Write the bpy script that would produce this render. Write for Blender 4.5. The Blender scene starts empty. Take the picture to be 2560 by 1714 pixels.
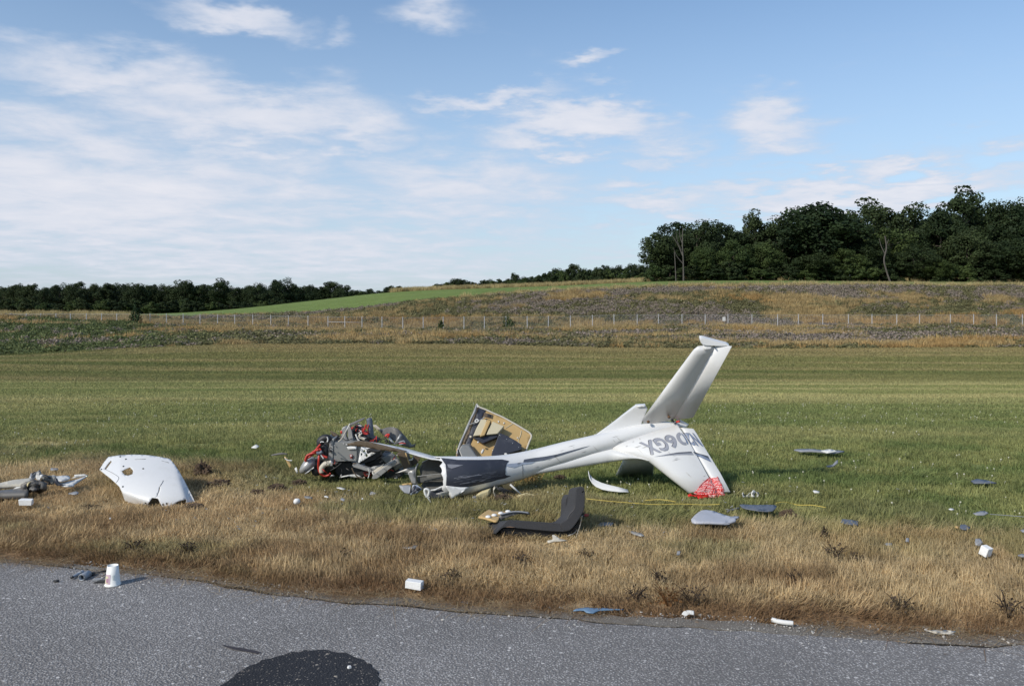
import bpy, bmesh, math, random
import numpy as np
from mathutils import Vector, Matrix, geometry
from mathutils.bvhtree import BVHTree

R = math.radians
scene = bpy.context.scene
col = scene.collection
random.seed(7)
rng = np.random.default_rng(11)

# ------------------------------------------------------------------ camera
H, F, CX, YH = 1.7, 2060.0, 1280.0, 755.0      # eye height, focal length and horizon measured on the photograph
cam_d = bpy.data.cameras.new('camera')
cam = bpy.data.objects.new('camera', cam_d)
col.objects.link(cam)
cam.location = (0, 0, H)
cam.rotation_euler = (R(90), 0, 0)
cam_d.sensor_width = 36
cam_d.lens = F / 2560 * 36
cam_d.shift_y = -(857 - YH) / 2560
cam_d.clip_start = 0.05
cam_d.clip_end = 6000
scene.camera = cam

# ------------------------------------------------------------------ light
SUN_EL, SUN_AZ = 35.0, -132.0                  # azimuth from +Y (view direction), negative = left
sd = Vector((math.sin(R(SUN_AZ)) * math.cos(R(SUN_EL)), math.cos(R(SUN_AZ)) * math.cos(R(SUN_EL)), math.sin(R(SUN_EL))))
sun_d = bpy.data.lights.new('sun', 'SUN')
sun = bpy.data.objects.new('sun', sun_d)
col.objects.link(sun)
sun_d.energy = 2.5
sun_d.angle = R(1.2)
sun_d.color = (1.0, 0.93, 0.82)
sun.rotation_euler = sd.to_track_quat('Z', 'Y').to_euler()
sun.location = (-20, -5, 30)

world = bpy.data.worlds.new('World')
scene.world = world
world.use_nodes = True


class NT:
    """tiny node-tree helper"""
    def __init__(s, tree):
        s.t = tree
        s.n = tree.nodes
        s.l = tree.links

    def new(s, typ, **kw):
        nd = s.n.new(typ)
        for k, v in kw.items():
            setattr(nd, k, v)
        return nd

    def put(s, sock, v):
        if hasattr(v, 'links') or hasattr(v, 'is_linked'):
            s.l.new(v, sock)
        else:
            sock.default_value = v

    def math(s, op, a, b=0.0, c=None, clamp=False):
        nd = s.new('ShaderNodeMath', operation=op, use_clamp=clamp)
        s.put(nd.inputs[0], a)
        s.put(nd.inputs[1], b)
        if c is not None:
            s.put(nd.inputs[2], c)
        return nd.outputs[0]

    def vmath(s, op, a, b=None, out=0):
        nd = s.new('ShaderNodeVectorMath', operation=op)
        s.put(nd.inputs[0], a)
        if b is not None:
            s.put(nd.inputs[1], b)
        return nd.outputs[out]

    def mix(s, fac, a, b, blend='MIX'):
        nd = s.new('ShaderNodeMix', data_type='RGBA', blend_type=blend)
        s.put(nd.inputs[0], fac)
        s.put(nd.inputs[6], a)
        s.put(nd.inputs[7], b)
        return nd.outputs[2]

    def noise(s, vec, scale, detail=4.0, rough=0.55, dist=0.0):
        nd = s.new('ShaderNodeTexNoise')
        if vec is not None:
            s.l.new(vec, nd.inputs['Vector'])
        nd.inputs['Scale'].default_value = scale
        nd.inputs['Detail'].default_value = detail
        nd.inputs['Roughness'].default_value = rough
        nd.inputs['Distortion'].default_value = dist
        return nd

    def ramp(s, fac, stops):
        nd = s.new('ShaderNodeValToRGB')
        cr = nd.color_ramp
        while len(cr.elements) > 1:
            cr.elements.remove(cr.elements[-1])
        cr.elements[0].position = stops[0][0]
        cr.elements[0].color = c4(stops[0][1])
        for p, c in stops[1:]:
            e = cr.elements.new(p)
            e.color = c4(c)
        s.put(nd.inputs[0], fac)
        return nd.outputs[0]

    def mapr(s, v, a, b, c, d, smooth=False):
        nd = s.new('ShaderNodeMapRange')
        nd.interpolation_type = 'SMOOTHSTEP' if smooth else 'LINEAR'
        s.put(nd.inputs[0], v)
        for i, q in enumerate((a, b, c, d)):
            nd.inputs[i + 1].default_value = q
        return nd.outputs[0]


def c4(c):
    if isinstance(c, (int, float)):
        return (c, c, c, 1)
    return tuple(c) + (1,) if len(c) == 3 else tuple(c)


def make_sky():
    t = NT(world.node_tree)
    t.n.clear()
    sky = t.new('ShaderNodeTexSky', sky_type='NISHITA')
    sky.sun_disc = False
    sky.sun_elevation = R(SUN_EL)
    sky.sun_rotation = R(SUN_AZ)
    sky.altitude = 150
    sky.air_density = 1.0
    sky.dust_density = 0.8
    sky.ozone_density = 1.0
    tc = t.new('ShaderNodeTexCoord')
    D = tc.outputs['Generated']
    sep = t.new('ShaderNodeSeparateXYZ')
    t.l.new(D, sep.inputs[0])
    x, y, z = sep.outputs
    # directions as (azimuth, elevation) so that cloud banks have a place in the sky
    az = t.math('ARCTAN2', x, y)
    el = t.math('ARCSINE', z)
    comb = t.new('ShaderNodeCombineXYZ')
    t.l.new(az, comb.inputs[0])
    t.l.new(el, comb.inputs[1])
    A = comb.outputs[0]
    # the cloud layer seen in perspective
    zz = t.math('ADD', t.math('MAXIMUM', z, 0.0), 0.10)
    pl = t.new('ShaderNodeCombineXYZ')
    t.l.new(t.math('DIVIDE', x, zz), pl.inputs[0])
    t.l.new(t.math('DIVIDE', y, zz), pl.inputs[1])
    PL = pl.outputs[0]
    n1 = t.noise(PL, 0.9, 8, 0.56, 0.25)
    n2 = t.noise(PL, 3.2, 8, 0.62, 0.35)
    # warp for the banks
    w = t.vmath('SUBTRACT', t.noise(PL, 2.2, 5, 0.6).outputs['Color'], (0.5, 0.5, 0.5))
    sc = t.new('ShaderNodeVectorMath', operation='SCALE')
    t.l.new(w, sc.inputs[0])
    sc.inputs['Scale'].default_value = 0.16
    Aw = t.vmath('ADD', A, sc.outputs[0])
    def e(px, py, wx, wy, k):
        u, v = (px - CX) / F, (YH - py) / F
        return (math.atan(u), math.atan(v / math.hypot(1, u)), wx / F, wy / F, k)
    banks = [e(250, 500, 950, 260, 1.0), e(620, 300, 460, 120, 1.05), e(280, 200, 420, 80, .8),
             e(620, 620, 1300, 180, .85), e(830, 330, 300, 70, .9), e(1250, 250, 260, 40, .85), e(1450, 330, 330, 66, 1.1),
             e(1480, 170, 130, 30, .85), e(1150, 470, 560, 150, .8), e(1930, 310, 170, 100, 1.1), e(2270, 415, 150, 48, 1.05),
             e(2150, 490, 640, 66, 1.1), e(590, 20, 240, 50, .95), e(1050, 45, 130, 60, .8), e(850, 70, 60, 40, .6),
             e(1530, 240, 60, 22, .5), e(1650, 510, 340, 70, .9), e(1650, 370, 180, 50, .75), e(1100, 250, 120, 30, .6)]
    cov = None
    for (a0, e0, wa, we, k) in banks:
        d = t.vmath('SUBTRACT', Aw, (a0, e0, 0))
        d = t.vmath('DIVIDE', d, (wa, we, 1))
        ln = t.vmath('LENGTH', d, out=1)
        v = t.math('MULTIPLY', t.mapr(ln, 0.0, 1.35, 1.0, 0.0, True), k)
        cov = v if cov is None else t.math('MAXIMUM', cov, v)
    # clouds elsewhere in the sky, outside the frame, go on from the same noise
    free = t.mapr(n1.outputs['Fac'], 0.56, 0.75, 0.0, 0.45, True)
    cov = t.math('MAXIMUM', cov, free)
    dens = t.math('ADD', cov, t.math('MULTIPLY', t.math('SUBTRACT', n2.outputs['Fac'], 0.5), 1.25))
    dens = t.math('ADD', dens, t.math('MULTIPLY', t.math('SUBTRACT', n1.outputs['Fac'], 0.5), 0.6))
    cl = t.mapr(dens, 0.08, 1.0, 0.0, 0.92, True)
    cl = t.math('MULTIPLY', cl, t.mapr(el, -0.02, 0.05, 0.0, 1.0, True))
    tone = t.ramp(t.mapr(dens, 0.35, 1.3, 0, 1), [(0, SKY_CLOUD_LOW), (1, SKY_CLOUD_HIGH)])
    # thin pale veil low over the horizon, all the way round
    hz = t.mapr(el, 0.0, 0.44, 0.62, 0.04, True)
    base = t.mix(1.0, sky.outputs[0], SKY_GAIN, 'MULTIPLY')
    c = t.mix(hz, base, SKY_VEIL)
    c = t.mix(cl, c, tone)
    bg = t.new('ShaderNodeBackground')
    t.l.new(c, bg.inputs['Color'])
    bg.inputs['Strength'].default_value = 0.1
    out = t.new('ShaderNodeOutputWorld')
    t.l.new(bg.outputs[0], out.inputs[0])


SKY_GAIN = (.80, .93, 1.02, 1)
SKY_VEIL = (3.5, 4.15, 5.15, 1)
SKY_CLOUD_LOW = (3.75, 4.25, 5.15)
SKY_CLOUD_HIGH = (5.45, 5.45, 5.85)
make_sky()

vs = scene.view_settings
vs.view_transform = 'Standard'
vs.look = 'None'
vs.gamma = 1.0
vs.use_curve_mapping = False
vs.exposure = 0.6
scene.cycles.max_bounces = 6
scene.cycles.transparent_max_bounces = 8
scene.cycles.use_denoising = True


# ------------------------------------------------------------------ helpers: places
DSHIFT = None


def P(px, py, d):
    """the point seen at photograph pixel (px, py) that stands d metres in front of the camera"""
    if DSHIFT is not None:
        d = d + DSHIFT(px)
    return Vector(((px - CX) / F * d, d, H - (py - YH) * d / F))


def gd(py, z=0.0):
    return (H - z) * F / (py - YH)


def G(px, py, z=0.0):
    return P(px, py, gd(py, z))


# value noise for placing plants and tinting the ground
def vnoise(x, y, seed=0):
    xi = np.floor(x).astype(np.int64)
    yi = np.floor(y).astype(np.int64)
    xf, yf = x - xi, y - yi
    def h(i, j):
        n = (i * 374761393 + j * 668265263 + seed * 144665) & 0x7fffffff
        n = ((n ^ (n >> 13)) * 1274126177) & 0x7fffffff
        n = n ^ (n >> 16)
        return (n & 0xffff) / 65535.0
    u = xf * xf * (3 - 2 * xf)
    v = yf * yf * (3 - 2 * yf)
    a = h(xi, yi) * (1 - u) + h(xi + 1, yi) * u
    b = h(xi, yi + 1) * (1 - u) + h(xi + 1, yi + 1) * u
    return a * (1 - v) + b * v


def fbm(x, y, seed=0, octv=4):
    s, a, t = 0, 0.5, 0
    for o in range(octv):
        s = s + a * vnoise(x * 2 ** o + 17.3 * o, y * 2 ** o - 9.1 * o, seed + o)
        t += a
        a *= 0.5
    return s / t


def sm(a, b, v):
    t = np.clip((v - a) / (b - a), 0, 1)
    return t * t * (3 - 2 * t)


# ------------------------------------------------------------------ helpers: materials
MATS = {}


def mat(name, base, rough=0.6, metal=0.0, var=0.12, vscale=6.0, bump=0.0, bscale=40.0, coat=0.0, spec=0.5, dirt=None, dirt_amt=0.0, dscale=3.0):
    m = bpy.data.materials.new(name)
    m.use_nodes = True
    t = NT(m.node_tree)
    b = t.n['Principled BSDF']
    tc = t.new('ShaderNodeTexCoord')
    co = tc.outputs['Object']
    n = t.noise(co, vscale, 5, 0.6)
    lo = tuple(max(0, q * (1 - var)) for q in base)
    hi = tuple(min(1, q * (1 + var)) for q in base)
    c = t.mix(n.outputs['Fac'], c4(lo), c4(hi))
    if dirt is not None:
        n2 = t.noise(co, dscale, 7, 0.65, 0.4)
        f = t.mapr(n2.outputs['Fac'], 0.5, 0.72, 0.0, dirt_amt, True)
        c = t.mix(f, c, c4(dirt))
    t.l.new(c, b.inputs['Base Color'])
    b.inputs['Roughness'].default_value = rough
    b.inputs['Metallic'].default_value = metal
    b.inputs['Coat Weight'].default_value = coat
    b.inputs['Specular IOR Level'].default_value = spec
    if bump > 0:
        nb = t.noise(co, bscale, 4, 0.6)
        bn = t.new('ShaderNodeBump')
        bn.inputs['Strength'].default_value = bump
        bn.inputs['Distance'].default_value = 0.01
        t.l.new(nb.outputs['Fac'], bn.inputs['Height'])
        t.l.new(bn.outputs[0], b.inputs['Normal'])
    MATS[name] = m
    return m


def leaf_mat(name, lo, hi, trans=0.25, use_tint=False, attr='tone', objvar=0.0, rough=0.7):
    m = bpy.data.materials.new(name)
    m.use_nodes = True
    t = NT(m.node_tree)
    b = t.n['Principled BSDF']
    out = [n for n in t.n if n.type == 'OUTPUT_MATERIAL'][0]
    at = t.new('ShaderNodeAttribute', attribute_name=attr)
    f = at.outputs['Fac']
    c = t.mix(f, c4(lo), c4(hi))
    if use_tint:
        ti = t.new('ShaderNodeAttribute', attribute_name='tint', attribute_type='INSTANCER')
        c = t.mix(1.0, c, ti.outputs['Color'], 'MULTIPLY')
    if objvar:
        oi = t.new('ShaderNodeObjectInfo')
        c2 = t.mix(oi.outputs['Random'], (0.62, 0.70, 0.6, 1), (1.35, 1.22, 1.05, 1))
        c = t.mix(objvar, c, t.mix(1.0, c, c2, 'MULTIPLY'))
    t.l.new(c, b.inputs['Base Color'])
    b.inputs['Roughness'].default_value = rough
    b.inputs['Specular IOR Level'].default_value = 0.2
    if trans > 0:
        tr = t.new('ShaderNodeBsdfTranslucent')
        t.l.new(c, tr.inputs['Color'])
        mx = t.new('ShaderNodeMixShader')
        mx.inputs[0].default_value = trans
        t.l.new(b.outputs[0], mx.inputs[1])
        t.l.new(tr.outputs[0], mx.inputs[2])
        t.l.new(mx.outputs[0], out.inputs['Surface'])
    MATS[name] = m
    return m


# ------------------------------------------------------------------ helpers: objects
def wloc(o):
    v = Vector((0, 0, 0))
    while o is not None:
        v += o.location
        o = o.parent
    return v


def tag(o, label=None, cat=None, group=None, kind=None):
    if label:
        o['label'] = label
    if cat:
        o['category'] = cat
    if group:
        o['group'] = group
    if kind:
        o['kind'] = kind
    return o


def thing(name, label, cat, loc, group=None):
    o = bpy.data.objects.new(name, None)
    o.empty_display_size = 0.1
    col.objects.link(o)
    o.location = loc
    return tag(o, label, cat, group)


def mesh_of(name, vs_, fs, smooth=False):
    me = bpy.data.meshes.new(name)
    me.from_pydata([tuple(v) for v in vs_], [], [tuple(f) for f in fs])
    me.update()
    if smooth:
        me.polygons.foreach_set('use_smooth', [True] * len(me.polygons))
    return me


def link(name, me, m, parent=None, loc=None, solid=0.0, off=-1.0, inner=None, label=None, bevel=0.0, sub=0):
    """link a mesh whose coordinates are world coordinates, as a part of parent or on its own at loc"""
    o = bpy.data.objects.new(name, me)
    col.objects.link(o)
    if parent is not None:
        o.parent = parent
        base = wloc(parent)
    else:
        base = Vector(loc) if loc is not None else Vector((0, 0, 0))
        o.location = base
    me.transform(Matrix.Translation(-base))
    me.materials.append(m)
    if inner is not None:
        me.materials.append(inner)
    if sub:
        s = o.modifiers.new('sub', 'SUBSURF')
        s.levels = s.render_levels = sub
    if solid:
        s = o.modifiers.new('solid', 'SOLIDIFY')
        s.thickness = solid
        s.offset = off
        if inner is not None:
            s.material_offset = 1
            s.material_offset_rim = 0
    if bevel:
        s = o.modifiers.new('bevel', 'BEVEL')
        s.width = bevel
        s.segments = 2
        s.limit_method = 'ANGLE'
    if label:
        o['label'] = label
    return o


def inpoly(x, y, poly):
    r = False
    n = len(poly)
    j = n - 1
    for i in range(n):
        xi, yi = poly[i]
        xj, yj = poly[j]
        if (yi > y) != (yj > y) and x < (xj - xi) * (y - yi) / (yj - yi) + xi:
            r = not r
        j = i
    return r


def dens(poly, step):
    out = []
    n = len(poly)
    for i in range(n):
        a, b = Vector(poly[i]), Vector(poly[(i + 1) % n])
        k = max(1, int((b - a).length / step))
        for q in range(k):
            out.append(a.lerp(b, q / k))
    return out


def chaikin(poly, it=2):
    for _ in range(it):
        o = []
        n = len(poly)
        for i in range(n):
            a, b = Vector(poly[i]), Vector(poly[(i + 1) % n])
            o += [tuple(a.lerp(b, .25)), tuple(a.lerp(b, .75))]
        poly = o
    return poly


def sheet_mesh(name, poly, fn, step=8.0, holes=(), smooth=True):
    """triangulated sheet over a 2-D outline; fn maps outline coordinates to a world point"""
    poly = [tuple(p) for p in poly]
    vs2, es = [], []
    for loop in [poly] + [list(h) for h in holes]:
        pts = dens(loop, step)
        s0 = len(vs2)
        vs2 += pts
        es += [(s0 + i, s0 + (i + 1) % len(pts)) for i in range(len(pts))]
    xs = [p[0] for p in poly]
    ys = [p[1] for p in poly]
    x = min(xs) + step * .5
    row = 0
    while x < max(xs):
        y = min(ys) + step * (.5 if row % 2 else .25)
        while y < max(ys):
            if inpoly(x, y, poly) and not any(inpoly(x, y, h) for h in holes):
                if min((Vector((x, y)) - q).length for q in vs2[:400]) > step * .35:
                    vs2.append(Vector((x, y)))
            y += step
        x += step * .87
        row += 1
    r = geometry.delaunay_2d_cdt(vs2, es, [], 0, 1e-4)
    v2, fs = r[0], r[2]
    keep = []
    for f in fs:
        cx = sum(v2[i][0] for i in f) / len(f)
        cy = sum(v2[i][1] for i in f) / len(f)
        if inpoly(cx, cy, poly) and not any(inpoly(cx, cy, h) for h in holes):
            keep.append(list(f))
    v3 = [fn(v[0], v[1]) for v in v2]
    # face the camera
    nsum = Vector((0, 0, 0))
    for f in keep:
        a, b, c = (v3[i] for i in f[:3])
        nsum += (b - a).cross(c - a)
    ctr = sum((v3[f[0]] for f in keep), Vector((0, 0, 0))) / max(1, len(keep))
    if nsum.dot(Vector((0, 0, H)) - ctr) < 0:
        keep = [f[::-1] for f in keep]
    return mesh_of(name, v3, keep, smooth)


def px_sheet(poly, dfun, step=8.0, holes=(), name='sheet', smooth=True):
    if not callable(dfun):
        d0 = dfun
        dfun = lambda x, y: d0
    return sheet_mesh(name, poly, lambda x, y: P(x, y, dfun(x, y)), step, holes, smooth)


def prism(poly, dfun, ext, name='prism'):
    """outline in photograph pixels at its own depth, extruded by the world vector ext"""
    if not callable(dfun):
        d0 = dfun
        dfun = lambda x, y: d0
    a = [P(x, y, dfun(x, y)) for x, y in poly]
    ext = Vector(ext)
    b = [p + ext for p in a]
    n = len(a)
    fs = [list(range(n)), list(range(2 * n - 1, n - 1, -1))]
    fs += [[i, i + n, (i + 1) % n + n, (i + 1) % n] for i in range(n)]
    me = mesh_of(name, a + b, fs)
    bm = bmesh.new()
    bm.from_mesh(me)
    bmesh.ops.recalc_face_normals(bm, faces=bm.faces)
    bm.to_mesh(me)
    bm.free()
    return me


def smooth_path(pts, n=6):
    pts = [Vector(p) for p in pts]
    if len(pts) < 3:
        return pts
    out = []
    for i in range(len(pts) - 1):
        p0 = pts[max(i - 1, 0)]
        p1, p2 = pts[i], pts[i + 1]
        p3 = pts[min(i + 2, len(pts) - 1)]
        for k in range(n):
            t = k / n
            out.append(0.5 * ((2 * p1) + (p2 - p0) * t + (2 * p0 - 5 * p1 + 4 * p2 - p3) * t * t + (3 * p1 - p0 - 3 * p2 + p3) * t ** 3))
    out.append(pts[-1])
    return out


def tube_mesh(pts, rad, seg=8, curve=True, name='tube', hollow=False):
    if curve:
        k = len(pts)
        rr = rad if isinstance(rad, (list, tuple)) else [rad] * k
        path = smooth_path(pts)
        m = len(path)
        rad = [np.interp(i / (m - 1) * (k - 1), range(k), rr) for i in range(m)]
    else:
        path = [Vector(p) for p in pts]
        rad = rad if isinstance(rad, (list, tuple)) else [rad] * len(path)
    up = Vector((0.13, 0.2, 1)).normalized()
    vs_, fs = [], []
    for i, p in enumerate(path):
        tg = (path[min(i + 1, len(path) - 1)] - path[max(i - 1, 0)]).normalized()
        s = tg.cross(up)
        if s.length < 1e-3:
            s = tg.cross(Vector((1, 0, 0)))
        s.normalize()
        u = s.cross(tg).normalized()
        up = u
        for q in range(seg):
            a = 2 * math.pi * q / seg
            vs_.append(p + (s * math.cos(a) + u * math.sin(a)) * rad[i])
    for i in range(len(path) - 1):
        for q in range(seg):
            fs.append((i * seg + q, i * seg + (q + 1) % seg, (i + 1) * seg + (q + 1) % seg, (i + 1) * seg + q))
    if not hollow:
        fs.append(tuple(range(seg - 1, -1, -1)))
        fs.append(tuple((len(path) - 1) * seg + q for q in range(seg)))
    return mesh_of(name, vs_, fs, True)


def grid_mesh(rows, closed=False, name='grid', smooth=True):
    """rows: list of equally long lists of points"""
    n = len(rows[0])
    vs_ = [p for r in rows for p in r]
    fs = []
    for i in range(len(rows) - 1):
        for j in range(n if closed else n - 1):
            k = (j + 1) % n
            fs.append((i * n + j, i * n + k, (i + 1) * n + k, (i + 1) * n + j))
    return mesh_of(name, vs_, fs, smooth)


def box_mesh(c, size, rot=(0, 0, 0), jit=0.0, seed=0, name='box', cuts=0):
    bm = bmesh.new()
    bmesh.ops.create_cube(bm, size=1)
    if cuts:
        bmesh.ops.subdivide_edges(bm, edges=bm.edges, cuts=cuts, use_grid_fill=True)
    r = random.Random(seed)
    from mathutils import Euler
    M = Matrix.Translation(Vector(c)) @ Euler(rot).to_matrix().to_4x4() @ Matrix.Diagonal(Vector(size).to_4d())
    for v in bm.verts:
        v.co = v.co + Vector((r.uniform(-jit, jit), r.uniform(-jit, jit), r.uniform(-jit, jit)))
    bm.transform(M)
    me = bpy.data.meshes.new(name)
    bm.to_mesh(me)
    bm.free()
    return me


def join_mesh(meshes, name='joined'):
    bm = bmesh.new()
    for m in meshes:
        bm.from_mesh(m)
    me = bpy.data.meshes.new(name)
    bm.to_mesh(me)
    bm.free()
    return me


def bvh_of(*meshes):
    """world-space BVH from meshes that still hold world coordinates"""
    vs_, fs = [], []
    for m in meshes:
        o = len(vs_)
        vs_ += [v.co.copy() for v in m.vertices]
        fs += [[i + o for i in p.vertices] for p in m.polygons]
    return BVHTree.FromPolygons(vs_, fs)


EYE = Vector((0, 0, H))


def on_surface(bvh, px, py, off=0.003, fallback=7.4):
    d = (P(px, py, 1.0) - EYE).normalized()
    hit = bvh.ray_cast(EYE, d)
    if hit[0] is None:
        near = bvh.find_nearest(P(px, py, fallback))
        n = near[1]
        if n.dot(d) > 0:
            n = -n
        return near[0] + n * off
    n = hit[1]
    if n.dot(d) > 0:
        n = -n
    return hit[0] + n * off

# ------------------------------------------------------------------ terrain
PXK = np.array([-800, 0, 200, 400, 540, 620, 700, 800, 940, 1000, 1200, 1350, 1500, 1640, 1850, 2560, 3400], float)
ROWS = {
    60: [890, 888, 878, 867, 862, 861, 860, 860, 860, 860, 860, 865, 870, 871, 872, 868, 866],
    85: [840, 840, 838, 838, 838, 838, 839, 841, 842, 843, 843, 844, 846, 845, 844, 843, 842],
    110: [800, 800, 806, 818, 820, 822, 824, 827, 830, 830, 830, 830, 826, 819, 821, 820, 820],
    125: [799, 799, 801, 807, 809, 808, 806, 802, 793, 790, 784, 779, 773, 768, 768, 768, 768],
    140: [798, 797, 797, 796, 796, 793, 789, 784, 766, 760, 746, 735, 728, 723, 719, 719, 719],
    200: [784, 783, 783, 787, 777, 770, 760, 749, 733, 728, 721, 717, 710, 703, 701, 706, 708],
    330: [785, 785, 785, 788, 784, 779, 770, 762, 748, 742, 733, 729, 723, 716, 714, 716, 716],
    420: [784, 784, 784, 786, 784, 781, 776, 769, 757, 752, 744, 740, 737, 735, 735, 735, 735],
    1200: [770] * 17, 4000: [757] * 17}
DK = [-40, 0, 9, 14, 28, 45] + sorted(ROWS)
ZN = {-40: 0.0, 0: 0.0, 9: 0.0, 14: -0.12, 28: -1.0, 45: -1.55}


def pchip(xk, yk, x):
    xk = np.asarray(xk, float)
    h = np.diff(xk)
    dl = np.diff(yk, axis=0) / h[:, None]
    m = np.zeros_like(yk)
    for i in range(1, len(xk) - 1):
        a, b = dl[i - 1], dl[i]
        w1, w2 = 2 * h[i] + h[i - 1], h[i] + 2 * h[i - 1]
        with np.errstate(divide='ignore', invalid='ignore'):
            v = (w1 + w2) / (w1 / a + w2 / b)
        m[i] = np.where(a * b > 0, v, 0)
    i = np.clip(np.searchsorted(xk, x) - 1, 0, len(xk) - 2)
    t = (x - xk[i]) / h[i]
    t = t[:, None]
    hh = h[i][:, None]
    return ((2 * t ** 3 - 3 * t ** 2 + 1) * yk[i] + (t ** 3 - 2 * t ** 2 + t) * hh * m[i] + (-2 * t ** 3 + 3 * t ** 2) * yk[i + 1] + (t ** 3 - t ** 2) * hh * m[i + 1])


PXG = np.arange(-800, 3401, 25.0)
zk = []
for d in DK:
    if d in ROWS:
        r = np.interp(PXG, PXK, ROWS[d])
        r = np.convolve(np.pad(r, 3, 'edge'), np.ones(7) / 7, 'valid')
        zk.append(H - (r - YH) * d / F)
    else:
        zk.append(np.full(len(PXG), ZN[d]))
zk = np.array(zk)
DG = np.concatenate([np.arange(-6, 10, 0.5), np.arange(10, 64, 0.75), np.arange(64, 240, 1.5), np.arange(240, 460, 6), np.array([480, 560, 700, 900, 1200, 1700, 2400, 3200, 4000])])
ZG = pchip(DK, zk, DG)
SOIL = -0.02


def ground_z(x, y):
    x = np.asarray(x, float)
    y = np.asarray(y, float)
    px = x / np.maximum(y, 6.0) * F + CX
    fi = np.clip((px - PXG[0]) / 25.0, 0, len(PXG) - 1.001)
    i = fi.astype(int)
    fi = fi - i
    j = np.clip(np.searchsorted(DG, y) - 1, 0, len(DG) - 2)
    fj = np.clip((y - DG[j]) / (DG[j + 1] - DG[j]), 0, 1)
    z = (ZG[j, i] * (1 - fi) + ZG[j, i + 1] * fi) * (1 - fj) + (ZG[j + 1, i] * (1 - fi) + ZG[j + 1, i + 1] * fi) * fj
    bump = (fbm(x * .35, y * .35, 3, 3) - .5) * 0.05 * sm(5.5, 9, y)
    return z + SOIL + bump + (fbm(x * .12, y * .12, 5, 3) - .5) * 0.9 * sm(62, 80, y) * (1 - sm(138, 145, y))


# edge of the runway, straight in plan, slightly ragged
EDGE_PX = [(0, 1391), (328, 1421), (710, 1468), (984, 1492), (1257, 1513), (1640, 1538), (2077, 1560), (2560, 1582)]
EDGE = [G(a, b) for a, b in EDGE_PX]
ex = np.array([e.x for e in EDGE])
ey = np.array([e.y for e in EDGE])
ka, kb = np.polyfit(ex, ey, 1)


def edge_y(x):
    x = np.asarray(x, float)
    inside = np.interp(x, ex, ey)
    lin = ka * x + kb
    w = sm(ex[0] - 2, ex[0], x) * (1 - sm(ex[-1], ex[-1] + 2, x))
    return lin * (1 - w) + inside * w + (fbm(x * 3.1, x * 0 + 4.2, 9, 4) - .5) * 0.10


# colours of the plant cover, as albedo
TAN = np.array([.53, .41, .24])
ORANGE = np.array([.44, .305, .165])
OLIVE = np.array([.265, .245, .11])
BROWN = np.array([.20, .11, .055])
LUSH = np.array([.17, .215, .075])
LIGHTG = np.array([.30, .31, .12])
YELG = np.array([.48, .43, .20])
TANX = np.array([0, 500, 700, 1000, 1400, 1800, 2100, 2560.])
TANR = np.array([1135, 1160, 1195, 1225, 1240, 1292, 1318, 1330.])


def mixc(a, b, t):
    return a * (1 - t[:, None]) + b * t[:, None]


def dryness(x, y):
    px = x / np.maximum(y, 1) * F + CX
    row = YH + H * F / np.maximum(y, 1)
    b = np.interp(px, TANX, TANR)
    n = fbm(x * .9, y * 1.3, 21, 4) - .5
    return sm(-62, 70, row - b + n * 150)


def cover_colour(x, y):
    n1 = fbm(x * .35, y * 1.2, 31, 4)
    n2 = fbm(x * 1.7, y * 2.4, 41, 4)
    n3 = vnoise(x * 9, y * 9, 51)
    st = fbm(x * .05 + 3, y * 1.05 + x * .02, 61, 3)      # mowing streaks run across the view
    st2 = fbm(x * .03, y * .33, 65, 3)
    # dry verge
    dryc = mixc(TAN[None], ORANGE[None], sm(.45, .75, n2) * .8)
    dryc = mixc(dryc, OLIVE[None], sm(.48, .70, n1) * .8)
    n4 = fbm(x * .8 + 5, y * 1.6, 35, 4)
    dryc = mixc(dryc, np.array([[.19, .20, .085]]), sm(.58, .72, n4) * .5)
    dryc = mixc(dryc, np.array([[.26, .17, .09]]), sm(.58, .72, fbm(x * 1.3, y * 2.2, 37, 4)) * .7)
    dryc = dryc * (0.88 + .55 * n3)[:, None]
    e = y - edge_y(x)
    dryc = mixc(dryc, BROWN[None], (1 - sm(.10, .42, e + (n2 - .5) * .3)) * .85)
    # lawn: lush near the wreck, paler and yellower further out
    lush = mixc(LUSH[None], LIGHTG[None], sm(.35, .7, n2))
    pale = mixc(LIGHTG[None], YELG[None], sm(.35, .62, st))
    far = sm(9.5, 15, y + (st - .5) * 6)
    lawn = mixc(lush, pale, far)
    lawn = mixc(lawn, LUSH[None] * 1.15, sm(.52, .66, st2) * .45 * sm(10, 14, y))
    slope = mixc(np.array([[.25, .245, .095]]), np.array([[.38, .32, .15]]), sm(.38, .72, fbm(x * .04, y * .55 + x * .01, 71, 3)))
    slope = mixc(slope, np.array([[.135, .17, .055]]), sm(.50, .72, fbm(x * .06 + 9, y * .40, 75, 3)) * .6)
    lawn = mixc(lawn, slope, sm(25, 29, y + (st2 - .5) * 2))
    lawn = mixc(lawn, np.array([[.40, .31, .15]]), sm(46, 58, y) * sm(.35, .55, fbm(x * .05, y * .2, 77, 3)) * .7)
    lawn = lawn * (0.85 + .3 * n3)[:, None]
    c = mixc(lawn, dryc, dryness(x, y))
    return c


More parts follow.
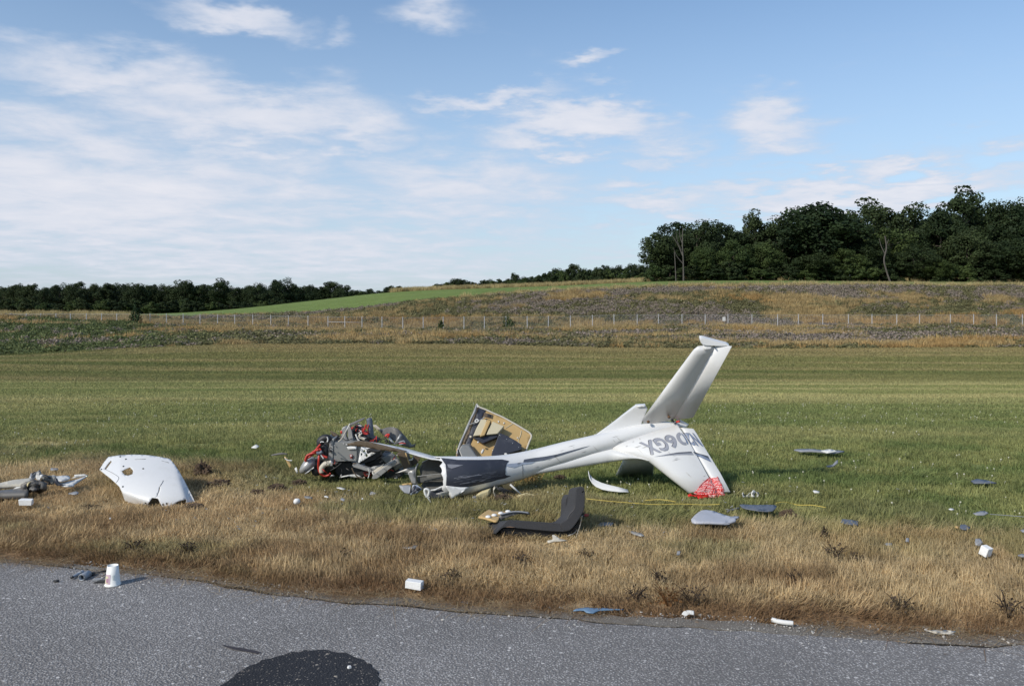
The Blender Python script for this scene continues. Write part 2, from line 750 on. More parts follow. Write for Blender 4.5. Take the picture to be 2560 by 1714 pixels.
def bank_kind(x, y):
    """0 green leaves, 1 mauve bloom, 2 tall dry grass"""
    px = x / y * F + CX
    a = fbm(x * .075, y * .16, 81, 4)
    b = fbm(x * .09 + 40, y * .2, 91, 4)
    jit = (vnoise(x * 7, y * 7, 95) - .5) * .52 + (fbm(x * .5, y * .8, 96, 3) - .5) * .25
    mauve = a + jit + .10 * sm(1500, 1900, px) - .13 * (1 - sm(350, 950, px)) + .03 * sm(112, 125, y)
    tan = b + jit * .8 + .05 * sm(700, 1000, px) - .10 * (1 - sm(150, 600, px)) * (y < 112) - .08 * sm(2300, 2560, px)
    # tall dry grass along the mowing line and in a belt behind the fence
    tan = tan + .16 * np.exp(-((y - 66) / 5) ** 2) * sm(350, 900, px) + .07 * np.exp(-((y - 113) / 5) ** 2)
    k = np.zeros(len(x), int)
    k[mauve > .57] = 1
    k[(tan > .585) & (tan - .585 > (mauve - .57) * .9)] = 2
    return k


def far_colour(x, y):
    px = x / y * F + CX
    n = fbm(x * .05, y * .3, 101, 4)
    field = mixc(np.array([[.135, .195, .05]]), np.array([[.185, .235, .07]]), n)
    dry = np.array([[.33, .265, .12]])
    field = mixc(field, dry, 1 - sm(240, 340, px + (n - .5) * 60))
    field = mixc(field, dry, sm(188, 198, y + (n - .5) * 4) * sm(900, 1050, px) * .85)
    field = mixc(field, dry, sm(1900, 2300, px) * .45)
    return field


def all_colour(x, y):
    c = cover_colour(x, np.minimum(y, 62))
    k = bank_kind(x, np.maximum(y, 1))
    bank = np.array([[.13, .125, .065], [.15, .125, .095], [.22, .17, .09]])[k]
    c = mixc(c, bank, sm(59.5, 60.5, y))
    c = mixc(c, far_colour(x, np.maximum(y, 1)), sm(139.5, 141, y))
    return c


# terrain sheet
us = np.linspace(-1.5, 1.5, 241)
us = np.sign(us) * np.abs(us / 1.5) ** 1.35 * 1.5
yy, uu = np.meshgrid(DG, us, indexing='ij')
xx = uu * (yy + 12)
zz = ground_z(xx.ravel(), yy.ravel())
under = yy.ravel() < edge_y(xx.ravel()) - .25
zz = np.where(under, zz - 0.03, zz)
vs_t = np.stack([xx.ravel(), yy.ravel(), zz], 1)
nu, nd_ = len(us), len(DG)
idx = np.arange(nu * nd_).reshape(nd_, nu)
fs_t = np.stack([idx[:-1, :-1].ravel(), idx[:-1, 1:].ravel(), idx[1:, 1:].ravel(), idx[1:, :-1].ravel()], 1)
me = bpy.data.meshes.new('ground')
me.from_pydata(vs_t.tolist(), [], fs_t.tolist())
me.polygons.foreach_set('use_smooth', [True] * len(me.polygons))
ca = me.color_attributes.new('cover', 'FLOAT_COLOR', 'POINT')
cc = all_colour(vs_t[:, 0], np.maximum(vs_t[:, 1], 1.0))
ca.data.foreach_set('color', np.concatenate([cc, np.ones((len(cc), 1))], 1).astype(np.float32).ravel())

gm = bpy.data.materials.new('grass_ground')
gm.use_nodes = True
t = NT(gm.node_tree)
b = t.n['Principled BSDF']
at = t.new('ShaderNodeAttribute', attribute_name='cover')
geo = t.new('ShaderNodeNewGeometry')
mp = t.new('ShaderNodeMapping')
mp.inputs['Scale'].default_value = (0.35, 1.6, 1)
t.l.new(geo.outputs['Position'], mp.inputs['Vector'])
n1 = t.noise(mp.outputs[0], 1.2, 8, 0.65)
n2 = t.noise(geo.outputs['Position'], 14, 5, 0.7)
f = t.math('MULTIPLY', t.mapr(n1.outputs['Fac'], .3, .7, .62, 1.3), t.mapr(n2.outputs['Fac'], .3, .7, .65, 1.25))
cmb = t.new('ShaderNodeCombineXYZ')
for i in range(3):
    t.l.new(f, cmb.inputs[i])
t.l.new(t.mix(1.0, at.outputs['Color'], cmb.outputs[0], 'MULTIPLY'), b.inputs['Base Color'])
b.inputs['Roughness'].default_value = 0.95
b.inputs['Specular IOR Level'].default_value = 0.1
bn = t.new('ShaderNodeBump')
bn.inputs['Strength'].default_value = 0.9
bn.inputs['Distance'].default_value = 0.05
t.l.new(n2.outputs['Fac'], bn.inputs['Height'])
t.l.new(bn.outputs[0], b.inputs['Normal'])
g = link('ground', me, gm)
g['kind'] = 'structure'

# ------------------------------------------------------------------ runway
def asphalt_mat(name, stone_lo, stone_hi, binder, frac, scale=70.0, brown=0.0):
    m = bpy.data.materials.new(name)
    m.use_nodes = True
    t = NT(m.node_tree)
    b = t.n['Principled BSDF']
    geo = t.new('ShaderNodeNewGeometry')
    pos = geo.outputs['Position']
    v = t.new('ShaderNodeTexVoronoi', feature='F1')
    v.inputs['Scale'].default_value = scale
    t.l.new(pos, v.inputs['Vector'])
    sep = t.new('ShaderNodeSeparateColor')
    t.l.new(v.outputs['Color'], sep.inputs[0])
    big = t.noise(pos, 1.1, 5, 0.6)
    shade = t.mix(sep.outputs[0], c4(stone_lo), c4(stone_hi))
    # some stones are stripped of binder, the rest stay coated
    bare = t.math('LESS_THAN', sep.outputs[1], t.mapr(big.outputs['Fac'], .3, .7, frac - .12, frac + .12))
    near = t.mapr(v.outputs['Distance'], .30, .52, 1.0, 0.0)
    c = t.mix(t.math('MULTIPLY', bare, near), c4(binder), shade)
    fine = t.noise(pos, 260, 3, 0.6)
    c = t.mix(t.mapr(fine.outputs['Fac'], .3, .7, 0, .45), c, c4(tuple(q * 1.9 for q in binder)))
    # a few larger pale stones and worn, stained areas
    vb = t.new('ShaderNodeTexVoronoi', feature='F1')
    vb.inputs['Scale'].default_value = 34
    t.l.new(pos, vb.inputs['Vector'])
    sb = t.new('ShaderNodeSeparateColor')
    t.l.new(vb.outputs['Color'], sb.inputs[0])
    bigst = t.math('MULTIPLY', t.math('LESS_THAN', sb.outputs[1], .05), t.math('LESS_THAN', vb.outputs['Distance'], .30))
    c = t.mix(t.math('MULTIPLY', bigst, .75), c, c4(tuple(min(1, q * 1.1) for q in stone_hi)))
    wear = t.noise(pos, .55, 6, .6, .6)
    c = t.mix(1.0, c, t.ramp(wear.outputs['Fac'], [(.3, (.80, .79, .78)), (.7, (1.18, 1.18, 1.18))]), 'MULTIPLY')
    spot = t.noise(pos, 3.1, 5, .6)
    c = t.mix(t.mapr(spot.outputs['Fac'], .64, .74, 0, .5, True), c, c4(tuple(q * .7 for q in binder)))
    if brown:
        st = t.noise(pos, 2.3, 6, .65)
        c = t.mix(t.mapr(st.outputs['Fac'], .45, .7, 0, brown, True), c, (.16, .125, .09, 1))
    t.l.new(c, b.inputs['Base Color'])
    b.inputs['Roughness'].default_value = 0.85
    b.inputs['Specular IOR Level'].default_value = 0.3
    bn = t.new('ShaderNodeBump')
    bn.inputs['Strength'].default_value = 0.9
    bn.inputs['Distance'].default_value = 0.006
    t.l.new(t.math('SUBTRACT', 1.0, v.outputs['Distance']), bn.inputs['Height'])
    t.l.new(bn.outputs[0], b.inputs['Normal'])
    MATS[name] = m
    return m


m_asph = asphalt_mat('runway_asphalt', (.175, .168, .163), (.56, .545, .53), (.14, .134, .131), .82, 98)
m_edge = asphalt_mat('edge_asphalt', (.20, .18, .155), (.44, .41, .36), (.15, .135, .115), .45, 105, .75)
m_patch = asphalt_mat('patch_asphalt', (.05, .05, .05), (.34, .30, .25), (.017, .018, .022), .22, 105)

XS = np.linspace(-16, 16, 1281)
crack_off = 0.06 + 0.055 * (fbm(XS * 1.1, XS * 0 + 1.0, 111, 4) - .35) * 2 + .02 * (fbm(XS * 14, XS * 0, 117, 3) - .5) + .10 * sm(-.6, 2.4, XS)
gap = 0.014 + 0.16 * np.maximum(0, fbm(XS * 2.3, XS * 0 + 8.0, 121, 5) - .30) * fbm(XS * .8, XS * 0 + 3, 125, 2)
yo = edge_y(XS)
YC = yo - crack_off
# main sheet up to the crack
me = grid_mesh([[Vector((x, -8, 0)) for x in XS], [Vector((x, 1.0, 0)) for x in XS], [Vector((x, 3.0, 0)) for x in XS], [Vector((x, y - g_, 0)) for x, y, g_ in zip(XS, YC, gap)],
                [Vector((x, y - g_ + .004, -.06)) for x, y, g_ in zip(XS, YC, gap)]], smooth=False)
runway = link('runway', me, m_asph)
runway['kind'] = 'structure'
fine = .018 * (fbm(XS * 22, XS * 0 + 5, 131, 3) - .5)
me = grid_mesh([[Vector((x, y + .004, -.06)) for x, y in zip(XS, YC)], [Vector((x, y + f_, -.002)) for x, y, f_ in zip(XS, YC, fine * .5)],
                [Vector((x, y + f_, -.007)) for x, y, f_ in zip(XS, yo, fine * 2)], [Vector((x, y + .02, -.06)) for x, y in zip(XS, yo)]], smooth=False)
strip = link('runway_edge_strip', me, m_edge)
strip['kind'] = 'structure'
m_tar = mat('crack_tar', (.022, .020, .018), .9, var=.3, vscale=30)  # crack wall and bed coloured near-black to paint the shade in the gap
lipz = -.004 - .03 * np.maximum(0, fbm(XS * 3.0, XS * 0 + 2, 137, 4) - .55)
me = grid_mesh([[Vector((x, y - .14, -.035)) for x, y in zip(XS, YC)], [Vector((x, y - .006, -.035)) for x, y in zip(XS, YC)], [Vector((x, y - .004 + f_ * .5, z_)) for x, y, f_, z_ in zip(XS, YC, fine, lipz)]], smooth=False)
o = link('runway_crack_bed', me, m_tar)
o['kind'] = 'structure'
# lips of broken old surfacing beside the crack
# dark circular repair
pc = Vector((P(742, 1700, 3.64).x, 3.64))
pts = []
for i in range(72):
    a = 2 * math.pi * i / 72
    r = 0.345 * (1 + .05 * math.sin(2 * a + .5) + .03 * math.sin(3 * a + 2)) + random.uniform(-.011, .011)
    pts.append((pc.x + r * math.cos(a) * 1.0, pc.y + r * math.sin(a) * 1.12))
bm = bmesh.new()
bot = [bm.verts.new((x, y, 0.002)) for x, y in pts]
top = [bm.verts.new((pc.x + (x - pc.x) * .985, pc.y + (y - pc.y) * .985, 0.006)) for x, y in pts]
bm.faces.new(top)
for i in range(72):
    bm.faces.new((bot[i], bot[(i + 1) % 72], top[(i + 1) % 72], top[i]))
me = bpy.data.meshes.new('asphalt_patch')
bm.to_mesh(me)
bm.free()
o = link('asphalt_patch', me, m_patch)
o['kind'] = 'structure'
# the tar smear that runs into the patch
sm_pts = [(555, 1612), (580, 1617), (610, 1621), (640, 1627), (655, 1632), (640, 1634), (615, 1629), (585, 1624), (562, 1617)]
me = sheet_mesh('tar_smear', sm_pts, lambda x, y: G(x, y) + Vector((0, 0, .004)), 6, smooth=False)
o = link('tar_smear', me, mat('smear', (.035, .03, .035), .8, var=.4, vscale=60))
o['kind'] = 'structure'

# ------------------------------------------------------------------ instanced ground cover
def scatter_group():
    ng = bpy.data.node_groups.new('scatter', 'GeometryNodeTree')
    ng.interface.new_socket('Geometry', in_out='INPUT', socket_type='NodeSocketGeometry')
    ng.interface.new_socket('Collection', in_out='INPUT', socket_type='NodeSocketCollection')
    ng.interface.new_socket('Geometry', in_out='OUTPUT', socket_type='NodeSocketGeometry')
    n = ng.nodes
    gi, go = n.new('NodeGroupInput'), n.new('NodeGroupOutput')
    ci = n.new('GeometryNodeCollectionInfo')
    ci.inputs['Separate Children'].default_value = True
    ci.inputs['Reset Children'].default_value = True
    ip = n.new('GeometryNodeInstanceOnPoints')
    ip.inputs['Pick Instance'].default_value = True
    def na(nm, ty):
        a = n.new('GeometryNodeInputNamedAttribute')
        a.data_type = ty
        a.inputs['Name'].default_value = nm
        return a.outputs['Attribute']
    L = ng.links.new
    L(gi.outputs[0], ip.inputs['Points'])
    L(gi.outputs[1], ci.inputs['Collection'])
    L(ci.outputs[0], ip.inputs['Instance'])
    L(na('idx', 'INT'), ip.inputs['Instance Index'])
    L(na('rot', 'FLOAT_VECTOR'), ip.inputs['Rotation'])
    L(na('scl', 'FLOAT_VECTOR'), ip.inputs['Scale'])
    L(ip.outputs[0], go.inputs[0])
    return ng


SCATTER = scatter_group()


def proto_collection(name, meshes, m):
    c = bpy.data.collections.new(name)
    for i, me in enumerate(meshes):
        me.materials.append(m)
        o = bpy.data.objects.new('%s_%02d' % (name, i), me)
        c.objects.link(o)
    return c


def scatter(name, pts, rot, scl, idx, tint, coll, label, cat):
    me = bpy.data.meshes.new(name)
    n = len(pts)
    me.vertices.add(n)
    me.vertices.foreach_set('co', np.asarray(pts, np.float32).ravel())
    a = me.attributes.new('rot', 'FLOAT_VECTOR', 'POINT')
    a.data.foreach_set('vector', np.asarray(rot, np.float32).ravel())
    a = me.attributes.new('scl', 'FLOAT_VECTOR', 'POINT')
    a.data.foreach_set('vector', np.asarray(scl, np.float32).ravel())
    a = me.attributes.new('idx', 'INT', 'POINT')
    a.data.foreach_set('value', np.asarray(idx, np.int32))
    a = me.attributes.new('tint', 'FLOAT_COLOR', 'POINT')
    a.data.foreach_set('color', np.concatenate([tint, np.ones((n, 1))], 1).astype(np.float32).ravel())
    me.update()
    o = bpy.data.objects.new(name, me)
    col.objects.link(o)
    md = o.modifiers.new('scatter', 'NODES')
    md.node_group = SCATTER
    for it in SCATTER.interface.items_tree:
        if it.in_out == 'INPUT' and it.name == 'Collection':
            md[it.identifier] = coll
    return tag(o, label, cat, kind='stuff')


def blades_mesh(n, rad, h0, h1, w, lean, seed, droop=0.5):
    r = np.random.default_rng(seed)
    a = r.uniform(0, 2 * np.pi, n)
    q = np.sqrt(r.uniform(0, 1, n)) * rad
    bx, by = q * np.cos(a), q * np.sin(a)
    h = r.uniform(h0, h1, n)
    la = r.uniform(0, 2 * np.pi, n)
    lm = np.abs(r.normal(0, lean, n)) * h
    dx, dy = np.cos(la) * lm, np.sin(la) * lm
    fa = r.uniform(0, np.pi, n)
    wx, wy = np.cos(fa) * w / 2, np.sin(fa) * w / 2
    V = np.zeros((n, 5, 3))
    V[:, 0] = np.stack([bx - wx, by - wy, np.full(n, -.01)], 1)
    V[:, 1] = np.stack([bx + wx, by + wy, np.full(n, -.01)], 1)
    V[:, 2] = np.stack([bx + dx * .4 + wx * .75, by + dy * .4 + wy * .75, h * .6], 1)
    V[:, 3] = np.stack([bx + dx * .4 - wx * .75, by + dy * .4 - wy * .75, h * .6], 1)
    V[:, 4] = np.stack([bx + dx, by + dy, h * np.maximum(.3, 1 - droop * (lm / h) ** 2)], 1)
    o = np.arange(n) * 5
    quads = np.stack([o, o + 1, o + 2, o + 3], 1)
    tris = np.stack([o + 3, o + 2, o + 4], 1)
    me = bpy.data.meshes.new('blades')
    me.from_pydata(V.reshape(-1, 3).tolist(), [], quads.tolist() + tris.tolist())
    tn = me.attributes.new('tone', 'FLOAT', 'POINT')
    tn.data.foreach_set('value', np.repeat(r.uniform(0, 1, n), 5).astype(np.float32))
    return me


def leaves_mesh(n, rx, rz, size, seed, flower=0.0, up=0.3):
    """loose dome of leaf-sized quads"""
    r = np.random.default_rng(seed)
    v = r.normal(0, 1, (n, 3))
    v /= np.linalg.norm(v, axis=1)[:, None]
    v[:, 2] = np.abs(v[:, 2])
    q = r.uniform(.45, 1.0, n) ** .6
    lump = 1 + .35 * np.sin(v[:, 0] * 5 + seed) * np.cos(v[:, 1] * 4 + seed * 2)
    c = v * (q * lump)[:, None] * np.array([rx, rx, rz])
    nr = v + r.normal(0, .7, (n, 3)) + np.array([0, 0, up])
    nr /= np.linalg.norm(nr, axis=1)[:, None]
    t1 = np.cross(nr, r.normal(0, 1, (n, 3)))
    t1 /= np.linalg.norm(t1, axis=1)[:, None]
    t2 = np.cross(nr, t1)
    s = (size * r.uniform(.6, 1.4, n))[:, None] / 2
    V = np.stack([c - t1 * s - t2 * s * .7, c + t1 * s * .6 - t2 * s, c + t1 * s + t2 * s * .7, c - t1 * s * .7 + t2 * s], 1)
    o = np.arange(n) * 4
    me = bpy.data.meshes.new('leaves')
    me.from_pydata(V.reshape(-1, 3).tolist(), [], np.stack([o, o + 1, o + 2, o + 3], 1).tolist())
    tn = me.attributes.new('tone', 'FLOAT', 'POINT')
    tone = r.uniform(0, .55, n)
    fl = r.uniform(0, 1, n) < flower * (0.4 + .6 * v[:, 2])
    tone[fl] = r.uniform(.8, 1, fl.sum())
    tn.data.foreach_set('value', np.repeat(tone, 4).astype(np.float32))
    return me


def rots(n, tilt=.12):
    return np.stack([rng.normal(0, tilt, n), rng.normal(0, tilt, n), rng.uniform(0, 6.283, n)], 1)


def region(y0, y1, dens_, umax=.80, power=1.0):
    """random points in the fan between two depths, dens_ per square metre"""
    area = umax * (y1 ** 2 - y0 ** 2)
    n = int(area * dens_)
    y = np.sqrt(rng.uniform(y0 ** 2, y1 ** 2, n))
    x = rng.uniform(-umax, umax, n) * y
    return x, y


FOOT = []          # places where debris presses the grass down: x, y, radius, remaining height


def pressed(x, y):
    f = np.ones(len(x))
    for (fx, fy, r, k) in FOOT:
        d = np.hypot(x - fx, y - fy) / r
        f = np.minimum(f, k + (1 - k) * sm(.75, 1.25, d))
    return f


m_blade = leaf_mat('grass_blades', (.66, .66, .66), (1.25, 1.25, 1.22), .3, True)
m_bush = leaf_mat('bank_leaves', (.7, .7, .7), (1.3, 1.3, 1.3), .25, True)
m_bloom = leaf_mat('bank_bloom', (.15, .140, .080), (.31, .25, .215), .2, False)


def verge_rot(x, y):
    # wind- and foot-flattened swirls: the lean follows a slow field
    n = len(x)
    amp = .15 + .75 * sm(.45, .75, fbm(x * .7, y * .9, 201, 3))
    a = fbm(x * .5, y * .6, 205, 3) * 12.0
    return np.stack([rng.normal(0, .14, n) + amp * np.cos(a), rng.normal(0, .14, n) + amp * np.sin(a), rng.uniform(-.4, .4, n)], 1)


def grow_grass():
    # ---- dry verge
    tall = [blades_mesh(26, .055, .05, .125, .0048, .5, 200 + i) for i in range(6)] + [blades_mesh(20, .05, .03, .07, .005, .9, 220 + i, .7) for i in range(4)]
    c1 = proto_collection('verge_tuft', tall, m_blade)
    x, y = region(3.6, 9.6, 620)
    e = y - edge_y(x)
    dr = dryness(x, y)
    keep = (e > -.035) & (rng.uniform(0, 1, len(x)) < dr * .95 + .05) & (rng.uniform(0, 1, len(x)) < .25 + .75 * sm(.0, .22, e + (fbm(x * 4, y * 4, 141, 3) - .5) * .25))
    x, y, e, dr = x[keep], y[keep], e[keep], dr[keep]
    n = len(x)
    ht = (.36 + .78 * fbm(x * .9, y * .9, 151, 4)) * (.55 + .45 * sm(.05, .45, e)) * (1.12 - .045 * (y - 4))
    ht *= .85 + .3 * rng.uniform(0, 1, n)
    fl = pressed(x, y)
    w = .9 + .35 * sm(5, 9, y)
    scl = np.stack([w, w, ht * fl], 1)
    idx = np.where(rng.uniform(0, 1, n) < .75, rng.integers(0, 6, n), rng.integers(6, 10, n))
    scatter('verge_grass', np.stack([x, y, ground_z(x, y) + .004], 1), verge_rot(x, y), scl, idx, cover_colour(x, y), c1,
            'dry tan knee-low grass on the verge beside the runway', 'grass')
    # ---- crumbled runway edge: loose stones and blown straw
    st = []
    for i in range(5):
        bm = bmesh.new()
        bmesh.ops.create_icosphere(bm, subdivisions=1, radius=1)
        r_ = random.Random(i)
        for v in bm.verts:
            v.co = Vector((v.co.x * r_.uniform(.7, 1.2), v.co.y * r_.uniform(.7, 1.2), v.co.z * .6 * r_.uniform(.7, 1.1)))
        me = bpy.data.meshes.new('stone')
        bm.to_mesh(me)
        bm.free()
        me.attributes.new('tone', 'FLOAT', 'POINT').data.foreach_set('value', np.full(len(me.vertices), .5, np.float32))
        st.append(me)
    cs = proto_collection('edge_stone', st, leaf_mat('loose_stone', (.9, .9, .9), (1.1, 1.1, 1.1), 0, True))
    x = rng.uniform(-6, 6, 5200)
    y = edge_y(x) - np.abs(rng.normal(0, .16, len(x))) + .05
    keep = (fbm(x * 1.3, y * 3, 231, 4) > .42)
    x, y = x[keep], y[keep]
    n = len(x)
    s = rng.uniform(.0015, .005, n) * (1 + (rng.uniform(0, 1, n) < .06) * 1.2)
    g0 = rng.uniform(.12, .5, n)[:, None] * np.array([[1, .95, .88]])
    scatter('edge_gravel', np.stack([x, y, np.full(n, .001)], 1), rots(n, .5), np.stack([s, s, s], 1), rng.integers(0, 5, n), g0, cs, 'loose gravel and crumbs along the broken runway edge', 'gravel')
    straw = [blades_mesh(7, .05, .03, .09, .0028, 2.2, 240 + i, .8) for i in range(4)]
    c5_ = proto_collection('straw_bit', straw, m_blade)
    x = rng.uniform(-6, 6, 2400)
    e_ = np.abs(rng.normal(0, .07, len(x)))
    y = edge_y(x) - e_ + .02
    keep = fbm(x * 2.2, y * 3, 235, 4) > .47
    x, y = x[keep], y[keep]
    n = len(x)
    s = rng.uniform(.5, 1.2, n)
    tc_ = mixc(TAN[None] * .8, BROWN[None], rng.uniform(0, 1, n))
    scatter('blown_straw', np.stack([x, y, np.full(n, .004)], 1), rots(n, .05), np.stack([s, s, s * .12], 1), rng.integers(0, 4, n), tc_, c5_, 'blown dry straw lying on the runway edge', 'straw')
    # ---- lawn by the wreck
    short = [blades_mesh(24, .06, .02, .06, .0055, .7, 300 + i, .6) for i in range(6)]
    c2 = proto_collection('lawn_tuft', short, m_blade)
    x, y = region(6.0, 16.5, 300, .74)
    dr = dryness(x, y)
    keep = (rng.uniform(0, 1, len(x)) < 1.02 - dr) & (rng.uniform(0, 1, len(x)) < 1.25 - y / 24)
    x, y = x[keep], y[keep]
    n = len(x)
    ht = (.7 + .75 * fbm(x * .9, y * 1.2, 161, 4)) * (1.0 - .25 * sm(9, 14, y)) * pressed(x, y)
    w = 1.0 + .8 * sm(8, 16, y)
    scatter('lawn_grass', np.stack([x, y, ground_z(x, y)], 1), rots(n, .12), np.stack([w, w, ht], 1), rng.integers(0, 6, n), cover_colour(x, y), c2,
            'short green lawn around and behind the wreck', 'grass')
    # ---- mown field
    wide = [blades_mesh(40, .16, .03, .07, .014, .8, 320 + i, .6) for i in range(5)]
    c3 = proto_collection('field_tuft', wide, m_blade)
    x, y = region(15.5, 34, 75, .72)
    n = len(x)
    s = 1 + .6 * sm(18, 32, y)
    x2, y2 = region(33, 60.3, 16, .72)
    x, y = np.concatenate([x, x2]), np.concatenate([y, y2])
    s = np.concatenate([s, 2.0 + .9 * sm(35, 60, y2)])
    n = len(x)
    ht = (.6 + .8 * fbm(x * .5, y * .9, 171, 3)) * (1 + .35 * sm(30, 60, y))
    scatter('mown_field_grass', np.stack([x, y, ground_z(x, y)], 1), rots(n, .06), np.stack([s, s, ht], 1), rng.integers(0, 5, n), cover_colour(x, y), c3,
            'mown green and yellow striped grass field behind the wreck', 'grass')
    # ---- clover heads in the lawn
    bm = bmesh.new()
    bmesh.ops.create_icosphere(bm, subdivisions=1, radius=.0085, matrix=Matrix.Translation((0, 0, .062)))
    for f_ in bm.faces:
        f_.smooth = True
    bmesh.ops.create_cone(bm, segments=3, radius1=.0015, radius2=.001, depth=.06, matrix=Matrix.Translation((0, 0, .03)))
    me = bpy.data.meshes.new('clover')
    bm.to_mesh(me)
    bm.free()
    c4_ = proto_collection('clover_head', [me], mat('clover_white', (.50, .49, .38), .8, var=.25))
    x, y = region(6.4, 15, 11, .72)
    row = YH + H * F / y
    keep = (fbm(x * .55, y * .8, 181, 4) > .49) & (dryness(x, y) < .6) & (rng.uniform(0, 1, len(x)) < .8)
    x, y = x[keep], y[keep]
    n = len(x)
    s = rng.uniform(.6, 1.1, n)
    scatter('clover_flowers', np.stack([x, y, ground_z(x, y)], 1), rots(n, .2), np.stack([s, s, s], 1), np.zeros(n), np.ones((n, 3)), c4_,
            'small white clover heads dotted through the lawn', 'flowers')
    # ---- rough bank: leaves, mauve bloom, tall dry grass
    protos = [leaves_mesh(140, .66, .44, .11, 400 + i) for i in range(4)] + [leaves_mesh(150, .66, .42, .105, 420 + i, .62) for i in range(4)] + [blades_mesh(60, .5, .45, 1.0, .035, .35, 440 + i) for i in range(4)]
    cb = bpy.data.collections.new('bank_plant')
    for i, me in enumerate(protos):
        me.materials.append(m_bush if i < 4 else m_bloom if i < 8 else m_blade)
        cb.objects.link(bpy.data.objects.new('bank_plant_%02d' % i, me))
    x, y = region(60, 141, 3.2, .70)
    k = bank_kind(x, y)
    n = len(x)
    idx = k * 4 + rng.integers(0, 4, n)
    cl = np.array([[.19, .18, .085], [1, 1, 1], [.42, .315, .155]])[k] * rng.uniform(.75, 1.3, n)[:, None]
    lf_ = (1 - sm(250, 700, x / y * F + CX)) * (y < 112)
    cl[k == 0] = cl[k == 0] * (1 - lf_[k == 0][:, None] * np.array([.32, .12, .30]))
    orange = sm(.5, .7, fbm(x * .08, y * .2, 191, 3))
    cl[k == 2] = cl[k == 2] * (1 - orange[k == 2][:, None] * np.array([0, .12, .25]))
    s = rng.uniform(.7, 1.35, n)
    hz_ = s * rng.uniform(.7, 1.2, n) * (.55 + .45 * sm(60, 68, y))
    hz_ *= np.where(k == 2, .75, 1.0)
    # foot tracks worn through the bank on the left
    px = x / y * F + CX
    row = YH + (H - ground_z(x, y)) * F / y
    keep = np.ones(n, bool)
    for tr in ([(190, 885), (230, 850), (300, 832), (380, 826)], [(390, 868), (450, 846), (520, 836), (640, 834)], [(600, 832), (650, 848), (700, 868)], [(1440, 868), (1470, 850), (1430, 840)]):
        for (a, b_) in zip(tr[:-1], tr[1:]):
            ax, ay = a
            bx_, by_ = b_
            tt = np.clip(((px - ax) * (bx_ - ax) + (row - ay) * (by_ - ay) * 16) / ((bx_ - ax) ** 2 + 16 * (by_ - ay) ** 2), 0, 1)
            dd = np.hypot((px - ax - tt * (bx_ - ax)), (row - ay - tt * (by_ - ay)) * 4)
            keep &= dd > 9
    scatter('bank_plants', np.stack([x, y, ground_z(x, y)], 1)[keep], rots(n, .1)[keep], np.stack([s, s, hz_], 1)[keep], idx[keep], cl[keep], cb,
            'rough bank of mauve vetch, weeds and tall dry grass below the hill', 'wild plants')
    # ---- tall dry grass on the hill crest and field margins
    x, y = region(188, 203, .8, .70)
    px = x / y * F + CX
    keep = (px > 980)
    x, y = x[keep], y[keep]
    x2, y2 = region(140, 144, .9, .70)
    px2 = x2 / y2 * F + CX
    kk = px2 > 1150
    x, y = np.concatenate([x, x2[kk]]), np.concatenate([y, y2[kk]])
    x3, y3 = region(112, 200, .12, .70)
    px3 = x3 / y3 * F + CX
    kk = (px3 < 330) & (y3 > 118)
    x, y = np.concatenate([x, x3[kk]]), np.concatenate([y, y3[kk]])
    n = len(x)
    s = rng.uniform(.8, 1.5, n) * 1.3
    scatter('hill_crest_grass', np.stack([x, y, ground_z(x, y)], 1), rots(n, .1), np.stack([s, s, s * .7], 1), 8 + rng.integers(0, 4, n),
            np.array([[.42, .34, .17]]) * rng.uniform(.8, 1.2, n)[:, None], cb, 'pale dry grass fringe along the hill crest', 'grass')


# ------------------------------------------------------------------ trees
m_crown = leaf_mat('tree_leaves', (.017, .029, .013), (.046, .070, .029), .2, objvar=1.0)
m_crown_l = leaf_mat('tree_leaves_light', (.030, .050, .017), (.074, .108, .036), .22, objvar=.6)
m_bark = mat('bark', (.085, .072, .058), .95, var=.35, vscale=2.5, bump=.5, bscale=6)
m_pale = mat('pale_bark', (.085, .076, .068), .95, var=.3, vscale=2.0, bump=.4, bscale=6)
m_shrub = leaf_mat('shrub_leaves', (.022, .045, .016), (.06, .10, .03), .15)


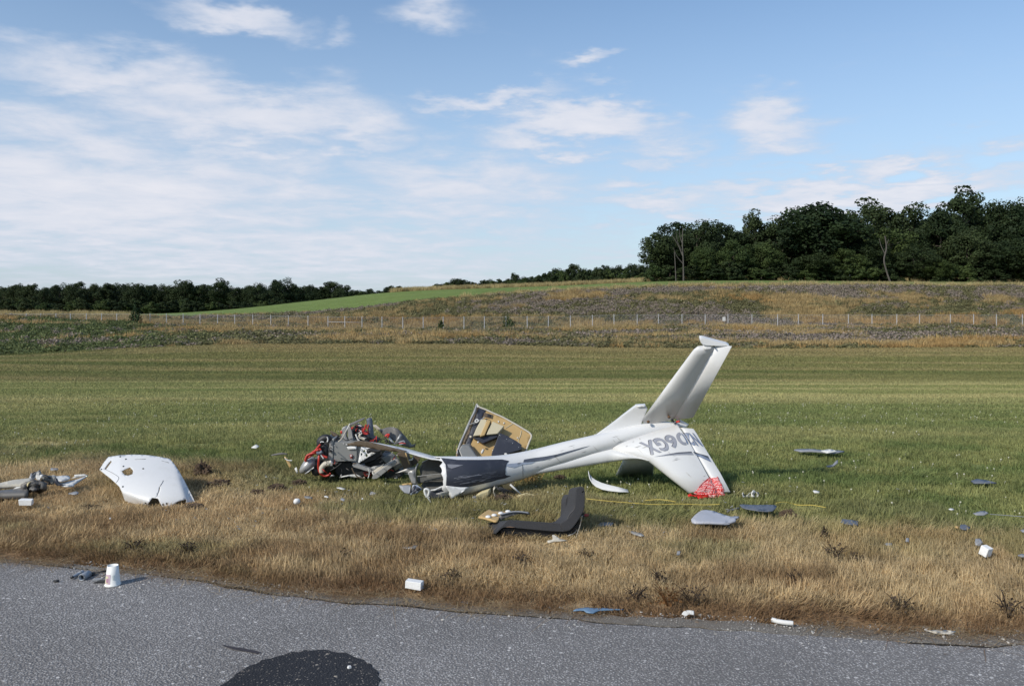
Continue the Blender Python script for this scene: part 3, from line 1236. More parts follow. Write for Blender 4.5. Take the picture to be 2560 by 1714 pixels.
def crown_mesh(seed, n=8500, low=.16, wid=.30, size=.021, clumps=46, flat=1.0):
    """leaf quads gathered in clumps over an uneven crown; unit height 1, foot at the origin"""
    r = np.random.default_rng(seed)
    cz = (1 + low) / 2
    rz = (1 - low) / 2
    k = clumps
    v = r.normal(0, 1, (k, 3))
    v /= np.linalg.norm(v, axis=1)[:, None]
    q = r.uniform(.45, .92, k)
    prof = 1.0 - .28 * np.clip(v[:, 2], -1, 1) ** 2
    cc_ = v * q[:, None] * np.array([wid, wid, rz]) * np.array([1, 1, flat])
    cc_[:, :2] *= prof[:, None]
    cc_[:, 2] += cz
    cr = r.uniform(.06, .135, k) * (.75 + .5 * (1 - q))
    own = r.integers(0, k, n)
    d = r.normal(0, 1, (n, 3))
    d /= np.linalg.norm(d, axis=1)[:, None]
    rad = cr[own] * r.uniform(.35, 1.1, n) ** .5
    c = cc_[own] + d * rad[:, None] * np.array([1.1, 1.1, .95])
    c[:, 2] = np.clip(c[:, 2], .02, 1.02)
    nr = d + r.normal(0, .6, (n, 3)) + np.array([0, 0, .35])
    nr /= np.linalg.norm(nr, axis=1)[:, None]
    t1 = np.cross(nr, r.normal(0, 1, (n, 3)))
    t1 /= np.linalg.norm(t1, axis=1)[:, None]
    t2 = np.cross(nr, t1)
    s = (size * r.uniform(.55, 1.4, n))[:, None] / 2
    V = np.stack([c - t1 * s - t2 * s * .6, c + t1 * s * .6 - t2 * s, c + t1 * s + t2 * s * .6, c - t1 * s * .6 + t2 * s], 1)
    o = np.arange(n) * 4
    me = bpy.data.meshes.new('crown')
    me.from_pydata(V.reshape(-1, 3).tolist(), [], np.stack([o, o + 1, o + 2, o + 3], 1).tolist())
    tn = me.attributes.new('tone', 'FLOAT', 'POINT')
    tone = np.clip(r.uniform(0, 1, k)[own] * .6 + r.uniform(0, .45, n), 0, 1)
    tn.data.foreach_set('value', np.repeat(tone, 4).astype(np.float32))
    return me, cc_


def trunk_mesh(seed, cc_, low=.16, r0=.016):
    r = random.Random(seed)
    ms = []
    lean = Vector((r.uniform(-.03, .03), r.uniform(-.03, .03), 0))
    top = .78
    stem = [Vector((0, 0, -.02)), lean * .3 + Vector((0, 0, .2)), lean + Vector((0, 0, .45)), lean * 1.6 + Vector((0, 0, top))]
    ms.append(tube_mesh(stem, [r0 * 1.25, r0, r0 * .75, r0 * .25], 7))
    idx = list(range(len(cc_)))
    r.shuffle(idx)
    for i in idx[:12]:
        tgt = Vector(cc_[i])
        z0 = max(.15, min(tgt.z - .12, .62))
        st = lean * (z0 / .5) + Vector((0, 0, z0))
        ms.append(tube_mesh([st, st.lerp(tgt, .5) + Vector((0, 0, -.02)), tgt], [r0 * .45, r0 * .3, r0 * .12], 5))
    me = join_mesh(ms, 'trunk')
    me.polygons.foreach_set('use_smooth', [True] * len(me.polygons))
    return me


CROWNS = []
for i in range(8):
    lo = [.10, .14, .06, .18, .08, .22, .05, .12][i]
    wd = [.42, .46, .40, .38, .48, .37, .44, .41][i]
    cm, cc_ = crown_mesh(900 + i, 12500, lo, wd, .021, 72)
    tm = trunk_mesh(950 + i, cc_, lo)
    cm.materials.append(m_crown)
    tm.materials.append(m_bark)
    CROWNS.append((cm, tm, wd))
SPARSE = []
for i in range(3):
    cm, cc_ = crown_mesh(980 + i, 5200, .28, .36, .023, 32)
    tm = trunk_mesh(990 + i, cc_, .3, .014)
    SPARSE.append((cm, tm, .36))
BUSH = []
for i in range(3):
    cm, cc_ = crown_mesh(970 + i, 5200, -.30, .42, .045, 44)
    tm = trunk_mesh(975 + i, cc_, .1, .010)
    cm.materials.append(m_crown if i else m_crown_l)
    tm.materials.append(m_bark)
    BUSH.append((cm, tm, .42))
TREE_N = 0


def tree(px, d, top_row, wpx, label, group, light=False, sparse=False, base_drop=0.0, bark=None, name='broadleaf_tree', kind=None):
    global TREE_N
    TREE_N += 1
    src = BUSH if name == 'woodland_bush' else SPARSE if sparse else CROWNS
    cm, tm, wd = src[(kind if kind is not None else TREE_N * 5 + TREE_N // 7) % len(src)]
    x = (px - CX) / F * d
    z = float(ground_z(np.array([x]), np.array([d]))[0]) - base_drop
    ztop = H + (YH - top_row) * d / F
    h = max(2.0, ztop - z)
    w = wpx * d / F / (2 * wd)
    o = thing(name, label, 'tree', (x, d, z), group)
    o.scale = (w, w, h)
    o.rotation_euler = (0, 0, random.uniform(0, 6.28))
    for nm, me, m in (('trunk', tm, bark or m_bark), ('crown', cm, m_crown_l if light else m_crown)):
        p = bpy.data.objects.new(nm, me)
        col.objects.link(p)
        p.parent = o
        if len(me.materials) == 0:
            me.materials.append(m)
        p.material_slots[0].link = 'OBJECT'
        p.material_slots[0].material = m
    return o


def wood_mass(name, label, spots, src):
    """far trees or bushes that read as one mass: spots are (pixel x, depth, top row, width in pixels)"""
    c = bpy.data.collections.new(name + '_shapes')
    for i, (cm, tm, wd) in enumerate(src):
        for k, me in enumerate((cm, tm)):
            c.objects.link(bpy.data.objects.new('%s_%02d_%d' % (name, i, k), me))
    pts, rot, scl, idx = [], [], [], []
    for j, (px, d, top, w) in enumerate(spots):
        x = (px - CX) / F * d
        z = float(ground_z(np.array([x]), np.array([d]))[0])
        h = max(1.5, H + (YH - top) * d / F - z)
        i = (j * 5 + j // 3) % len(src)
        ww = w * d / F / (2 * src[i][2])
        a = random.uniform(0, 6.28)
        for k in (0, 1):
            pts.append((x, d, z))
            rot.append((0, 0, a))
            scl.append((ww, ww, h))
            idx.append(i * 2 + k)
    return scatter(name, pts, rot, scl, idx, np.ones((len(pts), 3)), c, label, 'trees')


def plant_trees():
    # ---- the wood on the right: front row, left to right
    fr = [
        (1652, 196, 578, 100, 0, 0, 'small dense tree at the left end of the right-hand wood'),
        (1700, 206, 548, 130, 0, 0, 'tall dark tree behind the bare dead trunk at the wood edge'),
        (1748, 198, 545, 120, 0, 0, 'dark rounded tree just right of the bare dead trunk'),
        (1800, 206, 546, 130, 0, 0, 'dark tree left of the ragged high top in the right wood'),
        (1762, 190, 612, 90, 1, 0, 'low brighter green tree right of the bare dead trunk'),
        (1832, 192, 590, 110, 1, 0, 'medium light green tree at the wood edge below the ragged top'),
        (1884, 208, 527, 84, 0, 1, 'ragged thin-topped tree standing above its neighbours left of the largest crown'),
        (1905, 194, 600, 105, 1, 0, 'yellowish green tree at the left foot of the largest crown'),
        (1958, 204, 522, 150, 0, 0, 'tall tree leaning into the left side of the largest crown'),
        (2040, 196, 500, 220, 0, 0, 'largest broad round crown in the middle of the right wood'),
        (2104, 202, 516, 130, 0, 0, 'dark tree on the right shoulder of the largest crown'),
        (2030, 188, 632, 110, 0, 0, 'low dark tree under the largest crown'),
        (2112, 188, 618, 100, 1, 0, 'low green tree right of centre at the wood edge'),
        (2168, 212, 500, 160, 0, 1, 'loose open crown showing branches right of the largest crown'),
        (2165, 192, 600, 110, 0, 0, 'dark tree left of the pale crooked trunk'),
        (2222, 194, 560, 120, 1, 1, 'yellow green tree with a pale crooked trunk'),
        (2285, 205, 504, 130, 0, 0, 'high dark tree behind the pale crooked trunk, to its right'),
        (2290, 189, 610, 120, 0, 0, 'low dark tree right of the pale crooked trunk'),
        (2350, 198, 520, 140, 0, 0, 'tall tree left of the highest top in the wood'),
        (2346, 187, 640, 80, 1, 0, 'small bright green tree low in the right part of the wood'),
        (2412, 208, 470, 130, 0, 1, 'highest tree of the right-hand wood, with an open top'),
        (2420, 192, 565, 130, 0, 0, 'dark tree under the highest top of the wood'),
        (2490, 203, 484, 150, 0, 0, 'tall feathery tree second from the right edge'),
        (2500, 189, 600, 120, 0, 0, 'low dark tree second from the right edge'),
        (2560, 200, 486, 150, 0, 0, 'tall dark tree cut by the right edge of the view'),
        (2568, 188, 590, 110, 0, 0, 'low dark tree at the right edge of the view'),
    ]
    for (px, d, top, w, li, sp, lb) in fr:
        tree(px, d, top, w * 1.12, lb, 'trees of the right-hand wood', bool(li), bool(sp), bark=m_pale if 'pale' in lb else None)
    # ---- the wood's inner trees fill the gaps between the front ones
    sp = []
    for i in range(28):
        px = 1690 + i * 34 + random.uniform(-12, 12)
        top = np.interp(px, [1660, 1740, 1850, 1900, 2040, 2130, 2250, 2400, 2640], [585, 556, 566, 560, 520, 540, 525, 500, 505]) + random.uniform(2, 26)
        sp.append((px, random.uniform(216, 250), top, random.uniform(100, 150)))
    wood_mass('inner_woodland', 'dense dark inner trees of the right-hand wood behind its front row', sp, CROWNS)
    sp = [(1640 + i * 29 + random.uniform(-8, 8), random.uniform(186, 191), random.uniform(644, 674), random.uniform(50, 80)) for i in range(34)]
    sp += [(1655 + i * 33 + random.uniform(-8, 8), random.uniform(198, 206), random.uniform(636, 668), random.uniform(70, 95)) for i in range(30)]
    wood_mass('woodland_undergrowth', 'low leafy undergrowth along the foot of the right-hand wood', sp, BUSH)
    # ---- far tree line in the middle
    md = [(1092, 711, 52, 'first low tree left in the middle tree line'), (1118, 706, 46, 'low tree second from left in the middle tree line'), (1147, 695, 54, 'round tree third from left in the middle tree line'),
          (1172, 702, 34, 'small dark tree left of the gap in the middle tree line'), (1198, 706, 36, 'low tree in the dip of the middle tree line'), (1220, 696, 40, 'round tree right of the dip in the middle tree line'),
          (1255, 702, 52, 'low tree left of the tall round-headed tree'), (1283, 677, 34, 'tall round-headed tree that sticks out of the middle tree line'), (1312, 690, 50, 'tree just right of the tall round-headed tree'),
          (1345, 692, 56, 'dense low tree at the centre of the middle tree line'), (1390, 664, 56, 'broad crown left of the twin tops in the middle tree line'), (1432, 657, 44, 'pointed top in the right half of the middle tree line'),
          (1465, 668, 50, 'lower tree right of the pointed top'), (1512, 658, 46, 'open crown with branches in the right half of the middle tree line'), (1548, 664, 52, 'dense tree right of the open crown'),
          (1582, 655, 48, 'tree third from the large wood in the middle tree line'), (1606, 660, 44, 'tree second from the large wood in the middle tree line'), (1632, 662, 50, 'tree touching the large wood in the middle tree line')]
    for (px, top, w, lb) in md:
        tree(px, random.uniform(318, 345), top, w * 1.12, lb, 'trees of the middle tree line', sparse='open' in lb)
    sp = []
    for i in range(64):
        px = 1080 + i * 9 + random.uniform(-3, 3)
        top = np.interp(px, [1080, 1150, 1200, 1260, 1330, 1380, 1450, 1560, 1640], [714, 702, 706, 700, 692, 676, 672, 668, 670]) + random.uniform(-6, 8)
        sp.append((px, random.uniform(300, 345), top, random.uniform(34, 50)))
    wood_mass('middle_hedgerow', 'low dark hedgerow that joins the trees of the middle tree line', sp, BUSH)
    # ---- far tree line on the left
    lf = [(8, 714, 60, 'tree cut by the left edge of the view'), (42, 707, 56, 'round tree second from the left edge'), (74, 706, 60, 'round tree third from the left edge'), (112, 712, 50, 'lower tree in the first dip of the left tree line'),
          (148, 705, 60, 'tree right of the first dip in the left tree line'), (190, 700, 66, 'broad tree sixth from the left edge'), (236, 702, 60, 'tree seventh from the left edge'), (270, 705, 56, 'tree eighth from the left edge'),
          (300, 703, 60, 'tree standing above the tan field corner'), (340, 706, 60, 'tree right of the tan field corner'), (378, 708, 56, 'tree above the left end of the green field'), (412, 706, 52, 'tree left of the flat-topped high tree'),
          (460, 698, 66, 'flat-topped high tree in the left tree line'), (502, 704, 50, 'thin tree right of the flat-topped high tree'), (552, 697, 62, 'loose-crowned tree that stands free above the left tree line'),
          (588, 714, 50, 'low tree right of the loose-crowned tree'), (618, 712, 50, 'tree left of the twin high crowns'), (648, 700, 54, 'left one of the twin high crowns'), (704, 692, 78, 'highest broad crown of the left tree line'),
          (755, 712, 44, 'thin small tree right of the highest broad crown'), (792, 714, 50, 'low pale green tree on the slope'), (828, 701, 56, 'round tree above the green slope'), (858, 708, 44, 'open tree right of the round one above the green slope'),
          (893, 724, 44, 'low tree half hidden by the green slope'), (922, 720, 40, 'tree between the low ones above the slope'), (950, 724, 36, 'small tree third from the right end of the left tree line'),
          (973, 713, 36, 'small upright tree near the right end of the left tree line'), (995, 713, 36, 'small tree second from the right end of the left tree line'), (1022, 722, 28, 'last tiny tree at the right end of the left tree line')]
    for (px, top, w, lb) in lf:
        tree(px, random.uniform(395, 425), top, w * 1.15, lb, 'trees of the left tree line', sparse='open' in lb or 'loose' in lb or 'thin' in lb)
    sp = [(-30 + i * 19 + random.uniform(-6, 6), random.uniform(430, 460), random.uniform(708, 726), 60) for i in range(44)]
    wood_mass('left_back_woodland', 'dark back row of the left tree line', sp, CROWNS)
    sp = [(-10 + i * 15, random.uniform(380, 394), random.uniform(742, 758), 46) for i in range(56)]
    sp += [(830 + i * 10, random.uniform(385, 420), np.interp(830 + i * 10, [830, 900, 1020], [722, 728, 730]) + random.uniform(-3, 4), 34) for i in range(20)]
    wood_mass('left_undergrowth', 'low dark undergrowth at the foot of the left tree line', sp, BUSH)

    # ---- bare dead tree at the wood's edge
    def bare(px, d, label, base_row, paths, r0):
        o = thing('dead_tree', label, 'tree', P(px, base_row, d))
        for k, (pts, ra, rb) in enumerate(paths):
            w = [P(a, b_, d + dz) for (a, b_, dz) in pts]
            link('trunk' if k == 0 else 'branch', tube_mesh(w, [ra] + [(ra + rb) / 2] * (len(w) - 2) + [rb], 6), m_pale, o)
        return o
    bare(1707, 184, 'bare pale dead tree standing at the left edge of the wood', 706,
         [([(1709, 706, 0), (1708, 650, 0), (1706, 610, 0), (1707, 570, 0)], .22, .06), ([(1707, 640, 0), (1698, 618, 1), (1688, 600, 1), (1680, 588, 1)], .12, .04),
          ([(1706, 628, 0), (1694, 604, -1), (1690, 580, -1)], .10, .03), ([(1707, 612, 0), (1700, 592, 1), (1699, 572, 1)], .08, .03), ([(1708, 660, 0), (1692, 640, 0), (1684, 620, 0)], .09, .03)], .2)
    bare(2224, 184, 'crooked pale trunk leaning left at the edge of the wood', 706,
         [([(2226, 706, 0), (2217, 680, 0), (2210, 650, 0), (2216, 620, 0), (2212, 590, 0)], .24, .10), ([(2213, 636, 0), (2203, 615, 0), (2198, 596, 0)], .11, .04), ([(2215, 615, 0), (2222, 598, 0)], .09, .04)], .2)
    bare(1687, 184, 'thin straight grey trunk left of the bare dead tree', 706, [([(1690, 706, 0), (1688, 660, 0), (1686, 630, 0)], .13, .08)], .1)


def shrub(px, py, d, w, h, label, seed, m=None):
    x = (px - CX) / F * d
    z = float(ground_z(np.array([x]), np.array([d]))[0])
    me = leaves_mesh(700, w / 2, h, .14, seed)
    o = thing('shrub', label, 'shrub', (x, d, z))
    p = bpy.data.objects.new('foliage', me)
    col.objects.link(p)
    me.materials.append(m or m_shrub)
    p.parent = o
    s = link('stem', tube_mesh([Vector((x, d, z - .05)), Vector((x + .02, d, z + h * .5)), Vector((x, d, z + h * .8))], [.03, .02, .01], 5), m_bark, o)


# ------------------------------------------------------------------ fence
def build_fence():
    posts = [-60, -15, 28, 66, 102, 140, 176, 216, 254, 292, 333, 375, 416, 458, 500, 544, 587, 632, 677, 721, 770, 820, 862, 905, 955, 1007, 1058, 1108, 1160, 1211, 1265, 1318, 1371, 1426, 1481, 1535,
             1593, 1646, 1705, 1763, 1820, 1880, 1944, 1996, 2057, 2121, 2180, 2242, 2299, 2376, 2434, 2491, 2556, 2615, 2675, 2735]
    m_galv = mat('galvanised_steel', (.52, .52, .52), .6, .1, var=.15)
    m_wire = mat('wire', (.38, .39, .40), .5, .4, var=.1)
    d = 110.0
    base = Vector(((posts[0] - CX) / F * d, d, 0))
    tops, xs_ = [], []
    for px in posts:
        x = (px - CX) / F * d
        z = float(ground_z(np.array([x]), np.array([d]))[0])
        row = np.interp(px, [0, 330, 460, 860, 1010, 1430, 1535, 2560], [784, 784, 785, 791, 793, 790, 786, 786])
        xs_.append(x)
        tops.append((z, H + (YH - row) * d / F))
    o = thing('chain_link_fence', 'long chain-link fence with pale steel posts along the foot of the bank', 'fence', (xs_[0], d, tops[0][0]))
    bm = bmesh.new()
    bmesh.ops.create_cone(bm, cap_ends=True, segments=8, radius1=.05, radius2=.05, depth=1, matrix=Matrix.Translation((0, 0, .5)))
    pm = bpy.data.meshes.new('post')
    bm.to_mesh(pm)
    bm.free()
    pm.materials.append(m_galv)
    for x, (z0, z1) in zip(xs_, tops):
        p = bpy.data.objects.new('post', pm)
        col.objects.link(p)
        p.parent = o
        p.location = (x - xs_[0], 0, z0 - tops[0][0] - .2)
        p.scale = (1, 1, z1 - z0 + .25)
    X = np.array(xs_)
    Z0 = np.array([a for a, _ in tops])
    Z1 = np.array([b for _, b in tops])
    # woven wire: crossing diagonals as thin triangular bars
    vs_, fs = [], []
    step = .075
    hgt = 1.75
    for s in (-1, 1):
        for x0 in np.arange(X[0] + 2, X[-1] - 2, step):
            x1 = x0 + s * hgt * .9
            if x1 < X[0] or x1 > X[-1]:
                continue
            z0, z1 = np.interp(x0, X, Z0) + .02, np.interp(x1, X, Z1) - .06
            n = len(vs_)
            w = .0022
            vs_ += [(x0 - w, d - .06, z0), (x0 + w, d - .06, z0), (x0, d - .06 - w * 2, z0), (x1 - w, d - .06, z1), (x1 + w, d - .06, z1), (x1, d - .06 - w * 2, z1)]
            fs += [(n, n + 1, n + 4, n + 3), (n + 1, n + 2, n + 5, n + 4), (n + 2, n, n + 3, n + 5)]
    link('wire_mesh', mesh_of('wire_mesh', vs_, fs), m_wire, o)
    link('top_wire', tube_mesh([Vector((x, d - .06, z - .05)) for x, z in zip(X, Z1)], .012, 5, curve=False), m_wire, o)
    link('brace_rail', tube_mesh([Vector((xs_[21], d, float(np.interp(xs_[21], X, Z1)) - .75)), Vector((xs_[23], d, float(np.interp(xs_[23], X, Z1)) - .75))], .03, 6, curve=False), m_galv, o)
    # notice hung on the mesh
    m_plate = mat('sign_white', (.8, .8, .78), .5, var=.04)
    c = P(1810, 797, d - .12)
    s = link('notice_sign', box_mesh(c, (.36, .02, .50)), m_plate, None, c)
    tag(s, 'small white notice plate hung on the chain-link fence', 'sign')
    m_ink = mat('sign_ink', (.12, .12, .13), .6)
    ln = []
    for k, (w, dz) in enumerate(((.24, .15), (.26, .06), (.20, -.02), (.26, -.10), (.18, -.17))):
        ln.append(box_mesh(c + Vector((0, -.013, dz)), (w, .004, .03)))
    link('print', join_mesh(ln), m_ink, s)

# ------------------------------------------------------------------ materials of the wreck
m_white = mat('white_paint', (.64, .64, .635), .32, coat=.2, var=.02, vscale=3, dirt=(.46, .44, .39), dirt_amt=.2, dscale=5)
m_inner = mat('bare_composite', (.085, .085, .08), .7, var=.3, vscale=9, dirt=(.20, .19, .16), dirt_amt=.6, dscale=6)
m_charc = mat('charcoal_paint', (.030, .033, .046), .5, var=.15, vscale=4, dirt=(.12, .125, .14), dirt_amt=.4, dscale=7)
m_navy = mat('grey_blue_stripe', (.070, .080, .105), .45, var=.08)
m_paleblue = mat('pale_blue_stripe', (.30, .34, .42), .45, var=.08)
m_letter = mat('registration_grey', (.27, .28, .32), .5, var=.05)
m_letter2 = mat('registration_blue', (.16, .20, .29), .5, var=.05)
m_outline = mat('registration_outline', (.085, .09, .11), .5, var=.05)  # dark outline paint of the registration, also used for seams and cracks
m_rust = mat('brown_hinge', (.11, .06, .03), .8, var=.4, vscale=40)
m_red = mat('red_hose', (.42, .035, .022), .45, var=.15, vscale=10)
m_redw = mat('red_wire', (.50, .03, .02), .5, var=.1)
m_black = mat('black_rubber', (.018, .019, .021), .55, var=.3, vscale=12)
m_dark = mat('dark_engine_metal', (.055, .055, .055), .5, .4, var=.4, vscale=15, bump=.4, bscale=30)
m_grey = mat('grey_panel', (.22, .225, .22), .5, .15, var=.08, vscale=5, dirt=(.18, .17, .15), dirt_amt=.4, dscale=8)
m_lgrey = mat('light_grey_metal', (.33, .33, .325), .4, .3, var=.12, vscale=8, dirt=(.22, .20, .17), dirt_amt=.5, dscale=9)
m_cream = mat('cream_box', (.52, .46, .32), .6, var=.06, dirt=(.38, .30, .18), dirt_amt=.4)
m_tanp = mat('tan_laminate', (.46, .31, .13), .6, var=.12, vscale=5, dirt=(.33, .22, .10), dirt_amt=.5, dscale=6)
m_foam = mat('white_foam', (.72, .72, .71), .9, var=.03, bump=.3, bscale=90)
m_yfoam = mat('yellow_foam', (.60, .52, .30), .85, var=.08, vscale=9, bump=.3, bscale=60)
m_brownp = mat('brown_laminate', (.10, .072, .045), .6, var=.2, vscale=6)
m_beige = mat('beige_plastic', (.50, .46, .38), .6, var=.12, vscale=12)
m_dgrey = mat('dark_grey_skin', (.115, .11, .105), .55, var=.2, vscale=6, dirt=(.18, .16, .12), dirt_amt=.4)
m_fabric = mat('seat_fabric', (.052, .053, .058), .95, var=.12, vscale=60, bump=.35, bscale=400, spec=.2)
m_shellb = mat('seat_shell_black', (.012, .012, .013), .6, var=.2)
m_steel = mat('bright_steel', (.62, .62, .62), .3, .8, var=.06)
m_bluepl = mat('blue_plastic', (.12, .20, .30), .4, var=.12)
m_greypl = mat('grey_blue_scrap', (.23, .24, .26), .5, var=.12, vscale=8)
m_slate = mat('slate_scrap', (.10, .115, .145), .5, var=.2, vscale=8)
m_yellow = mat('yellow_cord', (.60, .46, .10), .7, var=.1)
m_paper = mat('white_paper', (.60, .60, .58), .8, var=.04)
m_soil = mat('soil', (.075, .05, .032), 1.0, var=.45, vscale=18, bump=.9, bscale=30)
m_hay = mat('torn_straw', (.36, .24, .09), .9, var=.25, vscale=20)


def T(sx, ox, oy, pts):
    return [(ox + a * sx, oy + b * sx) for a, b in pts]


c1 = lambda p: T(.2989, 660, 980, p)
c2 = lambda p: T(.16226, 680, 1020, p)
c3 = lambda p: T(.1913, 980, 980, p)
c4p = lambda p: T(.2933, 1340, 820, p)
c5 = lambda p: T(.16226, 1180, 1180, p)
cf = lambda p: T(.1403, 1560, 1050, p)
cl = lambda p: T(.222, 0, 1120, p)
cw = lambda p: T(.1025, 0, 1160, p)
cr = lambda p: T(.3672, 1700, 1060, p)
ct = lambda p: T(.111, 1700, 1240, p)
ce = lambda p: T(.15306, 1560, 840, p)
cu = lambda p: T(.1025, 120, 1380, p)
ck = lambda p: T(.4697, 900, 1360, p)


def lin(x0, v0, x1, v1):
    return lambda x: v0 + (v1 - v0) * (x - x0) / (x1 - x0)


# ------------------------------------------------------------------ tail section, lying on its fin
def wing_mesh(secs, thick, frac=1.0, n=12, caps=True):
    """airfoil loft; secs: (leading edge, trailing edge, thickness factor)"""
    rows = []
    for k, (le, te, tf) in enumerate(secs):
        ch = te - le
        sp = (secs[min(k + 1, len(secs) - 1)][0] - secs[max(k - 1, 0)][0])
        nrm = ch.cross(sp).normalized()
        if nrm.y > 0:
            nrm = -nrm
        top, bot = [], []
        for i in range(n + 1):
            s = (1 - math.cos(math.pi * i / n)) / 2
            q = s * frac
            yt = 5 * (.2969 * math.sqrt(q) - .1260 * q - .3516 * q * q + .2843 * q ** 3 - .1030 * q ** 4)
            top.append(le + ch * s + nrm * yt * thick * tf)
            bot.append(le + ch * s - nrm * yt * thick * tf)
        rows.append(top[::-1] + bot[1:])
    me = grid_mesh(rows, closed=True)
    bm = bmesh.new()
    bm.from_mesh(me)
    m = len(rows[0])
    bm.verts.ensure_lookup_table()
    if caps:
        bm.faces.new([bm.verts[i] for i in range(m)])
        bm.faces.new([bm.verts[(len(rows) - 1) * m + i] for i in range(m - 1, -1, -1)])
    bmesh.ops.recalc_face_normals(bm, faces=bm.faces)
    bm.to_mesh(me)
    bm.free()
    return me


def glyph(ch):
    cu_ = bpy.data.curves.new('glyph', 'FONT')
    cu_.body = ch
    cu_.size = 1
    cu_.offset = 0.028
    cu_.resolution_u = 6
    o = bpy.data.objects.new('glyph', cu_)
    col.objects.link(o)
    bpy.context.view_layer.update()
    me = bpy.data.meshes.new_from_object(o.evaluated_get(bpy.context.evaluated_depsgraph_get()))
    bpy.data.objects.remove(o)
    co = np.array([v.co[:] for v in me.vertices])
    mn, mx = co.min(0), co.max(0)
    for v in me.vertices:
        v.co.x = (v.co.x - mn[0]) / (mx[0] - mn[0])
        v.co.y = (v.co.y - mn[1]) / (mx[1] - mn[1])
        v.co.z = 0
    return me


def quad_map(q, u, v):
    """q = top-left, top-right, bottom-right, bottom-left in pixels"""
    a = Vector(q[0]).lerp(Vector(q[1]), u)
    b = Vector(q[3]).lerp(Vector(q[2]), u)
    return a.lerp(b, v)


def build_tail():
    global DSHIFT
    DSHIFT = lambda px: -.20 * min(1.0, max(0.0, (1330 - px) / 150.0))
    base = G(1300, 1240)
    t = thing('aircraft_tail_section', 'overturned white tail of a small aircraft resting on its fin, torn open in front', 'aircraft wreck', base)
    # ---- boom: an open shell, torn obliquely at its front end
    st = [(1020, 1146, 1238, 7.36), (1060, 1144, 1243, 7.36), (1110, 1142, 1243, 7.36), (1160, 1142.5, 1238, 7.38), (1210, 1142, 1222, 7.40), (1260, 1138, 1208, 7.43), (1300, 1131, 1199, 7.45), (1340, 1122, 1185, 7.47), (1413, 1103, 1160, 7.50),
          (1486, 1087, 1139, 7.54), (1550, 1071, 1119, 7.58), (1610, 1056, 1099, 7.60), (1660, 1051, 1085, 7.61), (1697, 1057, 1074, 7.61)]
    sx_ = np.array([s[0] for s in st])
    NA = 48
    cols = []
    for j in range(NA):
        a = 2 * math.pi * j / NA           # 0 = towards camera, pi/2 = up
        ca_, sa_ = math.cos(a), math.sin(a)
        # where the torn rim lies for this side of the shell
        start = 1080 - 36 * (-ca_) if ca_ < 0 else 1080 + 32 * ca_
        if sa_ > .6:
            start += 6 * (sa_ - .6) * 20 * .3
        if sa_ < -.5 and ca_ > -.3:
            start += 12 * math.sin(j * 2.3)
        start += 3 * math.sin(j * 1.9) + 2 * math.sin(j * 4.1)
        pts = []
        K = 46
        for k in range(K + 1):
            px = start + (1697 - start) * k / K
            tp = np.interp(px, sx_, [s[1] for s in st])
            bt = np.interp(px, sx_, [s[2] for s in st])
            dd = np.interp(px, sx_, [s[3] for s in st])
            cy = (tp + bt) / 2
            rv = (bt - tp) / 2
            rm = rv * dd / F
            flat = 1.0 if sa_ > 0 else 1.0
            pr = P(px, cy, dd)
            pts.append(pr + Vector((0, -ca_ * rm * 1.05, sa_ * rm * flat)))
        cols.append(pts)
    # smooth lengthwise
    for pts in cols:
        for _ in range(4):
            q = [p.copy() for p in pts]
            for k in range(1, len(pts) - 1):
                pts[k] = q[k] * .5 + (q[k - 1] + q[k + 1]) * .25
    rows = [[cols[j][k] for j in range(NA)] for k in range(47)]
    boom = grid_mesh(rows, closed=True)
    bm = bmesh.new()
    bm.from_mesh(boom)
    bmesh.ops.recalc_face_normals(bm, faces=bm.faces)
    bm.to_mesh(boom)
    bm.free()
    # ---- fin and the fillet between fin and boom
    A = (P(1530, 1122, 7.50), P(1693, 1066, 7.575), .8)
    B = (P(1622, 1152, 7.37), P(1719, 1106, 7.50), 1.0)
    Cc = (P(1722, 1232, 7.25), P(1790, 1231, 7.265), .62)
    fin = wing_mesh([A, (A[0].lerp(B[0], .5) + Vector((0, 0, -.006)), A[1].lerp(B[1], .5), .95), B, (B[0].lerp(Cc[0], .5), B[1].lerp(Cc[1], .5), .8), Cc], .15, .72)
    rud = wing_mesh([(P(1699, 1069, 7.57), P(1733, 1071, 7.555), .5), (P(1703, 1072, 7.565), P(1741, 1082, 7.54), .7), (P(1722, 1107, 7.49), P(1764, 1122, 7.46), 1), (P(1776, 1196, 7.325), P(1800, 1180, 7.35), .8), (P(1793, 1231, 7.26), P(1826, 1229, 7.255), .7)], .05, 1.0)
    # the fillet is a rounded wedge that runs from the boom's underside into the fin's leading edge
    lower = smooth_path([Vector((x, y, 0)) for x, y in ((1318, 1188), (1360, 1182), (1413, 1173), (1486, 1161), (1550, 1151), (1592, 1147), (1622, 1151.5))], 8)
    rows = []
    for q in lower:
        x, yb = q.x, q.y
        yt = np.interp(x, [1318, 1413, 1486, 1530, 1560, 1590, 1622], [1165, 1143, 1124, 1118, 1130, 1139, 1149.5])
        d0 = np.interp(x, [1318, 1413, 1486, 1530, 1560, 1590, 1622], [7.37, 7.425, 7.455, 7.46, 7.42, 7.40, 7.375])
        th = np.interp(x, [1318, 1413, 1590, 1622], [.05, .045, .035, .012])
        prof = [(0.0, 0.055), (.25, 0.0), (.55, -.012), (.82, -.010), (.95, .002), (1.0, .5 * th), (.95, th), (.6, th * 1.3), (.2, th * 1.6), (0, th * 1.6)]
        rows.append([P(x, yt + (yb - yt) * v, d0 + o_) for v, o_ in prof])
    fillet = grid_mesh(rows)
    bm = bmesh.new()
    bm.from_mesh(fillet)
    bmesh.ops.recalc_face_normals(bm, faces=bm.faces)
    bm.to_mesh(fillet)
    bm.free()
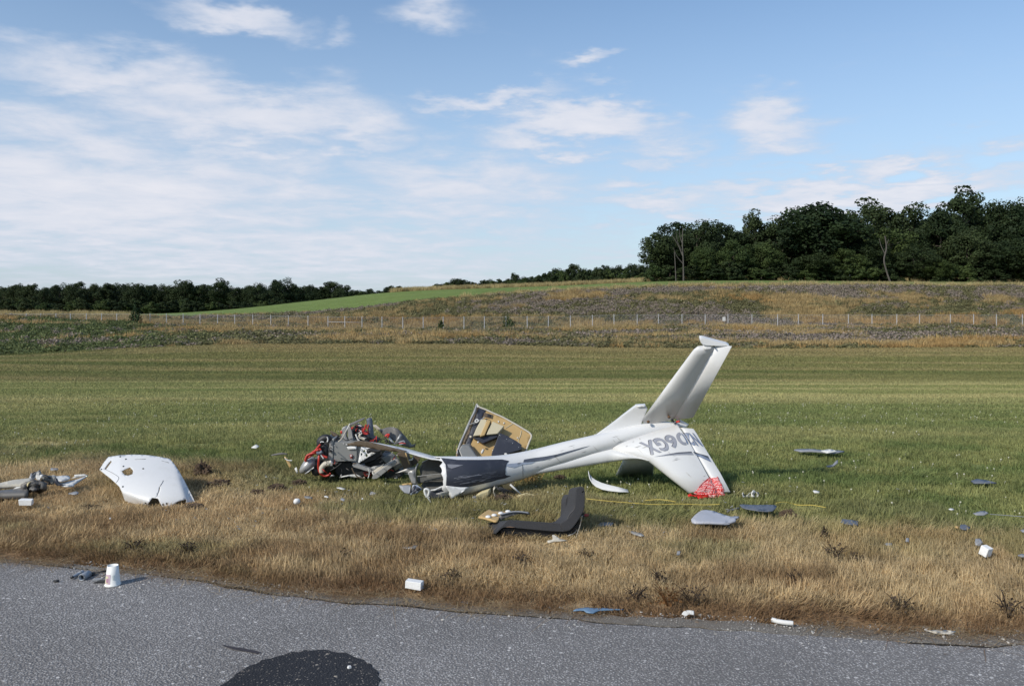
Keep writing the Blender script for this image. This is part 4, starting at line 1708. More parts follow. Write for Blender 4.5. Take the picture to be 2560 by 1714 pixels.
    bv = bvh_of(boom, fin, rud, fillet)
    bo = link('boom', boom, m_white, t, solid=.006, inner=m_inner)
    link('fin_fillet', fillet, m_white, t)
    fo = link('fin', fin, m_white, t)
    ro = link('rudder', rud, m_white, t)

    def decal(nm, poly, m, parent, off=.003, step=7, **kw):
        me = sheet_mesh(nm, poly, lambda x, y: on_surface(bv, x, y, off), step)
        return link(nm, me, m, parent, **kw)
    # ---- painted areas on the boom
    dark = c3([(600, 856), (860, 885), (1150, 886), (1440, 880), (1530, 900), (1500, 930), (1492, 960), (1480, 1000), (1482, 1040), (1478, 1065), (1492, 1085), (1555, 1090), (1480, 1120), (1380, 1140), (1300, 1165), (1200, 1188), (1100, 1212), (1000, 1230), (900, 1240), (800, 1236), (705, 1222), (712, 1080), (700, 950), (660, 895)])
    decal('charcoal_panel', dark, m_charc, bo, .004)
    k = random.Random(5)
    scr = []
    for i in range(26):
        x0 = k.uniform(800, 1250)
        y0 = 1195 - (x0 - 800) * .12 + k.uniform(-95, 12)
        L = k.uniform(60, 260)
        w = k.uniform(1.5, 6)
        scr.append(c3([(x0, y0), (x0 + L, y0 - L * .15 - w * .3), (x0 + L * .9, y0 - L * .13 + w * .5), (x0 + 3, y0 + w)]))
    scr += [c3([(720, 945), (930, 955), (780, 1000), (735, 985)])]
    sms = [sheet_mesh('s', s_, lambda x, y: on_surface(bv, x, y, .0065), 6) for s_ in scr]
    link('scrape_marks', join_mesh(sms), mat('scrape', (.17, .175, .20), .7, var=.3, vscale=20), bo)['kind'] = 'stuff'
    decal('swoosh', c3([(1725, 880), (1860, 858), (1986, 842), (2150, 812), (2420, 740), (2600, 695), (2420, 755), (2200, 825), (1986, 888), (1860, 905), (1712, 916)]), m_navy, bo, .004, 6)
    decal('pale_swoosh', c3([(1508, 938), (1620, 926), (1700, 918), (1790, 914), (1880, 908), (1800, 935), (1700, 945), (1640, 968), (1590, 985), (1500, 968)]), m_paleblue, bo, .004, 6)
    link('panel_seam', tube_mesh([on_surface(bv, x, y, .002) for x, y in c3([(1700, 920), (1704, 970), (1708, 1040), (1712, 1100)])], .0018, 5), m_outline, bo)
    # shadow along the boom's underside edge, painted on in charcoal
    decal('belly_shade_paint', c3([(830, 1378), (860, 1360), (980, 1352), (1100, 1310), (1230, 1255), (1330, 1222), (1300, 1250), (1200, 1300), (1080, 1360), (950, 1390), (850, 1398)]), m_charc, bo, .004, 6)
    # scuffs, hairline cracks and smears on the white skin
    k = random.Random(8)
    sms = []
    for i in range(34):
        x0 = k.uniform(1290, 1770)
        yc = np.interp(x0, [1290, 1413, 1550, 1640, 1700, 1770], [1165, 1130, 1095, 1110, 1150, 1210])
        y0 = yc + k.uniform(-14, 22)
        L, w_ = k.uniform(4, 26), k.uniform(.25, .8)
        a_ = k.choice([-.25, -.3, .75, k.uniform(-1.2, 1.2)])
        dx, dy = math.cos(a_) * L, math.sin(a_) * L
        nx, ny = -math.sin(a_) * w_, math.cos(a_) * w_
        try:
            sms.append(sheet_mesh('s', [(x0, y0), (x0 + dx * .5 + nx, y0 + dy * .5 + ny), (x0 + dx, y0 + dy), (x0 + dx * .5 - nx, y0 + dy * .5 - ny)], lambda x, y: on_surface(bv, x, y, .0025), 4))
        except Exception:
            pass
    link('scuff_marks', join_mesh(sms), mat('scuff_grey', (.34, .33, .31), .8, var=.3, vscale=30), bo)['kind'] = 'stuff'
    # ---- registration, upside down as the tail lies
    qf = cf([(278, 408), (990, 216), (1112, 436), (482, 620)])
    qr = cf([(1008, 226), (1240, 238), (1412, 472), (1122, 432)])
    lay = [('X', qf, 0, .30, fo), ('G', qf, .315, .575, fo), ('6', qf, .59, .825, fo), ('2', qr, .20, .585, ro), ('N', qr, .625, 1.0, ro)]
    def put(me, q, u0, u1, off, grow=0.0):
        for v in me.vertices:
            gx, gy = v.co.x, v.co.y
            if grow:
                gx, gy = gx + grow * .6, gy - grow * .5
            p = quad_map(q, u0 + (u1 - u0) * (1 - gx), gy)
            v.co = on_surface(bv, p.x, p.y, off)
        return me
    def cut(me, lo, hi):
        bm = bmesh.new()
        bm.from_mesh(me)
        for x, keep in ((lo, 1), (hi, -1)):
            bmesh.ops.bisect_plane(bm, geom=bm.verts[:] + bm.edges[:] + bm.faces[:], plane_co=(x, 0, 0), plane_no=(1, 0, 0), clear_inner=keep == 1, clear_outer=keep == -1)
        bm.to_mesh(me)
        bm.free()
        return me
    def refine(me):
        bm = bmesh.new()
        bm.from_mesh(me)
        for a in range(1, 7):
            bmesh.ops.bisect_plane(bm, geom=bm.verts[:] + bm.edges[:] + bm.faces[:], plane_co=(a / 7, 0, 0), plane_no=(1, 0, 0))
        for a in range(1, 5):
            bmesh.ops.bisect_plane(bm, geom=bm.verts[:] + bm.edges[:] + bm.faces[:], plane_co=(0, a / 5, 0), plane_no=(0, 1, 0))
        bm.to_mesh(me)
        bm.free()
        return me
    for ch, q, u0, u1, par in lay:
        me = refine(glyph(ch))
        sh = me.copy()
        onr = par is ro
        lo_ = link('registration_letter', put(me, q, u0, u1, .005), m_letter2 if onr else m_letter, par)
        lo_['label'] = 'upside-down painted character %s of the registration' % ch
        link('letter_edge', put(sh, q, u0, u1, .0035, .07), m_outline, lo_)
    z = glyph('0')
    zl = refine(cut(z.copy(), .46, 1.01))
    zr = refine(cut(z.copy(), -.01, .46))
    for v in zl.vertices:
        v.co.x = (v.co.x - .46) / .54
    for v in zr.vertices:
        v.co.x = v.co.x / .46
    o = link('registration_letter', put(zl, qf, .85, 1.0, .005), m_letter, fo)
    o['label'] = 'part of the painted zero on the fin side of the hinge gap'
    o = link('registration_letter', put(zr, qr, 0.0, .15, .005), m_letter2, ro)
    o['label'] = 'part of the painted zero on the rudder side of the hinge gap'
    decal('swoosh', cf([(530, 650), (780, 602), (960, 574), (1195, 560), (1240, 618), (1100, 614), (960, 616), (780, 627)]), m_letter, fo, .0035, 5)
    decal('swoosh', cf([(700, 620), (960, 575), (1195, 560), (1210, 580), (1000, 590)]), m_outline, fo, .0055, 5)
    decal('swoosh', cf([(1228, 560), (1490, 640), (1555, 748), (1400, 678), (1262, 612)]), m_letter2, ro, .0035, 5)
    decal('swoosh', cf([(1228, 560), (1490, 640), (1515, 690), (1380, 622), (1240, 580)]), m_navy, ro, .0055, 5)
    # ---- the stabiliser half that stands up, with its elevator
    s_root = (P(1603, 1052, 7.60), P(1683, 1043, 7.60), 1.0)
    s_tip = (P(1727, 885, 7.12), P(1779, 876, 7.12), .85)
    s_end = (P(1744, 866, 7.08), P(1784, 866, 7.08), .35)
    me = wing_mesh([s_root, (s_root[0].lerp(s_tip[0], .5), s_root[1].lerp(s_tip[1], .5), .95), s_tip, (P(1735, 874, 7.095), P(1782, 870, 7.095), .7), s_end], .085, .72)
    so = link('stabiliser', me, m_white, t)
    me = wing_mesh([(P(1684, 1044, 7.59), P(1733, 1043, 7.52), 1.0), (P(1785, 869, 7.08), P(1830, 865, 7.03), .9)], .045, 1.0)
    eo = link('elevator', me, m_white, t)
    horn = prism(chaikin(ce([(1243, 50), (1255, 30), (1300, 30), (1420, 65), (1768, 155), (1600, 165), (1480, 160), (1300, 150), (1255, 110)]), 1), 7.045, (0, .05, .02))
    link('balance_horn', horn, m_white, eo, bevel=.008)
    link('broken_tip_rib', px_sheet(ce([(1290, 140), (1460, 165), (1430, 195), (1370, 225), (1310, 225)]), 7.06, 6), m_foam, so, solid=.01)
    for (x, y), nm in ((ce([(397, 1397)])[0], 'hinge_bolt'), (ce([(735, 1320)])[0], 'hinge_bolt')):
        link(nm, tube_mesh([P(x - 1, y - 2, 7.53), P(x, y, 7.50), P(x + 1, y + 2, 7.49)], [.009, .015, .010], 8), m_rust, so)
    link('tip_bolt', tube_mesh([P(1783.5, 865, 7.05), P(1785, 866, 7.03)], .007, 6, curve=False), m_black, so)
    # torn tail-cone fragments behind the hinge
    link('torn_tail_cone', px_sheet(ce([(870, 1360), (930, 1370), (1060, 1435), (1020, 1492), (900, 1485), (860, 1420)]), 7.60, 6), m_white, t, solid=.02)
    link('control_rod', tube_mesh([P(1683, 1056, 7.58), P(1690, 1054.5, 7.56)], .006, 6, curve=False), m_steel, t)
    link('red_rod_end', tube_mesh([P(1691, 1054.5, 7.56), P(1699, 1052.5, 7.54)], .010, 6, curve=False), m_redw, t)
    link('tail_cone_bracket', prism(ce([(760, 1320), (810, 1370), (860, 1420), (830, 1430), (780, 1390)]), 7.57, (0, .03, 0)), m_dark, t)
    # strake on the boom's upper side
    sk = [(1470, 1092), (1492, 1084), (1545, 1048), (1592, 1014), (1614, 1012.5), (1619, 1022), (1605, 1053), (1600, 1072), (1560, 1085), (1510, 1098)]
    link('strake', px_sheet(sk, lambda x, y: 7.56 + .02 * math.sin((y - 1012) / 80 * 3), 7), m_white, t, solid=.05, bevel=.01)
    link('strake_tip', px_sheet(ce([(215, 1140), (300, 1125), (352, 1128), (345, 1155), (225, 1158)]), 7.55, 5), m_foam, t, solid=.03)
    # ---- the other stabiliser half, under the boom
    me = wing_mesh([(P(1575, 1118, 7.66), P(1640, 1108, 7.66), 1), (P(1539, 1187, 8.02), P(1632, 1186, 8.02), .9)], .085, .9)
    link('stabiliser', me, m_white, t, label='stabiliser half hidden in shade under the boom')
    # ---- torn spine of the fuselage that still reaches the cockpit
    ftop = [(866, 1110), (896, 1101.5), (929, 1104), (960, 1109), (989, 1114.5), (1020, 1121), (1049, 1129), (1080, 1138), (1110, 1143), (1150, 1145)]
    rows = []
    for i, (x, y) in enumerate(ftop):
        wd = [.02, .16, .22, .26, .28, .30, .31, .32, .32, .3][i]
        far = 7.72 - .1 * i / 9
        pf = P(x, y, far)
        pn = P(x - 2, y + [1, 1, 2, 3.5, 5.5, 8, 9, 8, 6, 5][i], far - wd)
        mid = pf.lerp(pn, .5) + Vector((0, 0, .003))
        rows.append([pf + Vector((0, .02, -.02)), pf, mid, pn, pn + Vector((0, -.004, -.006))])
    link('torn_spine', grid_mesh(rows), m_white, t, solid=.007, inner=m_brownp)
    link('frayed_spine_edge', px_sheet(c1([(690, 435), (740, 420), (790, 407), (850, 411), (900, 421), (980, 440), (1120, 476), (1195, 494), (1150, 500), (1080, 496), (1020, 490), (950, 480), (880, 466), (800, 455), (740, 450)]), 7.34, 6), m_brownp, t, solid=.02)
    link('purple_trim', px_sheet(c1([(1080, 452), (1200, 492), (1300, 528), (1420, 542), (1490, 560), (1400, 545), (1290, 540), (1180, 505)]), 7.385, 6), m_paleblue, t, solid=.006)
    # ---- inside the mouth: ring frame and panels
    ring = []
    for i in range(40):
        a = 2 * math.pi * i / 40
        ring.append(P(1079 + 38 * math.cos(a) * .98, 1194 - 47 * math.sin(a), 7.36 - .14 * math.cos(a) * 1.0))
    far_edge = [P(x, y, 7.5) for x, y in c3([(345, 930), (318, 980), (305, 1060), (312, 1150), (330, 1205)])]
    link('ring_frame', tube_mesh(far_edge, .008, 6), m_lgrey, t)
    link('inner_shelf', px_sheet(c3([(330, 1108), (520, 1080), (705, 1062), (700, 1140), (520, 1160), (340, 1195)]), lambda x, y: 7.46 - .0004 * (x - 1040), 8), m_inner, t, solid=.008)
    link('inner_stringer', tube_mesh([P(x, y, 7.40) for x, y in c3([(330, 1100), (500, 1078), (700, 1060)])], .004, 5), m_lgrey, t)
    # torn lower skin
    link('torn_skin', px_sheet(c3([(700, 1222), (760, 1228), (900, 1242), (1010, 1240), (880, 1330), (770, 1402), (745, 1330), (748, 1298), (728, 1280)]), lambda x, y: 7.17 + .0006 * (x - 1120), 8), m_white, t, solid=.006, inner=m_inner)
    link('torn_skin', px_sheet(c3([(205, 1045), (300, 1000), (300, 1060), (312, 1150), (325, 1200), (262, 1200), (235, 1120)]), lambda x, y: 7.42, 8), m_lgrey, t, solid=.008, label='grey torn skin flap left of the open mouth')
    link('torn_skin', px_sheet(c3([(90, 1215), (250, 1210), (225, 1330), (160, 1310), (110, 1260)]), lambda x, y: 7.3 - .002 * (y - 1212), 8), m_greypl, t, solid=.008, label='pale blue-grey skin piece on the grass under the mouth')
    link('torn_skin', px_sheet(c3([(270, 1210), (330, 1212), (400, 1262), (330, 1320), (235, 1342), (250, 1290)]), lambda x, y: 7.22, 8), m_paleblue, t, solid=.008)
    link('torn_skin_stripe', px_sheet(c3([(285, 1215), (318, 1225), (250, 1318), (232, 1305)]), lambda x, y: 7.20, 8), m_charc, t, solid=.006)
    link('torn_skin_stripe', px_sheet(c3([(335, 1235), (380, 1262), (262, 1335), (270, 1305)]), lambda x, y: 7.195, 8), m_charc, t, solid=.006)
    link('tan_scrap', px_sheet(c3([(130, 1200), (250, 1180), (270, 1205), (140, 1222)]), 7.4, 6), m_tanp, t, solid=.008)
    link('bent_frame', tube_mesh([P(x, y, 7.12) for x, y in c3([(510, 1440), (470, 1380), (435, 1330), (428, 1275), (455, 1265), (485, 1290), (470, 1360)])], [.004, .008, .011, .011, .010, .010, .008], 6), m_paper, t)
    link('belly_panel', px_sheet(c3([(505, 1280), (600, 1262), (690, 1225), (730, 1285), (745, 1350), (755, 1385), (620, 1392), (500, 1398), (480, 1340)]), lambda x, y: 7.24, 8), m_charc, t, solid=.01)
    link('ragged_edge', tube_mesh([P(x, y, 7.22) for x, y in c3([(505, 1278), (560, 1275), (600, 1255), (640, 1240), (690, 1218)])], [.004, .009, .005, .008, .004], 5), m_paper, t)
    # wreckage hanging below the boom
    link('foam_core_wedge', prism(c3([(1085, 1355), (1150, 1320), (1262, 1285), (1265, 1340), (1190, 1455), (1160, 1450), (1110, 1400)]), 7.2, (.02, .12, 0)), m_yfoam, t, bevel=.008)
    link('foam_core_skin', px_sheet(c3([(1050, 1372), (1090, 1352), (1165, 1455), (1120, 1450)]), 7.19, 6), m_greypl, t, solid=.012)
    rows = []
    for i, (x, y) in enumerate(c3([(1345, 1225), (1325, 1255), (1330, 1300), (1355, 1345), (1400, 1380), (1460, 1398), (1540, 1400), (1610, 1390)])):
        rows.append([P(x, y, 7.2), P(x + 1, y + 5, 7.16)])
    link('bent_strap', grid_mesh(rows), m_beige, t, solid=.004)
    link('strap_end', px_sheet(c3([(1600, 1392), (1640, 1350), (1720, 1325), (1800, 1328), (1885, 1342), (1780, 1370), (1700, 1395)]), lambda x, y: 7.22, 6), m_yfoam, t, solid=.012)
    link('white_rod', tube_mesh([P(x, y, 7.25) for x, y in c3([(1545, 1205), (1685, 1335)])], .008, 6, curve=False), m_paper, t)
    for a, b_ in (((1350, 1235), (1600, 1345)), ((1370, 1255), (1580, 1375)), ((1400, 1240), (1640, 1330))):
        link('black_rod', tube_mesh([P(x, y, 7.23) for x, y in c3([a, b_])], .007, 6, curve=False), m_black, t)
    link('tan_bracket', px_sheet(c3([(1440, 1215), (1600, 1165), (1560, 1280), (1470, 1270)]), 7.36, 7), m_tanp, t, solid=.02)
    FOOT.extend([(base.x, 7.35, .25, .5), (P(1079, 1240, 7.2).x, 7.2, .22, .45), (P(1760, 1235, 7.25).x, 7.2, .18, .5)])
    DSHIFT = None
    return t, bv


# ------------------------------------------------------------------ bandana
def bandana_mat():
    m = bpy.data.materials.new('red_bandana')
    m.use_nodes = True
    t = NT(m.node_tree)
    b = t.n['Principled BSDF']
    tc = t.new('ShaderNodeTexCoord')
    co = tc.outputs['Object']
    v = t.new('ShaderNodeTexVoronoi', feature='DISTANCE_TO_EDGE')
    v.inputs['Scale'].default_value = 85
    t.l.new(t.vmath('ADD', co, t.vmath('MULTIPLY', t.noise(co, 30, 3, .6).outputs['Color'], (.03, .03, .03))), v.inputs['Vector'])
    v2 = t.new('ShaderNodeTexVoronoi', feature='F1')
    v2.inputs['Scale'].default_value = 150
    t.l.new(co, v2.inputs['Vector'])
    wv = t.new('ShaderNodeTexWave', wave_type='RINGS')
    wv.inputs['Scale'].default_value = 9
    wv.inputs['Distortion'].default_value = 3.5
    t.l.new(co, wv.inputs['Vector'])
    w1 = t.mapr(v.outputs['Distance'], .03, .06, 0, 1)
    w2 = t.math('LESS_THAN', v2.outputs['Distance'], .56)
    wh = t.math('MULTIPLY', w1, w2)
    band = t.mapr(wv.outputs['Fac'], .90, .95, 1, 0)
    wh = t.math('MULTIPLY', wh, band)
    c = t.mix(t.math('MULTIPLY', wh, .85), (.56, .020, .022, 1), (.80, .66, .64, 1))
    t.l.new(c, b.inputs['Base Color'])
    b.inputs['Roughness'].default_value = .9
    return m


def build_bandana(bv):
    m = bandana_mat()
    m2 = mat('plain_red_cloth', (.58, .018, .016), .9, var=.12, vscale=30)
    base = G(1775, 1243)
    t = thing('bandana', 'red and white paisley bandana tied over the fin tip', 'bandana', base)
    poly = cf([(1240, 1300), (1330, 1200), (1400, 1120), (1470, 1065), (1530, 1045), (1670, 1018), (1700, 1085), (1745, 1160), (1790, 1280), (1805, 1340), (1700, 1355), (1600, 1385), (1500, 1372), (1290, 1320)])
    def fn(x, y):
        if y < 1230:
            return on_surface(bv, x, y, .009)
        p = on_surface(bv, x, 1229, .009)
        return P(x, y, p.y - .004 - .0012 * (y - 1230)) + Vector((0, -.004 * math.sin(x * .5), 0))
    link('cloth', sheet_mesh('cloth', poly, fn, 5), m, t, solid=.003)
    link('hem', tube_mesh([on_surface(bv, x, y, .011) for x, y in cf([(1250, 1296), (1330, 1200), (1400, 1120), (1470, 1062), (1530, 1042), (1668, 1018)])], .0022, 5), m2, t)
    link('hem', tube_mesh([on_surface(bv, x, y, .011) for x, y in cf([(1640, 1032), (1560, 1100), (1470, 1180), (1420, 1260)])], .0018, 5), m2, t)
    # paisley drop and its bands
    for sc_, wd in ((1.0, .0028), (.55, .0022)):
        ctr = (1650, 1265)
        pts = [(1560, 1320), (1580, 1240), (1650, 1195), (1720, 1205), (1735, 1250), (1690, 1300), (1620, 1340)]
        pts = [(ctr[0] + (a - ctr[0]) * sc_, ctr[1] + (b_ - ctr[1]) * sc_) for a, b_ in pts]
        link('paisley_band', tube_mesh([fn(x, y) + Vector((0, -.003, .001)) for x, y in cf(pts)], wd, 5), m2, t)
    link('folded_end', sheet_mesh('e', cf([(1285, 1325), (1400, 1322), (1500, 1325), (1510, 1372), (1420, 1382), (1325, 1400), (1300, 1360)]), lambda x, y: P(x, y, 7.17) + Vector((0, .01 * math.sin(x), 0)), 5), m2, t, solid=.004)
    link('knot_tail', sheet_mesh('e', cf([(1132, 1325), (1190, 1305), (1205, 1330), (1290, 1338), (1280, 1362), (1200, 1350), (1150, 1365)]), lambda x, y: P(x, y, 7.19) + Vector((0, .01 * math.sin(x * .7), 0)), 5), m2, t, solid=.004)
    FOOT.append((base.x - .05, 7.12, .2, .35))


# ------------------------------------------------------------------ engine and cockpit heap
def build_engine():
    D0 = 7.95
    t = thing('engine_and_cockpit_wreck', 'heap of engine, grey box, red hoses and torn cockpit parts at the broken nose', 'aircraft wreck', G(860, 1192))
    def pr(nm, pts, d, dep, m, bevel=.0025, tilt=0.0, label=None, par=None):
        return link(nm, prism(c2(pts), d, (tilt, dep, 0)), m, par or t, bevel=bevel, label=label)
    def sh(nm, pts, d, m, thick=.008, par=None, inner=None, label=None, step=7):
        dd = d if callable(d) else (lambda x, y: d)
        return link(nm, px_sheet(c2(pts), dd, step), m, par or t, solid=thick, inner=inner, label=label)
    def tb(nm, pts, d, r, m, par=None, seg=8, label=None):
        w = []
        for i, p in enumerate(pts):
            x, y = c2([p[:2]])[0]
            w.append(P(x, y, d + (p[2] if len(p) > 2 else 0)))
        return link(nm, tube_mesh(w, r, seg, curve=len(w) > 2), m, par or t, label=label)
    # grey equipment box
    bx = pr('equipment_box', [(945, 525), (1315, 518), (1300, 815), (1215, 812), (935, 822)], 7.80, .30, m_grey, label='grey sheet-metal box at the centre of the heap')
    pr('box_flange', [(865, 765), (872, 640), (890, 510), (942, 462), (960, 470), (944, 525), (933, 822), (905, 812)], 7.79, .22, m_lgrey, par=bx)
    pr('box_lip', [(1312, 520), (1332, 590), (1372, 598), (1330, 850), (1295, 850), (1302, 800)], 7.82, .2, m_grey, par=bx)
    sh('paper_label', [(1152, 592), (1303, 588), (1300, 638), (1172, 636)], 7.785, m_foam, .003, bx)
    sh('red_label', [(1198, 716), (1238, 712), (1242, 768), (1204, 770)], 7.786, mat('red_label', (.33, .03, .03), .5), .003, bx)
    sh('red_label_window', [(1208, 722), (1230, 720), (1232, 748), (1210, 750)], 7.780, m_paper, .002, bx)
    for (x, y) in ((965, 575), (962, 795), (1285, 560), (1275, 790), (905, 612), (895, 660), (910, 560), (1100, 545)):
        q = c2([(x, y)])[0]
        link('rivet', tube_mesh([P(q[0], q[1], 7.789), P(q[0], q[1], 7.778)], .0045, 7, curve=False), m_steel if x > 930 else m_rust, bx)
    tb('latch', [(880, 665), (905, 655), (918, 675)], 7.775, .010, m_black, bx)
    # white rack with openings
    sh2 = c2([(1372, 600), (1585, 620), (1600, 690), (1500, 745), (1335, 845), (1330, 820)])
    holes = [c2([(1402, 655), (1425, 640), (1440, 660), (1412, 690)]), c2([(1480, 645), (1520, 640), (1530, 668), (1492, 690)]), c2([(1370, 700), (1388, 685), (1395, 715), (1365, 740)]), c2([(1432, 715), (1462, 700), (1480, 735), (1452, 755)])]
    link('slotted_rack', px_sheet(sh2, 7.80, 6, holes), m_foam, t, solid=.02)
    pr('rack_tray', [(1335, 850), (1600, 690), (1700, 660), (1690, 720), (1560, 800), (1360, 870)], 7.84, .2, m_black)
    tb('black_grip', [(1500, 690), (1490, 655), (1540, 648), (1620, 660), (1700, 640)], 7.74, [.016, .022, .018, .016, .012], m_black)
    # frame bars of the seat pan
    pr('frame_beam', [(1235, 868), (1300, 870), (1510, 930), (1545, 980), (1520, 985), (1250, 905)], 7.72, .06, m_lgrey)
    ch = pr('channel_beam', [(1538, 1080), (1560, 1020), (1880, 800), (1918, 835), (1910, 860), (1620, 1080), (1560, 1092)], 7.62, .04, m_lgrey)
    pr('channel_flange', [(1545, 985), (1700, 880), (1705, 900), (1880, 800), (1562, 1022)], 7.66, .1, m_beige, par=ch)
    sh('sheet_panel', [(1490, 930), (1560, 895), (1700, 870), (1640, 930), (1560, 990)], 7.75, m_grey)
    for i in range(3):
        q = c2([(1620 + i * 110, 1010 - i * 75)])[0]
        link('rivet', tube_mesh([P(q[0], q[1], 7.612), P(q[0], q[1], 7.60)], .004, 6, curve=False), m_dark, ch)
    # brown laminate panels and grey skins near the mouth
    pr('brown_panel', [(1925, 700), (2040, 665), (2130, 880), (2140, 920), (2060, 955), (2030, 930)], 7.62, .16, m_brownp)
    sh('laminate_edge', [(2050, 690), (2065, 685), (2125, 860), (2110, 870)], 7.60, m_tanp)
    sh('torn_skin', [(1680, 760), (1850, 690), (1920, 740), (2000, 880), (1880, 900), (1740, 830)], lambda x, y: 7.9 + .001 * (x - 970), m_grey)
    sh('torn_skin', [(1830, 800), (1930, 780), (2020, 905), (1900, 960), (1870, 900)], 7.8, m_lgrey, label='light grey torn skin beside the brown panel')
    sh('torn_skin', [(1900, 1000), (2010, 955), (2090, 920), (2230, 905), (2210, 1160), (2140, 1150), (2100, 1000), (2040, 985)], 7.55, m_lgrey, label='pale torn skin reaching to the open mouth')
    tb('torn_cable', [(2110, 800), (2160, 790), (2170, 760)], 7.55, .006, m_paper)
    pr('bulkhead', [(2050, 950), (2240, 850), (2300, 740), (2240, 700), (2160, 760)], 7.72, .1, m_brownp)
    # black cavities, their darkness put in as solid black blocks
    pr('black_cavity_block', [(930, 830), (1215, 818), (1240, 870), (1420, 940), (1500, 1010), (1380, 1075), (1050, 1085), (960, 1000)], 7.92, .35, m_black, .02)
    pr('black_cavity_block', [(1400, 850), (1690, 720), (1850, 800), (1780, 880), (1560, 960), (1480, 930)], 7.95, .3, m_black, .02)
    pr('black_cavity_block', [(1700, 930), (1880, 860), (1990, 960), (2000, 1080), (1800, 1100), (1680, 1040)], 8.0, .2, m_black, .02)
    # engine block with cylinders
    eb = pr('engine_block', [(745, 520), (800, 480), (880, 520), (870, 760), (930, 830), (900, 1010), (740, 1030), (590, 1000), (640, 780), (730, 700)], 7.95, .40, m_dark, .03)
    for k, (x, y, r) in enumerate(((700, 860, .055), (810, 920, .06), (690, 960, .05), (880, 900, .045))):
        q = c2([(x, y)])[0]
        ms = []
        for j in range(5):
            ms.append(tube_mesh([P(q[0], q[1], 7.94 - .03 * j), P(q[0] - .4, q[1], 7.925 - .03 * j)], r, 14, curve=False))
        ms.append(tube_mesh([P(q[0], q[1], 8.0), P(q[0] - 1, q[1], 7.78)], r * .72, 12, curve=False))
        link('finned_cylinder', join_mesh(ms), m_dark, eb)
    tb('intake_hose', [(745, 610), (745, 520), (790, 470), (850, 455), (900, 500)], 7.80, [.03, .036, .036, .034, .028], m_black)
    tb('hose_clamp', [(848, 440), (862, 480), (852, 520)], 7.755, .006, m_paper)
    tb('hose_clamp', [(742, 525), (770, 515), (800, 522)], 7.755, .005, m_paper)
    tb('breather_hose', [(760, 620), (800, 600), (830, 640), (820, 720)], 7.80, .03, m_black)
    # red hoses
    for pts in ([(745, 560), (690, 625), (640, 690), (590, 740), (540, 770), (515, 815)], [(720, 640), (660, 655), (600, 700), (540, 730), (512, 800)], [(700, 700), (640, 690), (570, 715), (535, 770)],
                [(730, 650), (722, 780), (715, 900), (735, 985), (790, 1035), (860, 1035), (905, 1000)], [(755, 690), (790, 730), (850, 760)], [(700, 640), (735, 625), (760, 680)]):
        tb('red_hose', [(a, b_, random.uniform(-.03, .02)) for a, b_ in pts], 7.74, .0105, m_red)
    tb('hose_joint', [(690, 690), (740, 690), (775, 665)], 7.72, .017, m_slate)
    tb('white_cable', [(745, 700), (770, 740), (795, 775)], 7.72, .006, m_paper)
    tb('exhaust_elbow', [(765, 990), (765, 920), (810, 865), (880, 850), (920, 830)], 7.74, [.024, .027, .027, .025, .022], m_beige)
    tb('exhaust_flange', [(905, 815), (925, 850), (915, 885)], 7.73, .012, m_steel)
    # silver filter body / spinner part
    bm = bmesh.new()
    bmesh.ops.create_uvsphere(bm, u_segments=20, v_segments=12, radius=1)
    q = c2([(550, 885)])[0]
    for v in bm.verts:
        v.co = Vector((v.co.x * .095 + v.co.z * .012, v.co.y * .08, v.co.z * .058 * (1 + .25 * v.co.x)))
    bm.transform(Matrix.Translation(P(q[0], q[1], 7.80)) @ Matrix.Rotation(R(-38), 4, 'Y'))
    me = bpy.data.meshes.new('m')
    bm.to_mesh(me)
    bm.free()
    me.polygons.foreach_set('use_smooth', [True] * len(me.polygons))
    link('airbox_shell', me, m_lgrey, t)
    tb('dark_band', [(500, 945), (545, 985), (610, 940)], 7.73, .010, m_dark)
    sh('airbox_lid', [(515, 800), (560, 775), (625, 780), (640, 840), (585, 850), (520, 845)], 7.76, m_grey)
    sh('metal_strip', [(500, 1010), (640, 905), (650, 915), (520, 1012)], 7.7, m_paper)
    # loose bits on the left foot
    sh('tan_shard', [(185, 745), (215, 750), (300, 870), (285, 920), (265, 912)], lambda x, y: 7.85, m_tanp, label='tan splinter standing in the grass left of the engine')
    sh('white_shard', [(345, 930), (375, 905), (400, 1000), (385, 1010)], 7.8, m_paper)
    tb('white_wire', [(200, 770), (240, 800), (310, 805)], 7.84, .005, m_paper)
    # upper cluster: cabinet, columns, wiring, blade
    sh('cabinet_side', [(1062, 380), (1085, 300), (1145, 272), (1160, 330), (1140, 420), (1180, 520), (1110, 515), (1075, 450)], 7.9, m_lgrey, .05)
    pr('silver_column', [(1165, 310), (1200, 275), (1222, 330), (1258, 515), (1188, 520), (1170, 420)], 7.88, .06, m_lgrey)
    pr('top_blade', [(1172, 258), (1230, 235), (1330, 190), (1412, 165), (1390, 190), (1320, 225), (1270, 260), (1215, 270)], 7.86, .12, m_dgrey, .004, label='dark flat blade sticking out at the top of the heap')
    tb('upright_duct', [(1497, 160), (1512, 290), (1525, 425)], 7.9, [.028, .030, .030], m_slate)
    sh('duct_lip', [(1460, 200), (1480, 150), (1515, 148), (1535, 200), (1545, 420), (1500, 430)], 7.93, m_dgrey, .02)
    pr('dark_console', [(1230, 300), (1290, 260), (1380, 320), (1400, 380), (1470, 430), (1640, 500), (1640, 525), (1320, 525), (1250, 430)], 7.98, .15, m_black, .01)
    rr = random.Random(3)
